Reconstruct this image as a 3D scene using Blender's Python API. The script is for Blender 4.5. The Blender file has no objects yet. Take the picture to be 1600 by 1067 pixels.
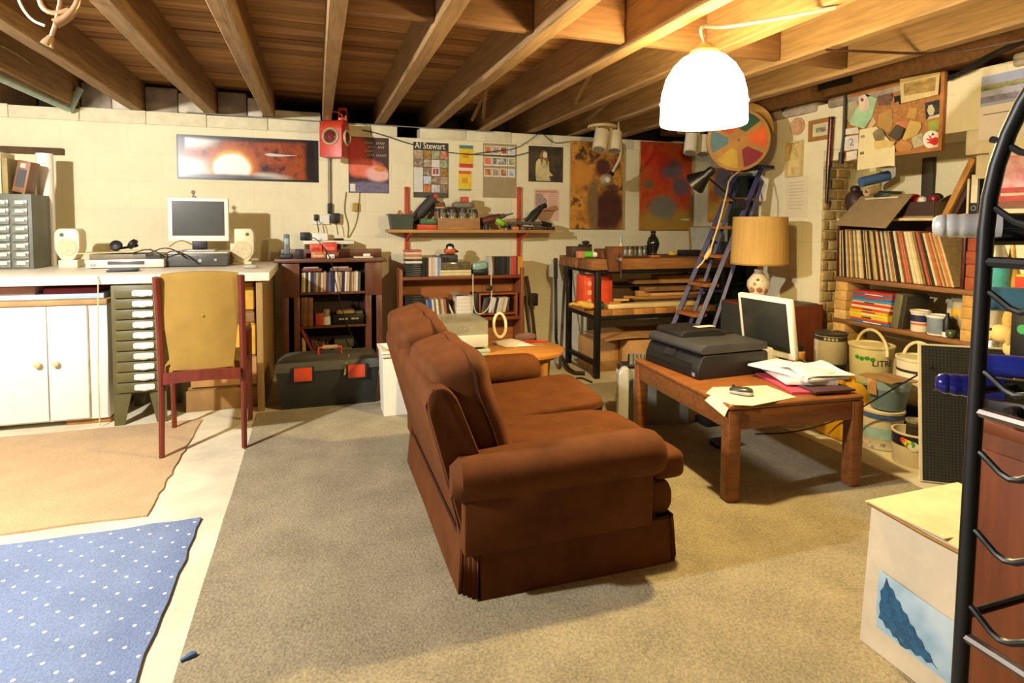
import bpy, bmesh, math, random
from math import sin, cos, pi, radians, sqrt, atan2
from mathutils import Vector, Matrix
random.seed(7)
S = bpy.context.scene
COL = S.collection
# ------------------------------------------------------------------ camera
FPX, CX, CY = 920.0, 800.0, 398.0            # focal length and principal point for a 1600x1067 frame
YAW, PITCH, ROLL, EYE = radians(18.3), radians(3.0), radians(0.35), 1.25
FW = Vector((sin(YAW)*cos(PITCH), cos(YAW)*cos(PITCH), -sin(PITCH)))
R0 = Vector((cos(YAW), -sin(YAW), 0)); U0 = R0.cross(FW)
RT = R0*cos(ROLL)+U0*sin(ROLL); UP = -R0*sin(ROLL)+U0*cos(ROLL)
cam_d = bpy.data.cameras.new('camera'); cam = bpy.data.objects.new('camera', cam_d); COL.objects.link(cam)
cam.matrix_world = Matrix(((RT.x, UP.x, -FW.x, 0), (RT.y, UP.y, -FW.y, 0), (RT.z, UP.z, -FW.z, EYE), (0, 0, 0, 1)))
cam_d.sensor_width = 36; cam_d.lens = FPX/1600*36
cam_d.shift_x = 0; cam_d.shift_y = -(533.5-CY)/1600
cam_d.clip_start = 0.05
S.camera = cam
# ------------------------------------------------------------------ world, lamps, exposure
W = bpy.data.worlds.new('world'); S.world = W; W.use_nodes = True
W.node_tree.nodes['Background'].inputs[0].default_value = (1.0, .9, .7, 1)
W.node_tree.nodes['Background'].inputs[1].default_value = 0.02
S.view_settings.view_transform = 'Standard'; S.view_settings.look = 'None'
S.view_settings.exposure = 0.27; S.view_settings.gamma = 1.0; S.view_settings.use_curve_mapping = False
def point(name, loc, power, col, rad):
    d = bpy.data.lights.new(name, 'POINT'); d.energy = power; d.color = col; d.shadow_soft_size = rad
    o = bpy.data.objects.new(name, d); COL.objects.link(o); o.location = loc; return o
L1 = (-1.95, 1.95, 1.98)
L2 = (1.60, 2.20, 1.745)
point('bulb_left', L1, 395, (1.0, .98, .93), .05)
point('bulb_pendant', L2, 142, (1.0, .75, .33), .04)

# ------------------------------------------------------------------ helpers
def at(u, v, x=None, y=None, z=None):
    """a point of the room: where the sight line through a photo pixel meets a plane x, y or z"""
    d = FW+RT*((u-CX)/FPX)-UP*((v-CY)/FPX)
    t = x/d.x if x is not None else y/d.y if y is not None else (z-EYE)/d.z
    return Vector((0, 0, EYE))+d*t
def lin(h):
    h = h.lstrip('#'); c = [int(h[i:i+2], 16)/255 for i in (0, 2, 4)]
    return tuple([(x/12.92 if x <= .04045 else ((x+.055)/1.055)**2.4) for x in c])+(1,)
_m = {}
def M(hexc, rough=.6, metal=0, var=.12, scale=12, bump=0, sheen=0, stretch=None, trans=0, spec=.5, alpha=1):
    k = (hexc, rough, metal, var, scale, bump, sheen, stretch, trans, spec, alpha)
    if k in _m: return _m[k]
    m = bpy.data.materials.new('mat_'+hexc.strip('#')); m.use_nodes = True
    nt = m.node_tree; N = nt.nodes; Lk = nt.links; b = N['Principled BSDF']
    c = lin(hexc)
    b.inputs['Roughness'].default_value = rough; b.inputs['Metallic'].default_value = metal
    b.inputs['Specular IOR Level'].default_value = spec
    if sheen: b.inputs['Sheen Weight'].default_value = sheen; b.inputs['Sheen Roughness'].default_value = .4; b.inputs['Sheen Tint'].default_value = c
    if trans: b.inputs['Transmission Weight'].default_value = trans
    if alpha < 1: b.inputs['Alpha'].default_value = alpha
    if var or bump:
        tc = N.new('ShaderNodeTexCoord'); mp = N.new('ShaderNodeMapping'); nz = N.new('ShaderNodeTexNoise')
        Lk.new(tc.outputs['Object'], mp.inputs[0]); Lk.new(mp.outputs[0], nz.inputs['Vector'])
        if stretch: mp.inputs['Scale'].default_value = stretch
        nz.inputs['Scale'].default_value = scale; nz.inputs['Detail'].default_value = 6; nz.inputs['Roughness'].default_value = .62
        if var:
            mx = N.new('ShaderNodeMix'); mx.data_type = 'RGBA'
            lo = tuple(x*(1-var*1.6) for x in c[:3])+(1,); hi = tuple(min(1, x*(1+var)) for x in c[:3])+(1,)
            mx.inputs[6].default_value = lo; mx.inputs[7].default_value = hi
            rp = N.new('ShaderNodeMapRange'); rp.inputs[1].default_value = .3; rp.inputs[2].default_value = .7
            Lk.new(nz.outputs['Fac'], rp.inputs[0]); Lk.new(rp.outputs[0], mx.inputs[0]); Lk.new(mx.outputs[2], b.inputs['Base Color'])
        else: b.inputs['Base Color'].default_value = c
        if bump:
            bp = N.new('ShaderNodeBump'); bp.inputs['Strength'].default_value = bump; bp.inputs['Distance'].default_value = .01
            Lk.new(nz.outputs['Fac'], bp.inputs['Height']); Lk.new(bp.outputs[0], b.inputs['Normal'])
    else: b.inputs['Base Color'].default_value = c
    _m[k] = m; return m
def art(stops, scale=6, detail=5, dist=1.5, rough=.5, seed=0, stretch=(1, 1, 1)):
    """blotchy paint or print: noise through a colour ramp"""
    m = bpy.data.materials.new('mat_art'); m.use_nodes = True; nt = m.node_tree; N = nt.nodes; b = N['Principled BSDF']
    b.inputs['Roughness'].default_value = rough
    tc = N.new('ShaderNodeTexCoord'); mp = N.new('ShaderNodeMapping'); nz = N.new('ShaderNodeTexNoise'); cr = N.new('ShaderNodeValToRGB')
    mp.inputs['Location'].default_value = (seed*3.1, seed*1.7, seed*2.3); mp.inputs['Scale'].default_value = stretch
    nz.inputs['Scale'].default_value = scale; nz.inputs['Detail'].default_value = detail; nz.inputs['Distortion'].default_value = dist*.22; nz.inputs['Roughness'].default_value = .66
    el = cr.color_ramp.elements
    n = len(stops)
    while len(el) < n: el.new(.5)
    for i, h in enumerate(stops): el[i].position = .28+.44*i/(n-1); el[i].color = lin(h)
    nt.links.new(tc.outputs['Object'], mp.inputs[0]); nt.links.new(mp.outputs[0], nz.inputs['Vector'])
    nt.links.new(nz.outputs['Fac'], cr.inputs[0]); nt.links.new(cr.outputs[0], b.inputs['Base Color'])
    return m
def paint(stops, blobs, scale=6, detail=6, rough=.5, seed=0, namt=.8, nscale=9):
    """printed or painted picture: mottled ground with soft-edged, ragged patches of other pigment (x, z, rx, rz, soft, colours)"""
    m = art(stops, scale, detail, 1, rough, seed); nt = m.node_tree; N = nt.nodes; K = nt.links; b = N['Principled BSDF']
    out = b.inputs['Base Color'].links[0].from_socket; tc = [n for n in N if n.type == 'TEX_COORD'][0]
    for k, (cx, cz, rx, rz, soft, cols) in enumerate(blobs):
        mp = N.new('ShaderNodeMapping'); mp.inputs['Location'].default_value = (-cx/rx, 0, -cz/rz); mp.inputs['Scale'].default_value = (1/rx, 0, 1/rz); K.new(tc.outputs['Object'], mp.inputs[0])
        ln = N.new('ShaderNodeVectorMath'); ln.operation = 'LENGTH'; K.new(mp.outputs[0], ln.inputs[0])
        nz = N.new('ShaderNodeTexNoise'); nz.noise_dimensions = '4D'; nz.inputs['W'].default_value = seed+k*1.7; nz.inputs['Scale'].default_value = nscale; nz.inputs['Detail'].default_value = 6; nz.inputs['Roughness'].default_value = .65; K.new(tc.outputs['Object'], nz.inputs['Vector'])
        ma = N.new('ShaderNodeMath'); ma.operation = 'MULTIPLY_ADD'; ma.inputs[1].default_value = namt; K.new(nz.outputs['Fac'], ma.inputs[0]); K.new(ln.outputs['Value'], ma.inputs[2])
        rp = N.new('ShaderNodeMapRange'); rp.interpolation_type = 'SMOOTHSTEP'; rp.inputs[1].default_value = 1+namt*.5+soft; rp.inputs[2].default_value = 1+namt*.5-soft; K.new(ma.outputs[0], rp.inputs[0])
        n2 = N.new('ShaderNodeTexNoise'); n2.inputs['Scale'].default_value = nscale*2; n2.inputs['Detail'].default_value = 5; K.new(tc.outputs['Object'], n2.inputs['Vector'])
        cm = N.new('ShaderNodeMix'); cm.data_type = 'RGBA'; cm.inputs[6].default_value = lin(cols[0]); cm.inputs[7].default_value = lin(cols[-1]); K.new(n2.outputs['Fac'], cm.inputs[0])
        mx = N.new('ShaderNodeMix'); mx.data_type = 'RGBA'; K.new(rp.outputs[0], mx.inputs[0]); K.new(out, mx.inputs[6]); K.new(cm.outputs[2], mx.inputs[7]); out = mx.outputs[2]
    K.new(out, b.inputs['Base Color']); return m
class MB:
    """collects shapes, then builds ONE mesh object"""
    def __init__(s): s.v = []; s.f = []
    def add(s, vs, fs):
        n = len(s.v); s.v += [tuple(p) for p in vs]; s.f += [tuple(i+n for i in f) for f in fs]; return s
    def bm(s, bm):
        bm.verts.index_update(); s.add([v.co[:] for v in bm.verts], [[v.index for v in f.verts] for f in bm.faces]); bm.free(); return s
    def box(s, x0, x1, y0, y1, z0, z1, bev=0, seg=2):
        return s.obox(((x0+x1)/2, (y0+y1)/2, (z0+z1)/2), (x1-x0, y1-y0, z1-z0), None, bev, seg)
    def obox(s, c, size, R=None, bev=0, seg=2):
        hx, hy, hz = [abs(q)/2 for q in size]
        if not bev:
            vs = [Vector((a*hx, b*hy, d*hz)) for d in (-1, 1) for b in (-1, 1) for a in (-1, 1)]
            fs = [(0, 2, 3, 1), (4, 5, 7, 6), (0, 1, 5, 4), (2, 6, 7, 3), (0, 4, 6, 2), (1, 3, 7, 5)]
            if R: vs = [R @ p for p in vs]
            return s.add([p+Vector(c) for p in vs], fs)
        bm = bmesh.new(); bmesh.ops.create_cube(bm, size=1)
        for v in bm.verts: v.co = Vector((v.co.x*hx*2, v.co.y*hy*2, v.co.z*hz*2))
        bmesh.ops.bevel(bm, geom=bm.edges[:], offset=min(bev, hx*.98, hy*.98, hz*.98), segments=seg, affect='EDGES', profile=.5)
        for v in bm.verts: v.co = (R @ v.co if R else v.co)+Vector(c)
        return s.bm(bm)
    def tube(s, pts, r, n=8, cap=True, smooth=0):
        P = [Vector(p) for p in pts]
        for _ in range(smooth):
            Q = [P[0]]
            for a, b in zip(P, P[1:]): Q += [a*.75+b*.25, a*.25+b*.75]
            P = Q+[P[-1]]
        rs = r if isinstance(r, (list, tuple)) else [r]*len(P)
        if len(rs) != len(P): rs = [rs[0]+(rs[-1]-rs[0])*i/(len(P)-1) for i in range(len(P))]
        vs = []; fs = []; ref = None
        for i, p in enumerate(P):
            t = (P[min(i+1, len(P)-1)]-P[max(i-1, 0)]).normalized()
            if ref is None: ref = Vector((0, 0, 1)) if abs(t.z) < .9 else Vector((1, 0, 0))
            a = (ref-t*ref.dot(t)).normalized(); b = t.cross(a); ref = a
            vs += [p+(a*cos(2*pi*k/n)+b*sin(2*pi*k/n))*rs[i] for k in range(n)]
        for i in range(len(P)-1):
            for k in range(n):
                k2 = (k+1) % n; fs.append((i*n+k, i*n+k2, (i+1)*n+k2, (i+1)*n+k))
        if cap: fs.append(tuple(range(n))[::-1]); fs.append(tuple((len(P)-1)*n+k for k in range(n)))
        return s.add(vs, fs)
    def lathe(s, prof, c=(0, 0, 0), n=20, R=None, closed=True):
        vs = []; fs = []
        for r, z in prof:
            for k in range(n):
                p = Vector((r*cos(2*pi*k/n), r*sin(2*pi*k/n), z)); vs.append((R @ p if R else p)+Vector(c))
        for i in range(len(prof)-1):
            for k in range(n):
                k2 = (k+1) % n; fs.append((i*n+k, i*n+k2, (i+1)*n+k2, (i+1)*n+k))
        if closed: fs.append(tuple(range(n))[::-1]); fs.append(tuple((len(prof)-1)*n+k for k in range(n)))
        return s.add(vs, fs)
    def prism(s, poly, axis, lo, hi):
        def P(a, b, w): return {'x': (w, a, b), 'y': (a, w, b), 'z': (a, b, w)}[axis]
        n = len(poly); vs = [P(a, b, lo) for a, b in poly]+[P(a, b, hi) for a, b in poly]
        fs = [tuple(range(n))[::-1], tuple(range(n, 2*n))]+[(i, (i+1) % n, n+(i+1) % n, n+i) for i in range(n)]
        return s.add(vs, fs)
    def loft(s, rings):
        n = len(rings[0]); vs = [p for r in rings for p in r]; fs = []
        for i in range(len(rings)-1):
            for k in range(n):
                k2 = (k+1) % n; fs.append((i*n+k, i*n+k2, (i+1)*n+k2, (i+1)*n+k))
        fs.append(tuple(range(n))[::-1]); fs.append(tuple((len(rings)-1)*n+k for k in range(n)))
        return s.add(vs, fs)
    def soft(s, c, size, R=None, e=.35, nu=28, nv=16, warp=None):
        """a cushion-like rounded block"""
        def pw(x): return math.copysign(abs(x)**e, x)
        vs = []; fs = []
        for j in range(nv+1):
            ph = -pi/2+pi*j/nv
            for i in range(nu):
                th = 2*pi*i/nu
                p = Vector((pw(cos(ph))*pw(cos(th))*size[0]/2, pw(cos(ph))*pw(sin(th))*size[1]/2, pw(sin(ph))*size[2]/2))
                if warp: p = warp(p)
                vs.append((R @ p if R else p)+Vector(c))
        for j in range(nv):
            for i in range(nu):
                i2 = (i+1) % nu; fs.append((j*nu+i, j*nu+i2, (j+1)*nu+i2, (j+1)*nu+i))
        return s.add(vs, fs)
    def sheet(s, f, nu, nv, th=.002):
        """a thin bent sheet: f(u,v) -> point"""
        P = [[Vector(f(i/nu, j/nv)) for i in range(nu+1)] for j in range(nv+1)]
        nrm = (P[0][-1]-P[0][0]).cross(P[-1][0]-P[0][0]).normalized()*th
        w = nu+1; vs = [p for r in P for p in r]+[p+nrm for r in P for p in r]; o = w*(nv+1); fs = []
        for j in range(nv):
            for i in range(nu):
                a = j*w+i; fs.append((a+w, a+w+1, a+1, a)); fs.append((o+a, o+a+1, o+a+w+1, o+a+w))
        for i in range(nu):
            fs.append((i, i+1, o+i+1, o+i)); a = nv*w+i; fs.append((a+1, a, o+a, o+a+1))
        for j in range(nv):
            a = j*w; fs.append((a+w, a, o+a, o+a+w)); a = j*w+nu; fs.append((a, a+w, o+a+w, o+a))
        return s.add(vs, fs)
    def build(s, name, mat, parent=None, local=False, smooth=True, base=True):
        off = Vector((0, 0, 0))
        if parent is not None and not local:
            q = parent
            while q is not None: off += q.location; q = q.parent
        o = bpy.data.objects.new(name, None if False else bpy.data.meshes.new(name))
        vs = s.v
        if parent is None and base:
            xs = [p[0] for p in vs]; ys = [p[1] for p in vs]; zs = [p[2] for p in vs]
            off = Vector(((min(xs)+max(xs))/2, (min(ys)+max(ys))/2, min(zs))); o.location = off
        me = o.data; me.from_pydata([(p[0]-off.x, p[1]-off.y, p[2]-off.z) for p in vs], [], s.f); me.validate(); me.update()
        if mat: me.materials.append(mat)
        bm = bmesh.new(); bm.from_mesh(me); bmesh.ops.recalc_face_normals(bm, faces=bm.faces); bm.to_mesh(me); bm.free()
        if smooth:
            me.polygons.foreach_set('use_smooth', [True]*len(me.polygons))
            me.set_sharp_from_angle(angle=radians(38))
        COL.objects.link(o)
        if parent is not None: o.parent = parent
        return o
def tag(o, label, cat, group=None, kind=None):
    o['label'] = label; o['category'] = cat
    if group: o['group'] = group
    if kind: o['kind'] = kind
    return o
def thing(name, label, cat, loc=(0, 0, 0), rz=0, group=None):
    o = bpy.data.objects.new(name, None); COL.objects.link(o); o.location = loc; o.rotation_euler = (0, 0, rz)
    o.empty_display_size = .05
    return tag(o, label, cat, group)
def B(*a, **k): return MB().box(*a, **k)
ONES = 'zeroth first second third fourth fifth sixth seventh eighth ninth tenth eleventh twelfth thirteenth fourteenth fifteenth sixteenth seventeenth eighteenth nineteenth'.split()
def nth(n):
    if n < 20: return ONES[n]
    t = ['twentieth', 'thirtieth', 'fortieth', 'fiftieth', 'sixtieth'][n//10-2]; w = ['twenty', 'thirty', 'forty', 'fifty', 'sixty'][n//10-2]
    return t if n % 10 == 0 else w+'-'+ONES[n % 10]
class PL:
    """a plane to hang flat things on: origin, right, up; the normal points to the room"""
    def __init__(s, o, U, V): s.o = Vector(o); s.U = Vector(U).normalized(); s.V = Vector(V).normalized(); s.N = s.U.cross(s.V)
    def pt(s, u, v, d=0): return s.o+s.U*u+s.V*v+s.N*d
    def rect(s, u0, v0, u1, v1, d0, d1, mb=None):
        return (mb or MB()).loft([[s.pt(u0, v0, d), s.pt(u1, v0, d), s.pt(u1, v1, d), s.pt(u0, v1, d)] for d in (d0, d1)])
    def poly(s, pts, d0, d1, mb=None): return (mb or MB()).loft([[s.pt(u, v, d) for u, v in pts] for d in (d0, d1)])
    def disc(s, u, v, r, d0, d1, n=24, mb=None, ry=None): return s.poly([(u+r*cos(2*pi*k/n), v+(ry or r)*sin(2*pi*k/n)) for k in range(n)], d0, d1, mb)
    def text(s, body, size, u, v, d, mat, parent, sx=1, align='LEFT', name='lettering'):
        cu = bpy.data.curves.new('lettering', 'FONT'); cu.body = body; cu.size = size; cu.align_x = align; cu.resolution_u = 2; cu.extrude = .0004
        o = bpy.data.objects.new('tmp', cu); me = bpy.data.meshes.new_from_object(o)
        mb = MB(); mb.add([s.pt(u+p.co.x*sx, v+p.co.y, d+p.co.z) for p in me.vertices], [tuple(f.vertices) for f in me.polygons])
        bpy.data.objects.remove(o); bpy.data.meshes.remove(me); bpy.data.curves.remove(cu)
        if mb.f: return mb.build(name, mat, parent, smooth=False)
YB = 5.45      # back wall
XR = 3.55      # right wall
BW = lambda px, py, d=0: PL(at(px, py, y=YB)+Vector((0, -d, 0)), (1, 0, 0), (0, 0, 1))
def RW(px, py, d=0): return PL(at(px, py, x=XR)+Vector((-d, 0, 0)), (0, -1, 0), (0, 0, 1))
# ------------------------------------------------------------------ shared materials
WOOD_J = M('#97764a', .75, var=.25, scale=5, stretch=(9, .7, 9), bump=.3)
WOOD_N = M('#7a5530', .75, var=.25, scale=5, stretch=(.7, 9, 9), bump=.3)
BOARD = [M(h, .75, var=.3, scale=4, stretch=(.5, 6, 6), bump=.2) for h in ('#b0803f', '#9f6f34', '#ba8a4c', '#946430')]
MAHOG = M('#6e2c1c', .35, var=.2, scale=5, stretch=(6, 6, .6))
DARKW = M('#5a2e1c', .4, var=.25, scale=5, stretch=(6, 6, .8))
TEAK = M('#875228', .4, var=.25, scale=5, stretch=(1, 8, 8))
BLACK = M('#17161a', .5, var=.1)
BLACKM = M('#141312', .45, metal=.3, var=.1)
GREY = M('#55565a', .5, var=.1)
DGREY = M('#35363a', .5, var=.1)
WHITE = M('#efece2', .45, var=.03)
CREAM = M('#e6ddbc', .5, var=.05)
PAPER = M('#f1ead8', .8, var=.04)
CARD = M('#b98b52', .85, var=.14, scale=6)
CARDD = M('#94703f', .85, var=.14, scale=6)
BEIGE = M('#e2d4a8', .5, var=.04)
STEEL = M('#b9bcc0', .3, metal=.9, var=.05)
CHROME = M('#d6d6d6', .12, metal=1, var=0)
BRICKS = [M(h, .9, var=.2, scale=18, bump=.6) for h in ('#c8ae74', '#bfa268', '#d2ba84', '#b4975c')]
BRICKR = [M(h, .9, var=.2, scale=18, bump=.6) for h in ('#9a4a2c', '#a5552f')]
BRICKW = M('#e4d9b4', .85, var=.08, scale=14, bump=.5)
BRICKG = M('#a99a86', .9, var=.25, scale=10, bump=.6)
# ------------------------------------------------------------------ the room
def wall_mat(hexc, axis='x'):
    m = bpy.data.materials.new('mat_wall'); m.use_nodes = True; nt = m.node_tree; N = nt.nodes; K = nt.links; b = N['Principled BSDF']
    b.inputs['Roughness'].default_value = .75
    tc = N.new('ShaderNodeTexCoord'); sp = N.new('ShaderNodeSeparateXYZ'); cb = N.new('ShaderNodeCombineXYZ'); br = N.new('ShaderNodeTexBrick')
    nz = N.new('ShaderNodeTexNoise'); nz2 = N.new('ShaderNodeTexNoise'); mx = N.new('ShaderNodeMix'); mx.data_type = 'RGBA'; bp = N.new('ShaderNodeBump'); ad = N.new('ShaderNodeMath')
    K.new(tc.outputs['Object'], sp.inputs[0]); K.new(sp.outputs['X' if axis == 'x' else 'Y'], cb.inputs[0]); K.new(sp.outputs['Z'], cb.inputs[1])
    K.new(cb.outputs[0], br.inputs['Vector'])
    br.inputs['Scale'].default_value = 1; br.inputs['Brick Width'].default_value = .46; br.inputs['Row Height'].default_value = .225
    br.inputs['Mortar Size'].default_value = .006; br.inputs['Mortar Smooth'].default_value = .6
    K.new(tc.outputs['Object'], nz.inputs['Vector']); nz.inputs['Scale'].default_value = 3.5; nz.inputs['Detail'].default_value = 8
    K.new(tc.outputs['Object'], nz2.inputs['Vector']); nz2.inputs['Scale'].default_value = 30; nz2.inputs['Detail'].default_value = 6
    c = lin(hexc); mx.inputs[6].default_value = tuple(x*.93 for x in c[:3])+(1,); mx.inputs[7].default_value = c
    rp = N.new('ShaderNodeMapRange'); rp.inputs[1].default_value = .32; rp.inputs[2].default_value = .6
    K.new(nz.outputs['Fac'], rp.inputs[0]); K.new(rp.outputs[0], mx.inputs[0]); K.new(mx.outputs[2], b.inputs['Base Color'])
    mu = N.new('ShaderNodeMath'); mu.operation = 'MULTIPLY'; mu.inputs[1].default_value = -.35; K.new(br.outputs['Fac'], mu.inputs[0])
    K.new(mu.outputs[0], ad.inputs[0]); K.new(nz2.outputs['Fac'], ad.inputs[1]); K.new(ad.outputs[0], bp.inputs['Height'])
    bp.inputs['Strength'].default_value = .55; bp.inputs['Distance'].default_value = .008; K.new(bp.outputs[0], b.inputs['Normal'])
    return m
WALLX = wall_mat('#efe4bc', 'x'); WALLY = wall_mat('#efe4bc', 'y')
def struct(o): o['kind'] = 'structure'; return o
floor = struct(B(-3.5, 4.8, -2.2, 6.3, -.12, 0).build('floor', M('#d8d0b4', .85, var=.16, scale=3, bump=.15)))
wb = MB()
wb.box(-3.5, 4.8, YB, YB+.25, 0, 2.03)
wall_back = struct(wb.build('wall_back', WALLX))
x = -3.5; i = 0
while x < 4.7:                                        # top course of painted blocks, with a hole where one is missing
    w = random.uniform(.42, .5); x2 = min(x+w, 4.8)
    if not (x < .70 < x2 or (.70 <= x < .9)):
        z2 = 2.135+random.uniform(-.012, .006)
        B(x+.002, x2-.002, YB-random.uniform(0, .004), YB+.2, 2.031, z2, .004).build('brick', BRICKW, wall_back)
    elif x < .70: x2 = .70; B(x+.002, .698, YB-.002, YB+.2, 2.031, 2.13, .004).build('brick', BRICKW, wall_back)
    else: x2 = .92
    x = x2 if x2 != .70 else .905
JX = [-2.78, -2.31, -1.80, -1.36, -.83, -.38, .09, .555, 1.03, 1.52, 2.0, 2.48, 2.96]
for k in range(2, 5):                                  # pale brick infill between the left joist ends
    x0, x1 = JX[k]+.05, JX[k+1]-.05; xm = x0+(x1-x0)*random.uniform(.55, .7)
    B(x0, xm-.005, YB+.05, YB+.2, 2.14, 2.34, .01).build('brick', BRICKG, wall_back)
    B(xm+.005, x1, YB+.02, YB+.2, 2.14, 2.30, .01).build('brick', M('#d9cdb4', .85, var=.15, bump=.5), wall_back)
B(.0-.34, .04, YB+.06, YB+.2, 2.14, 2.22, .012).build('brick', BRICKW, wall_back)
B(-3.5, 4.8, 6.15, 6.3, 1.9, 2.5).build('soil_void', M('#241c14', .95), wall_back)
# right wall: white painted pier, rough brick reveal, shelf recess, near pier
wr = MB()
wr.box(XR, 4.8, 3.43, 4.09, 0, 2.14)
wr.box(XR, 4.4, -2.2, 2.30, 0, 2.14)
wr.box(4.0, 4.4, 2.30, 3.43, 0, 2.14)
wr.box(4.62, 4.8, 4.09, YB+.3, 0, 2.14)
wr.box(XR, 4.0, 2.30, 3.43, 1.80, 2.14)
wall_right = struct(wr.build('wall_right', WALLY))
z = 0; r = 0
while z < 1.78:                                        # rough bricks of the recess reveal
    h = random.uniform(.066, .074); xs = [XR+.002, XR+.115, XR+.225] if r % 2 else [XR+.002, XR+.06, XR+.17, XR+.225]
    for a, b2 in zip(xs, xs[1:]):
        B(a+.004, b2-.004, 3.43-random.uniform(.012, .03), 3.45, z+.004, min(z+h, 1.79), .009).build('brick', random.choice([BRICKS[0], BRICKS[1], BRICKS[3]]), wall_right)
    z += h+.006; r += 1
for (y0, y1, z0, z1) in ((2.30, 2.43, 1.66, 1.80), (2.30, 2.37, 1.52, 1.655), (3.28, 3.43, 1.72, 1.80)):   # stepped painted blocks at the head of the recess
    B(XR, 3.95, y0, y1, z0, z1, .008).build('brick', BRICKW, wall_right)
for (y0, y1) in ((3.5, 4.05), (2.6, 3.4), (1.2, 2.2)):
    B(XR-.02, XR+.2, y0, y1, 2.10, 2.175, .02).build('brick', BRICKG, wall_right)
wall_left = struct(B(-3.6, -3.4, -2.2, 6.3, 0, 2.4).build('wall_left', M('#3c3428', .9)))
wall_front = struct(B(-3.5, 4.4, -2.3, -2.15, 0, 2.4).build('wall_front', M('#2c261e', .9)))
B(XR+.35, 4.8, -2.2, 4.09, 2.14, 2.5).build('soil_void', M('#3a2e22', .95), wall_right)
# ceiling: floorboards of the room above, joists and noggings
ceiling = struct(B(-3.6, 4.8, -2.3, 6.3, 2.40, 2.48).build('ceiling', M('#4a3420', .9)))
y = -2.15; i = 0
while y < 6.1:
    w = random.uniform(.108, .124)
    B(-3.5, 4.7, y+.0025, y+w-.0025, 2.372+random.uniform(0, .005), 2.399).build('floorboard', BOARD[random.randrange(4)], ceiling); y += w; i += 1
for k, jx in enumerate(JX):
    h = .042+random.uniform(-.003, .003); b0 = 2.14+random.uniform(-.006, .004); tw = random.uniform(-.012, .012)
    mb = MB()
    for (ya, yb) in ((-2.15, 6.1),):
        rings = []
        for q in range(9):
            yy = ya+(yb-ya)*q/8; ox = tw*sin(q*1.3); oz = .004*sin(q*2.1+k)
            rings.append([(jx-h+ox, yy, b0+.006+oz), (jx-h+.006+ox, yy, b0+oz), (jx+h-.006+ox, yy, b0+oz), (jx+h+ox, yy, b0+.006+oz), (jx+h, yy, 2.372), (jx-h, yy, 2.372)])
        mb.loft(rings)
    mb.build('joist', WOOD_J, ceiling)
    if k+1 < len(JX):
        B(jx+h+.004, JX[k+1]-h-.006, 2.67, 2.715, 2.16 if k > 5 else 2.19, 2.370, .004).build('nogging', WOOD_N, ceiling)
for (xa, ya, xb, yb) in ((1.44, 5.2, 1.10, 3.9), (1.36, 5.3, 1.28, 4.4), (1.94, 4.3, 1.62, 3.1), (2.34, 4.9, 2.10, 3.2)):   # loose battens among the joists
    MB().tube([(xa, ya, 2.20), (xb, yb, 2.345)], .016, 4).build('batten', WOOD_J, ceiling)
B(XR-.12, XR+.12, 3.45, YB, 2.18, 2.36, .01).build('wall_plate', WOOD_N, ceiling)
B(XR-.02, XR+.3, -2.1, 3.44, 2.19, 2.37, .01).build('wall_plate', WOOD_N, ceiling)

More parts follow.
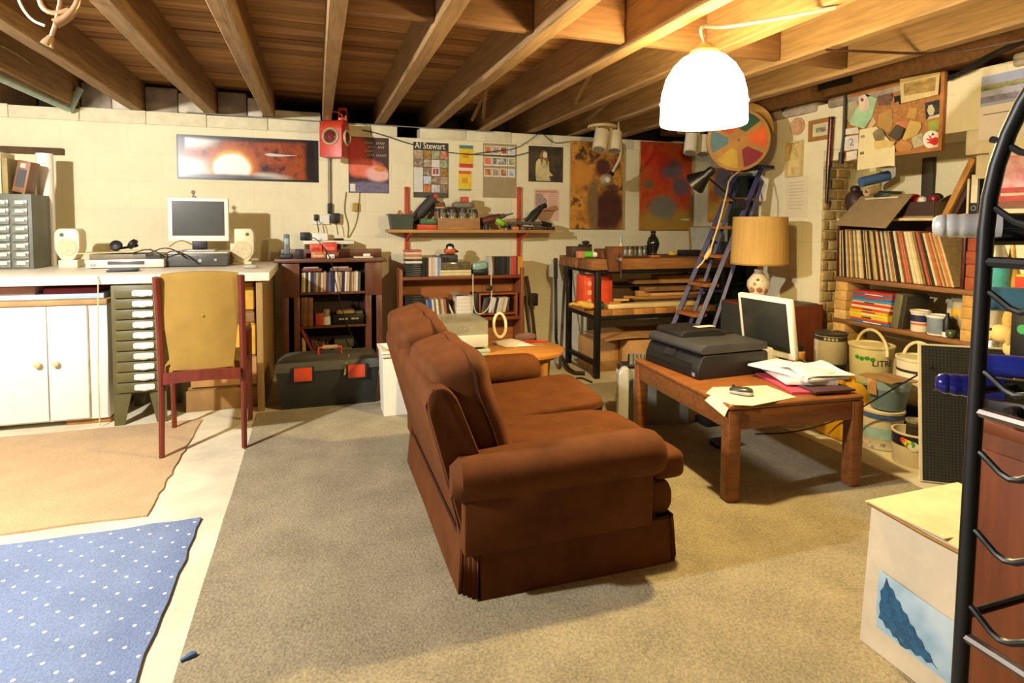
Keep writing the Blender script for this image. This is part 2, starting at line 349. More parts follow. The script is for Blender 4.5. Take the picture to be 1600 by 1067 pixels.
# ------------------------------------------------------------------ floor coverings
def rug(name, x0, x1, y0, y1, z0, z1, mat, label, wob=.006):
    mb = MB(); n = 24; P = []
    for (a, b2, c, d) in ((x0, y0, x1, y0), (x1, y0, x1, y1), (x1, y1, x0, y1), (x0, y1, x0, y0)):
        for q in range(n): t = q/n; P.append((a+(c-a)*t+random.uniform(-wob, wob), b2+(d-b2)*t+random.uniform(-wob, wob)))
    mb.prism(P, 'z', z0, z1)
    return tag(mb.build(name, mat, smooth=False), label, 'rug' if name != 'carpet' else 'carpet')
def carpet_mat(hexc, var, scale, dots=None):
    m = bpy.data.materials.new('mat_carpet'); m.use_nodes = True; nt = m.node_tree; N = nt.nodes; K = nt.links; b = N['Principled BSDF']
    b.inputs['Roughness'].default_value = .95; b.inputs['Specular IOR Level'].default_value = .1; b.inputs['Sheen Weight'].default_value = .12
    tc = N.new('ShaderNodeTexCoord'); n1 = N.new('ShaderNodeTexNoise'); n2 = N.new('ShaderNodeTexNoise'); K.new(tc.outputs['Object'], n1.inputs[0]); K.new(tc.outputs['Object'], n2.inputs[0])
    n1.inputs['Scale'].default_value = scale; n1.inputs['Detail'].default_value = 4; n2.inputs['Scale'].default_value = 5; n2.inputs['Detail'].default_value = 8
    ad = N.new('ShaderNodeMath'); ad.inputs[1].default_value = 0; sc = N.new('ShaderNodeMath'); sc.operation = 'MULTIPLY'; sc.inputs[1].default_value = .6
    K.new(n2.outputs[0], sc.inputs[0]); K.new(n1.outputs[0], ad.inputs[0]); K.new(sc.outputs[0], ad.inputs[1])
    rp = N.new('ShaderNodeMapRange'); rp.inputs[1].default_value = .55; rp.inputs[2].default_value = 1.05; K.new(ad.outputs[0], rp.inputs[0])
    mx = N.new('ShaderNodeMix'); mx.data_type = 'RGBA'; c = lin(hexc)
    mx.inputs[6].default_value = tuple(q*(1-var) for q in c[:3])+(1,); mx.inputs[7].default_value = tuple(min(1, q*(1+var)) for q in c[:3])+(1,)
    K.new(rp.outputs[0], mx.inputs[0]); out = mx.outputs[2]
    if dots:
        mp = N.new('ShaderNodeMapping'); mp.inputs['Rotation'].default_value = (0, 0, radians(45)); K.new(tc.outputs['Object'], mp.inputs[0])
        vo = N.new('ShaderNodeTexVoronoi'); vo.voronoi_dimensions = '2D'; vo.inputs['Scale'].default_value = 1/.07; vo.inputs['Randomness'].default_value = .06; K.new(mp.outputs[0], vo.inputs['Vector'])
        lt = N.new('ShaderNodeMath'); lt.operation = 'LESS_THAN'; lt.inputs[1].default_value = .085; K.new(vo.outputs['Distance'], lt.inputs[0])
        m2 = N.new('ShaderNodeMix'); m2.data_type = 'RGBA'; m2.inputs[7].default_value = lin(dots); K.new(lt.outputs[0], m2.inputs[0]); K.new(out, m2.inputs[6]); out = m2.outputs[2]
    K.new(out, b.inputs['Base Color'])
    bp = N.new('ShaderNodeBump'); bp.inputs['Strength'].default_value = .7; bp.inputs['Distance'].default_value = .006; K.new(n1.outputs[0], bp.inputs['Height']); K.new(bp.outputs[0], b.inputs['Normal'])
    return m
rug('carpet', -.385, 2.72, -1.7, 4.12, 0, .007, carpet_mat('#958b70', .35, 110), 'large worn grey-green carpet under the sofa and the low table', .003)
rug('rug', -2.7, -.70, 2.80, 4.08, 0, .009, carpet_mat('#b89e78', .16, 140), 'plain beige rug in front of the white cabinet')
rug('rug', -2.6, -.48, .75, 2.70, 0, .010, carpet_mat('#7082a4', .2, 130, '#e8e8ee'), 'blue rug flecked with small white dots', .008)
tag(MB().tube([at(282, 1032, z=.012), at(300, 1022, z=.014), at(308, 1020, z=.013)], [.004, .010, .003], 6).build('fluff', M('#5b7db0', .95)), 'small scrap of blue fluff on the edge of the grey-green carpet', 'scrap')
# ------------------------------------------------------------------ sofa
VEL = M('#63391c', .8, var=.16, scale=9, bump=.05, sheen=.3, spec=.15)
VELD = M('#3c2010', .8, var=.1, sheen=.3, spec=.2)
T = thing('sofa', 'low brown velvet two-seat sofa with skirt and loose cushions, seen from its back corner', 'sofa', (.86, 2.43, 0))
B(.50, 1.20, 1.86, 3.02, .06, .31, .03).build('frame', VEL, T)
def rprof(pts, r=.02):
    """round the corners of a polygon a little"""
    out = []
    n = len(pts)
    for i in range(n):
        p = Vector(pts[i]); a = Vector(pts[i-1]); b = Vector(pts[(i+1) % n])
        da = (a-p); db = (b-p); k = min(r, da.length*.45, db.length*.45)
        A, Bq = p+da.normalized()*k, p+db.normalized()*k
        for q in range(4): t = q/3; out.append(tuple(A*(1-t)**2+p*2*t*(1-t)+Bq*t*t))
    return out
def softprism(mb, poly, axis, lo, hi, ins=.02):
    c = Vector((sum(p[0] for p in poly)/len(poly), sum(p[1] for p in poly)/len(poly)))
    def ring(w, k):
        r = []
        for p in poly:
            d = Vector(p)-c; L = d.length; q = c+d*((L-k)/L if L > k else .3)
            r.append({'x': (w, q.x, q.y), 'y': (q.x, w, q.y), 'z': (q.x, q.y, w)}[axis])
        return r
    return mb.loft([ring(lo, ins), ring(lo+ins*.3, ins*.3), ring(lo+ins, 0), ring(hi-ins, 0), ring(hi-ins*.3, ins*.3), ring(hi, ins)])
ob = rprof([(.462, .165), (.325, .66), (.335, .715), (.385, .725), (.425, .69), (.60, .25), (.60, .165)], .03)
softprism(MB(), ob, 'y', 1.845, 3.04, .014).build('backrest', VEL, T)
MB().tube([(.458, 1.862, .168), (.392, 1.858, .43), (.328, 1.856, .665), (.352, 1.856, .715)], .0055, 6).build('piping', VELD, T)
MB().tube([(.458, 1.86, .168), (.458, 3.03, .168)], .006, 6).build('piping', VELD, T)
def arm(y0, y1, top, out, cut=0):                             # rolled arm: section in y,z swept along x
    ym = (y0+y1)/2; w = (y1-y0)/2; P = []
    zc = top-w*.92
    for q in range(15):
        a = -.28*pi+pi*1.56*q/14
        P.append((ym+w*cos(a)*1.02, zc+w*.92*sin(a)))
    base = [(ym-w*.62, zc-w*.9), (ym-w*.60, .165), (ym+w*.60, .165), (ym+w*.62, zc-w*.9)]
    MB().box(.44, 1.14-cut, ym-w*.66, ym+w*.66, .165, zc, .012).build('arm_panel', VEL, T)
    sec = P; mb = MB(); c = Vector((ym, zc-.02))
    def ring(x, k, dz=0):
        r = []
        for p in sec:
            d = Vector(p)-c; L = d.length; q = c+d*max(.15, (L-k)/L); r.append((x, q.x, q.y+dz))
        return r
    mb.loft([ring(.40, .03, -.004), ring(.43, .004, -.002), ring(.60, 0, -.004), ring(.90, 0, .002), ring(1.14-cut, 0, 0), ring(1.175-cut, .010, 0), ring(1.195-cut, .03, 0), ring(1.20-cut, .06, 0)])
    a = mb.build('armrest', VEL, T)
    return a
arm(1.772, 1.955, .500, -1); arm(2.925, 3.11, .54, 1, .05)
def cushR(ax, ay, az): return Matrix.Rotation(az, 3, 'Z') @ Matrix.Rotation(ay, 3, 'Y') @ Matrix.Rotation(ax, 3, 'X')
def puff(k, sx, sy, wr=0, seed=0):
    def f(p):
        u = p.x/sx*2; v = p.y/sy*2
        p = p.copy(); p.z *= 1+k*(1-min(1, u*u))*(1-min(1, v*v))
        if wr: p.z += wr*sin(u*7+v*3+seed)*cos(v*5-u*2+seed*2)*(1 if p.z > 0 else .3)
        return p
    return f
for (cy, cx, cz, ry, rx, sx) in ((2.205, .975, .352, .02, .0, .66), (2.665, .965, .372, -.07, .05, .66)):
    c = MB().soft((cx, cy, cz), (sx, .455, .115), cushR(rx, ry, 0), .32, 40, 20, puff(.22, sx, .455, .0045, cy*9)).build('seat_cushion', VEL, T)
    Rm = cushR(rx, ry, 0); P = []
    MB().soft((1.245, cy+(-.265 if cy < 2.4 else .265), cz-.006), (.145, .17, .105), None, .45, 24, 14).build('cushion_wing', VEL, c)
    for k in range(41):
        th = 2*pi*k/40
        def pw(x): return math.copysign(abs(x)**.32, x)
        P.append(Rm @ Vector((pw(cos(th))*sx/2*1.004, pw(sin(th))*.2275*1.004, .012))+Vector((cx, cy, cz)))
    MB().tube(P, .0045, 5, cap=False).build('piping', VELD, c)
for (cy, sy, cx, cz, ry, seed) in ((2.185, .60, .508, .552, -.30, 1), (2.755, .58, .488, .588, -.29, 4)):
    Rm = cushR(.035 if cy < 2.4 else .0, ry, 0)
    def wq(p, sy=sy, seed=seed):
        v = p.y/sy*2; w = p.z/.25; p = p.copy()
        p.x *= 1+.18*(1-min(1, v*v))*(1-min(1, w*w)); p.x += .006*sin(v*5+w*4+seed)+.004*sin(w*11+v*2+seed)+.0025*sin(v*13-w*5+seed)
        p.z += .012*cos(v*3+seed)*(1 if w > 0 else 0); p.y += .006*sin(w*9+seed)
        return p
    c = MB().soft((cx, cy, cz), (.21, sy, .50), Rm, .30, 44, 28, wq).build('back_cushion', VEL, T)
    P = []
    for k in range(61):
        th = 2*pi*k/60
        def pw(x): return math.copysign(abs(x)**.30, x)
        P.append(Rm @ wq(Vector((.045, pw(cos(th))*sy/2, pw(sin(th))*.245)))*1.0+Vector((cx, cy, cz)))
    MB().tube(P, .006, 5, cap=False).build('piping', VELD, c)
softprism(MB(), rprof([(1.12, .165), (1.235, .165), (1.262, .20), (1.262, .265), (1.23, .30), (1.12, .30)], .03), 'y', 1.855, 3.025, .03).build('front_border', VEL, T)
def skirt(a, b2, seed):                                # hanging panel with a slight flare and waves
    a = Vector(a); b2 = Vector(b2); d = (b2-a); n = Vector((d.y, -d.x, 0)).normalized()
    return MB().sheet(lambda u, v: a+d*u+n*(.004+.016*(1-v)+.0015*sin(u*9+seed)*(1-v))+Vector((0, 0, .008+.162*v)), 30, 4, -.008)
skirt((.455, 3.04, 0), (.455, 1.87, 0), 1).build('skirt', VEL, T)
skirt((.50, 1.835, 0), (1.225, 1.835, 0), 2).build('skirt', VEL, T)
skirt((1.25, 1.86, 0), (1.25, 3.03, 0), 3).build('skirt', VEL, T)
skirt((1.2, 3.045, 0), (.48, 3.045, 0), 4).build('skirt', VEL, T)
MB().tube([(.47, 1.835, .17), (1.22, 1.832, .172)], .007, 6).build('piping', VELD, T)
for (px, py, qx, qy) in ((.452, 1.885, .50, 1.828), (1.222, 1.828, 1.252, 1.862)):     # corner pleats
    mb = MB(); n = 9; R1 = []; R2 = []
    for q in range(n):
        t = q/(n-1); x = px+(qx-px)*t; y = py+(qy-py)*t; off = (-.008 if q % 2 else .016)
        nx, ny = (py-qy)*-1, (px-qx); L = sqrt(nx*nx+ny*ny) or 1
        nx, ny = (qy-py)/L, -(qx-px)/L
        R1.append((x+nx*off, y+ny*off)); R2.append((x+nx*.002, y+ny*.002))
    mb.sheet(lambda u, v: (lambda i: Vector((R1[i][0]*(1-v)+R2[i][0]*v, R1[i][1]*(1-v)+R2[i][1]*v, .009+.159*v)))(int(round(u*(n-1)))), n-1, 3, .006)
    mb.build('pleat', VEL, T)
# ------------------------------------------------------------------ low table with printer, mouse, papers
TABR = radians(-4)
T = thing('low_table', 'low square teak table carrying the black printer and a heap of papers', 'table', (2.125, 2.585, 0), TABR)
hx, hy = .365, .475
B(-hx, hx, -hy, hy, .425, .452, .012, 3).build('table_top', TEAK, T, local=True)
for (x0, x1, y0, y1) in ((-hx+.03, hx-.03, -hy+.006, -hy+.028), (-hx+.03, hx-.03, hy-.028, hy-.006), (-hx+.006, -hx+.028, -hy+.03, hy-.03), (hx-.028, hx-.006, -hy+.03, hy-.03)):
    B(x0, x1, y0, y1, .335, .425, .003).build('apron', TEAK, T, local=True)
for sx in (-1, 1):
    for sy in (-1, 1):
        B(sx*(hx-.032)-.032, sx*(hx-.032)+.032, sy*(hy-.032)-.032, sy*(hy-.032)+.032, .007, .425, .009).build('leg', TEAK, T, local=True)
PR = radians(3)
T = thing('printer', 'black inkjet printer with scanner lid on the low teak table', 'printer', (2.075, 2.785, .452), PR); T.scale = (.88, .9, .95)
P = [(-.27, 0), (-.272, .055), (-.235, .13), (.255, .13), (.262, .01), (.25, 0)]
softprism(MB(), rprof(P, .02), 'y', -.265, .265, .012).build('body', BLACK, T, local=True)
lid = softprism(MB(), rprof([(-.25, .136), (-.255, .158), (-.225, .186), (.25, .180), (.258, .138)], .012), 'y', -.262, .262, .010).build('scanner_lid', DGREY, T, local=True)
softprism(MB(), rprof([(-.20, .182), (-.19, .222), (.03, .226), (.12, .212), (.16, .183)], .02), 'y', -.02, .255, .014).build('document_feeder', BLACK, T, local=True)
B(.10, .24, .02, .22, .181, .188, .002).build('output_slot', M('#0b0b0c', .6), T, local=True)
B(-.02, .12, .045, .10, .2255, .2275, .001).build('label_plate', M('#cfcabb', .5), T, local=True)
MB().loft([[(-.276, -.20, .048), (-.276, .22, .048), (-.262, .22, .078), (-.262, -.20, .078)], [(-.262, -.20, .046), (-.262, .22, .046), (-.245, .22, .08), (-.245, -.20, .08)]]).build('paper_slot', M('#08080a', .3), T, local=True)
MB().loft([[(-.268, -.03, .088), (-.268, .07, .088), (-.247, .07, .122), (-.247, -.03, .122)], [(-.255, -.03, .088), (-.255, .07, .088), (-.235, .07, .122), (-.235, -.03, .122)]]).build('control_screen', M('#26262c', .1), T, local=True)
MB().loft([[(-.271, -.235, .014), (-.271, -.210, .014), (-.273, -.210, .034), (-.273, -.235, .034)], [(-.268, -.235, .014), (-.268, -.210, .014), (-.268, -.210, .034), (-.268, -.235, .034)]]).build('badge', M('#9a9aa0', .4), T, local=True)
pad = PL((1.80, 2.10, .4525), (1, -.05, 0), (.05, 1, 0))
a = pad.poly([(-.05, .03), (.02, -.0), (.30, .06), (.30, .26), (.02, .30), (-.07, .22)], 0, .003).build('mouse_mat', M('#e6dcb4', .8, var=.06), smooth=False)
tag(a, 'curled pale yellow sheet used as a mouse mat on the low teak table', 'mat')
MB().sheet(lambda u, v: (1.708+.05*u, 2.145+.14*v, .4555-(1-u)**2*.055*(1-v*.6)), 5, 4, .0015).build('curled_corner', M('#e6dcb4', .8, var=.06), a)
T = thing('mouse', 'dark computer mouse with a silver flank on the pale yellow mat', 'mouse', (1.885, 2.255, .4555), radians(35))
MB().soft((0, 0, .018), (.062, .108, .036), None, .75, 24, 14, lambda p: Vector((p.x, p.y, p.z*(1+.3*(-p.y/.054)) if p.z > 0 else p.z*.9))).build('shell', M('#3a3b38', .3), T, local=True)
MB().soft((0, -.004, .013), (.066, .104, .020), None, .6, 24, 10).build('side_band', M('#a8a8b2', .3), T, local=True)
MB().tube([(-.004, .035, .034), (.004, .035, .034)], .007, 8).build('scroll_wheel', BLACK, T, local=True)
# papers
def stack(name, label, x, y, z, w, d, h, rz, mat, cat='papers', group=None):
    R = Matrix.Rotation(rz, 3, 'Z')
    return tag(MB().obox((x, y, z+h/2), (w, d, h), R, .0015).build(name, mat), label, cat, group)
stack('magazine', 'magazine with a red edge under the white papers on the low table', 2.31, 2.33, .4525, .29, .36, .012, -.25, M('#b5425a', .5))
stack('folder', 'dark folder sticking out under the heap of papers on the low table', 2.33, 2.27, .4650, .22, .30, .010, -.10, M('#4a3038', .5))
for q, (dx, dy, rz, h) in enumerate(((0, .02, -.35, .022), (.02, .0, -.05, .014), (-.03, .03, .25, .010))):
    zz = .4756+(0, .0225, .037)[q]
    stack('paper_stack', ('thick ream of white paper at the bottom of the heap on the low table', 'middle block of white paper in the heap on the low table', 'top block of white paper askew on the heap on the low table')[q], 2.335+dx, 2.36+dy, zz, .25, .33, h, rz, M('#f4f0e8', .8, var=.03), group='papers heaped on the low table')
a = MB().sheet(lambda u, v: (2.21+.27*u+.04*v, 2.22+.25*v-.06*u, .5245+.022*sin(u*5+1)*sin(v*4)**2+.02*u*v), 14, 12, .0012).build('loose_sheet', M('#f6f2ea', .8, var=.02))
tag(a, 'loose crumpled white sheet lying over the paper heap on the low table', 'paper')
# ------------------------------------------------------------------ square monitor standing at the far edge of the low table
T = thing('monitor', 'white-framed square computer monitor facing the sofa behind the black printer', 'monitor', (2.46, 2.74, .452), radians(4))
Rm = Matrix.Rotation(radians(-9), 3, 'Y')
def scr(mb): return mb
B0 = Vector((-.0, 0, .225))
MB().obox(B0, (.035, .39, .345), Rm, .010).build('housing', M('#e4e0d2', .4), T, local=True)
MB().obox(B0+Rm @ Vector((-.0185, 0, .008)), (.004, .335, .280), Rm, .001).build('screen', M('#2c2e2c', .18, var=.05), T, local=True)
MB().obox(B0+Rm @ Vector((.035, 0, 0)), (.05, .26, .24), Rm, .02).build('rear_shell', M('#d8d4c6', .5), T, local=True)
B(-.01, .05, -.05, .05, .012, .10, .01).build('stand', M('#cfcabb', .5), T, local=True)
B(-.05, .06, -.11, .11, 0, .014, .006).build('foot', M('#cfcabb', .5), T, local=True)
# ------------------------------------------------------------------ computer tower and keyboard left of the table
T = thing('computer_tower', 'black and silver computer tower on the floor left of the low table', 'computer', (2.02, 3.23, .007), radians(-17))
B(-.20, .20, -.095, .095, 0, .35, .004).build('case', M('#8e9088', .45, metal=.2), T, local=True)
B(-.222, -.20, -.095, .06, 0, .352, .006).build('front_panel', BLACK, T, local=True)
softprism(MB(), rprof([(-.245, .0), (-.245, .33), (-.215, .365), (-.18, .365), (-.18, .0)], .02), 'y', -.118, -.058, .012).build('side_fin', M('#c9c8be', .35, metal=.3), T, local=True)
for zz, hh in ((.29, .03), (.255, .006), (.20, .006), (.12, .010)):
    B(-.228, -.221, -.05, .05, zz, zz+hh, .002).build('drive_front', M('#d4d2c8', .35), T, local=True)
B(-.198, .198, -.093, .093, .3505, .356, .002).build('top_plate', BLACK, T, local=True)
T = thing('keyboard', 'dark keyboard lying across the top of the computer tower', 'keyboard', (1.96, 3.31, .3645), radians(60))
B(-.16, .16, -.07, .07, 0, .018, .006).build('base', BLACK, T, local=True)
mb = MB()
for r in range(5):
    for c in range(14): mb.box(-.15+c*.0214, -.15+c*.0214+.017, -.06+r*.0245, -.06+r*.0245+.019, .018, .025)
a = mb.build('keys', M('#77786e', .5), T, local=True, smooth=False); a['kind'] = 'stuff'
# ------------------------------------------------------------------ pendant lamp
def glow(hexc, e, tr=.35):
    m = bpy.data.materials.new('mat_opal_glass'); m.use_nodes = True; nt = m.node_tree; N = nt.nodes; K = nt.links
    out = N['Material Output']; N.remove(N['Principled BSDF'])
    em = N.new('ShaderNodeEmission'); em.inputs[0].default_value = lin(hexc); em.inputs[1].default_value = e
    ts = N.new('ShaderNodeBsdfTransparent'); tl = N.new('ShaderNodeBsdfTranslucent'); m1 = N.new('ShaderNodeMixShader'); m2 = N.new('ShaderNodeAddShader')
    m1.inputs[0].default_value = tr; K.new(tl.outputs[0], m1.inputs[1]); K.new(ts.outputs[0], m1.inputs[2]); K.new(m1.outputs[0], m2.inputs[0]); K.new(em.outputs[0], m2.inputs[1]); K.new(m2.outputs[0], out.inputs[0])
    return m
T = thing('pendant_lamp', 'glowing white glass dome lamp hanging from a joist over the low table', 'lamp', (1.60, 2.20, 1.685))
pr = [(.180, 0), (.184, .012), (.182, .03), (.180, .085), (.186, .095), (.180, .105), (.176, .14), (.160, .20), (.130, .25), (.095, .285), (.055, .305)]
MB().lathe(pr, (1.60, 2.20, 1.685), 36, closed=False).build('glass_shade', glow('#fff3da', 2.6), T)
MB().lathe([(.0, 1.985), (.06, 1.985), (.062, 2.0), (.035, 2.02), (.02, 2.035), (0, 2.036)], (1.60, 2.20, 0), 20).build('gallery', M('#d8b25a', .4), T)
MB().tube([(1.60, 2.20, 2.03), (1.59, 2.195, 2.05), (1.57, 2.19, 2.075), (1.575, 2.19, 2.10), (1.61, 2.19, 2.105), (1.66, 2.17, 2.098), (1.85, 2.05, 2.12), (2.0, 1.9, 2.132)], .008, 8, smooth=2).build('flex', M('#e8d9b4', .6), T)
# ------------------------------------------------------------------ workbench desk along the back wall, left
DZ = .925; DF = 4.13
T = thing('worktop_desk', 'long white worktop running along the back wall with a wooden end leg', 'desk', (-1.9, 4.8, 0))
B(-3.35, -.30, DF, 5.30, DZ-.055, DZ, .004).build('worktop', M('#f0e8d2', .45, var=.04), T)
B(-.385, -.345, DF+.03, 5.28, .0, DZ-.056, .003).build('end_leg', M('#9a7a44', .6, var=.2, scale=6, stretch=(6, 6, .6)), T)
T = thing('cupboard', 'low white cupboard with two doors and small wooden knobs under the desk', 'cupboard', (-1.9, 4.55, .035))
B(-2.62, -1.235, 4.20, 4.95, .035, .745, .003).build('body', WHITE, T)
B(-2.63, -1.225, 4.18, 4.96, .7455, .775, .003).build('cupboard_top', M('#b08a58', .6), T)
xm = at(75, 560, y=4.18).x
for (a, b2, s) in ((xm-.62, xm-.003, 1), (xm+.003, -1.335, -1)):
    d = B(a, b2, 4.175, 4.1995, .05, .74, .003).build('door', WHITE, T)
    kx = xm-.045 if s == 1 else xm+.045
    MB().lathe([(.004, 0), (.009, .012), (.018, .022), (.018, .032), (.008, .038)], (kx, 4.176, .40), 14, Matrix.Rotation(pi/2, 3, 'X')).build('knob', M('#e0c792', .4), d)
for xx in (-2.5, -1.95, -1.35): B(xx-.12, xx+.12, 4.22, 4.9, .0, .034, .003).build('packing_block', M('#a8753a', .8), T)
for (n, lab, x0, x1, z0, z1, c, dy) in (('flat_box', 'pale blue flat box lying on the white cupboard under the desk', -2.25, -1.26, .776, .806, '#a9c3d6', 0), ('flat_box', 'pinkish flat box with a catch on the pale blue one under the desk', -2.3, -1.62, .807, .853, '#b98a7a', .01), ('book', 'red book lying on the pale blue box under the desk', -1.58, -1.30, .807, .838, '#9a2f3a', .02)):
    t = tag(B(x0, x1, 4.24+dy, 4.62, z0, z1, .003).build(n, M(c, .6)), lab, n.replace('_', ' ').split()[-1])
# metal drawer cabinet
DGR = M('#5f5a34', .45, var=.08)
X0, X1 = -1.19, -.905
T = thing('drawer_cabinet', 'olive green steel cabinet of ten small drawers on splayed legs under the desk', 'cabinet', (-1.04, 4.3, 0))
B(X0, X1, 4.12, 4.55, .195, .862, .004).build('carcass', DGR, T)
for k in range(10):
    z0 = .205+k*.0645
    d = B(X0+.022, X1-.006, 4.105, 4.119, z0, z0+.058, .004).build('drawer', DGR, T)
    xc = (X0+X1)/2+.03
    MB().loft([[(xc+u, 4.104-dd, z0+.030+v) for u, v in ((-.055, -.012), (-.045, -.018), (.045, -.018), (.055, -.012), (.055, .012), (.045, .018), (-.045, .018), (-.055, .012))] for dd in (0, .008)]).build('label_holder', M('#dfe0dc', .35), d)
    MB().tube([(xc-.035, 4.098, z0+.014), (xc, 4.086, z0+.010), (xc+.035, 4.098, z0+.014)], .004, 6).build('cup_handle', M('#c9c9c4', .3, metal=.6), d)
for sx in (0, 1):
    for sy in (0, 1):
        xa = X0 if sx == 0 else X1; y = 4.125 if sy == 0 else 4.54; s = 1 if sx == 0 else -1
        MB().prism([(xa, .195), (xa+s*.095, .195), (xa+s*.055, .0), (xa-s*.0, .0)], 'y', y-.003, y+.003).build('leg', DGR, T)
tag(B(-1.03, -.98, 4.15, 4.22, .8622, .8685, .001).build('sticker', M('#d8482a', .5)), 'small orange tag on the olive drawer cabinet', 'tag')
# card boxes right of the chair under the desk
for (nm, lab, x0, x1, z0, z1, c) in (
    ('storage_crate', 'brown cardboard crate on the floor under the desk end', -.83, -.395, .0, .16, CARDD),
    ('storage_box', 'wide tan cardboard box at the bottom of the stack under the desk end', -.80, -.40, .161, .36, CARD),
    ('storage_box', 'yellow card box in the middle of the stack under the desk end', -.60, -.405, .361, .58, M('#d9a93c', .8)),
    ('storage_box', 'brown card box between two yellow ones under the desk end', -.62, -.41, .581, .665, CARDD),
    ('storage_box', 'yellow card box at the top of the stack under the desk end', -.62, -.412, .666, .84, M('#d9a93c', .8))):
    t = thing(nm, lab, 'box', ((x0+x1)/2, 4.5, z0))
    B(x0, x1, 4.28, 4.75, z0, z1-.02, .003).build('carton', c, t); B(x0+.006, x1-.006, 4.30, 4.75, z1-.0198, z1-.0005, .003).build('lid', c, t)
tag(B(-.75, -.64, 4.22, 4.27, .16, .30, .003).build('carton', M('#dcb250', .8)), 'small yellow carton standing beneath the chair seat', 'carton') if False else None
# ------------------------------------------------------------------ carver chair
T = thing('carver_chair', 'mahogany carver chair with mustard velvet back, seen from behind at the desk', 'chair', (-.592, 3.475, 0.0), radians(3.5))
WD = .198
def leg(mb, pts, r0, r1):
    n = len(pts)
    return mb.tube(pts, [r0+(r1-r0)*i/(n-1) for i in range(n)], 8)
zf = .010
for s in (-1, 1):
    x = s*WD
    leg(MB(), [(x, -.03 if 0 else 0, zf), (x, .02, .22), (x, .035, .42), (x, .03, .60), (x, .0, .80), (x, -.035, .965)], .014, .019).build('rear_leg', MAHOG, T, local=True)
    leg(MB(), [(x*1.06, .50, zf), (x*1.06, .485, .25), (x*1.06, .48, .42), (x*1.06, .47, .60)], .014, .018).build('front_leg', MAHOG, T, local=True)
    MB().tube([(x, .02, .655), (x*1.05, .18, .640), (x*1.07, .36, .622), (x*1.06, .49, .608)], [.012, .017, .019, .016], 8, smooth=1).build('armrest', MAHOG, T, local=True)
    B(min(x*.92, x*1.05), max(x*.92, x*1.05), .04, .47, .385, .435, .004).build('side_rail', MAHOG, T, local=True)
MB().sheet(lambda u, v: (-WD*.93+2*WD*.93*u, .022-.012*sin(pi*u), .395+.058*v+.010*sin(pi*u)), 12, 2, .022).build('rear_rail', MAHOG, T, local=True)
B(-WD*1.02, WD*1.02, .468, .49, .385, .435, .004).build('front_rail', MAHOG, T, local=True)
MB().soft((0, .26, .455), (.39, .45, .06), None, .3, 28, 12).build('seat', M('#9c7c34', .8, var=.1, sheen=.4), T, local=True)
def back(u, v):
    w = .150+.032*min(1, v*1.6); x = (2*u-1)*w
    return Vector((x, .030-.052*v*v-.026*(1-(2*u-1)**2)*(.6+.4*sin(pi*v))-.004, .462+.525*v-.015*(2*u-1)**2*v))
PADM = M('#9c7c34', .8, var=.12, scale=6, sheen=.5)
a = MB().sheet(back, 18, 18, -.045).build('backrest', PADM, T, local=True)
q = back(.52, .56); MB().lathe([(.009, 0), (.007, .005), (.0, .006)], q+Vector((0, -.001, 0)), 10, Matrix.Rotation(pi/2, 3, 'X')).build('button', PADM, a, local=True)
# ------------------------------------------------------------------ things on the desk
def desk(px, y): p = at(px, 415, y=y); return p.x
T = thing('parts_organiser', 'grey cabinet of small clear drawers with cream labels on the left of the desk', 'organiser', (-1.95, 5.0, DZ))
ox0, ox1, oy = at(-12, 380, y=4.8).x, at(46, 380, y=4.8).x, 4.8
oz1 = at(30, 303, y=4.8).z
B(ox0, ox1+.02, oy, oy+.30, DZ, oz1, .004).build('case', M('#6a6d60', .5), T)
nr = 8; dz = (oz1-DZ-.04)/nr; cw = (ox1-ox0)/2
for r in range(nr):
    for c in range(2):
        x0 = ox0+.012+c*cw; z0 = DZ+.012+r*dz
        d = B(x0, x0+cw-.014, oy-.012, oy-.0005, z0, z0+dz-.010, .002).build('drawer', M('#83867a', .25, var=.2, scale=25), T)
        B(x0+cw*.22, x0+cw*.72, oy-.022, oy-.0125, z0+dz*.30, z0+dz*.74, .004).build('label', M('#efe6c8', .6), d)
def slab(name, lab, cat, x0, x1, y0, y1, z0, z1, mat, bev=.003, tilt=None, group=None):
    mb = MB()
    c = ((x0+x1)/2, (y0+y1)/2, (z0+z1)/2); s = (x1-x0, y1-y0, z1-z0)
    mb.obox(c, s, tilt, bev); return tag(mb.build(name, mat), lab, cat, group)
xa = at(-6, 380, y=4.92).x
def px_x(px, y, py=380): return at(px, py, y=y).x
def px_z(py, y, px=300): return at(px, py, y=y).z
z0 = oz1+.001
slab('book', 'yellow and grey book standing on the parts organiser at the frame edge', 'book', px_x(-10, 4.92), px_x(4, 4.92), 4.84, 5.04, z0, z0+.26, art(['#e0b04a', '#8a7a60', '#d8c9a0'], 14, seed=2))
slab('book', 'cream box file standing between the two other books on the parts organiser', 'file', px_x(5, 4.92), px_x(15, 4.92), 4.84, 5.04, z0, z0+.28, BEIGE)
slab('book', 'narrow olive-brown book standing on the parts organiser', 'book', px_x(16, 4.92), px_x(25, 4.92), 4.84, 5.04, z0, z0+.24, M('#a08a52', .6))
Rt = Matrix.Rotation(radians(11), 3, 'Y')
T = thing('video_case', 'brown and black cassette case leaning on the white poster tube', 'case', (px_x(45, 4.90), 4.90, z0))
c0 = Vector((px_x(45, 4.90), 4.90, z0+.118))
MB().obox(c0, (.075, .14, .215), Rt, .003).build('case', M('#8a5c3a', .5), T); MB().obox(c0+Rt @ Vector((-.002, -.0715, -.012)), (.05, .003, .12), Rt).build('label', M('#3c352f', .5), T)
MB().obox(c0+Rt @ Vector((-.002, -.0715, .075)), (.03, .003, .03), Rt).build('label', M('#d8b8a0', .5), T)
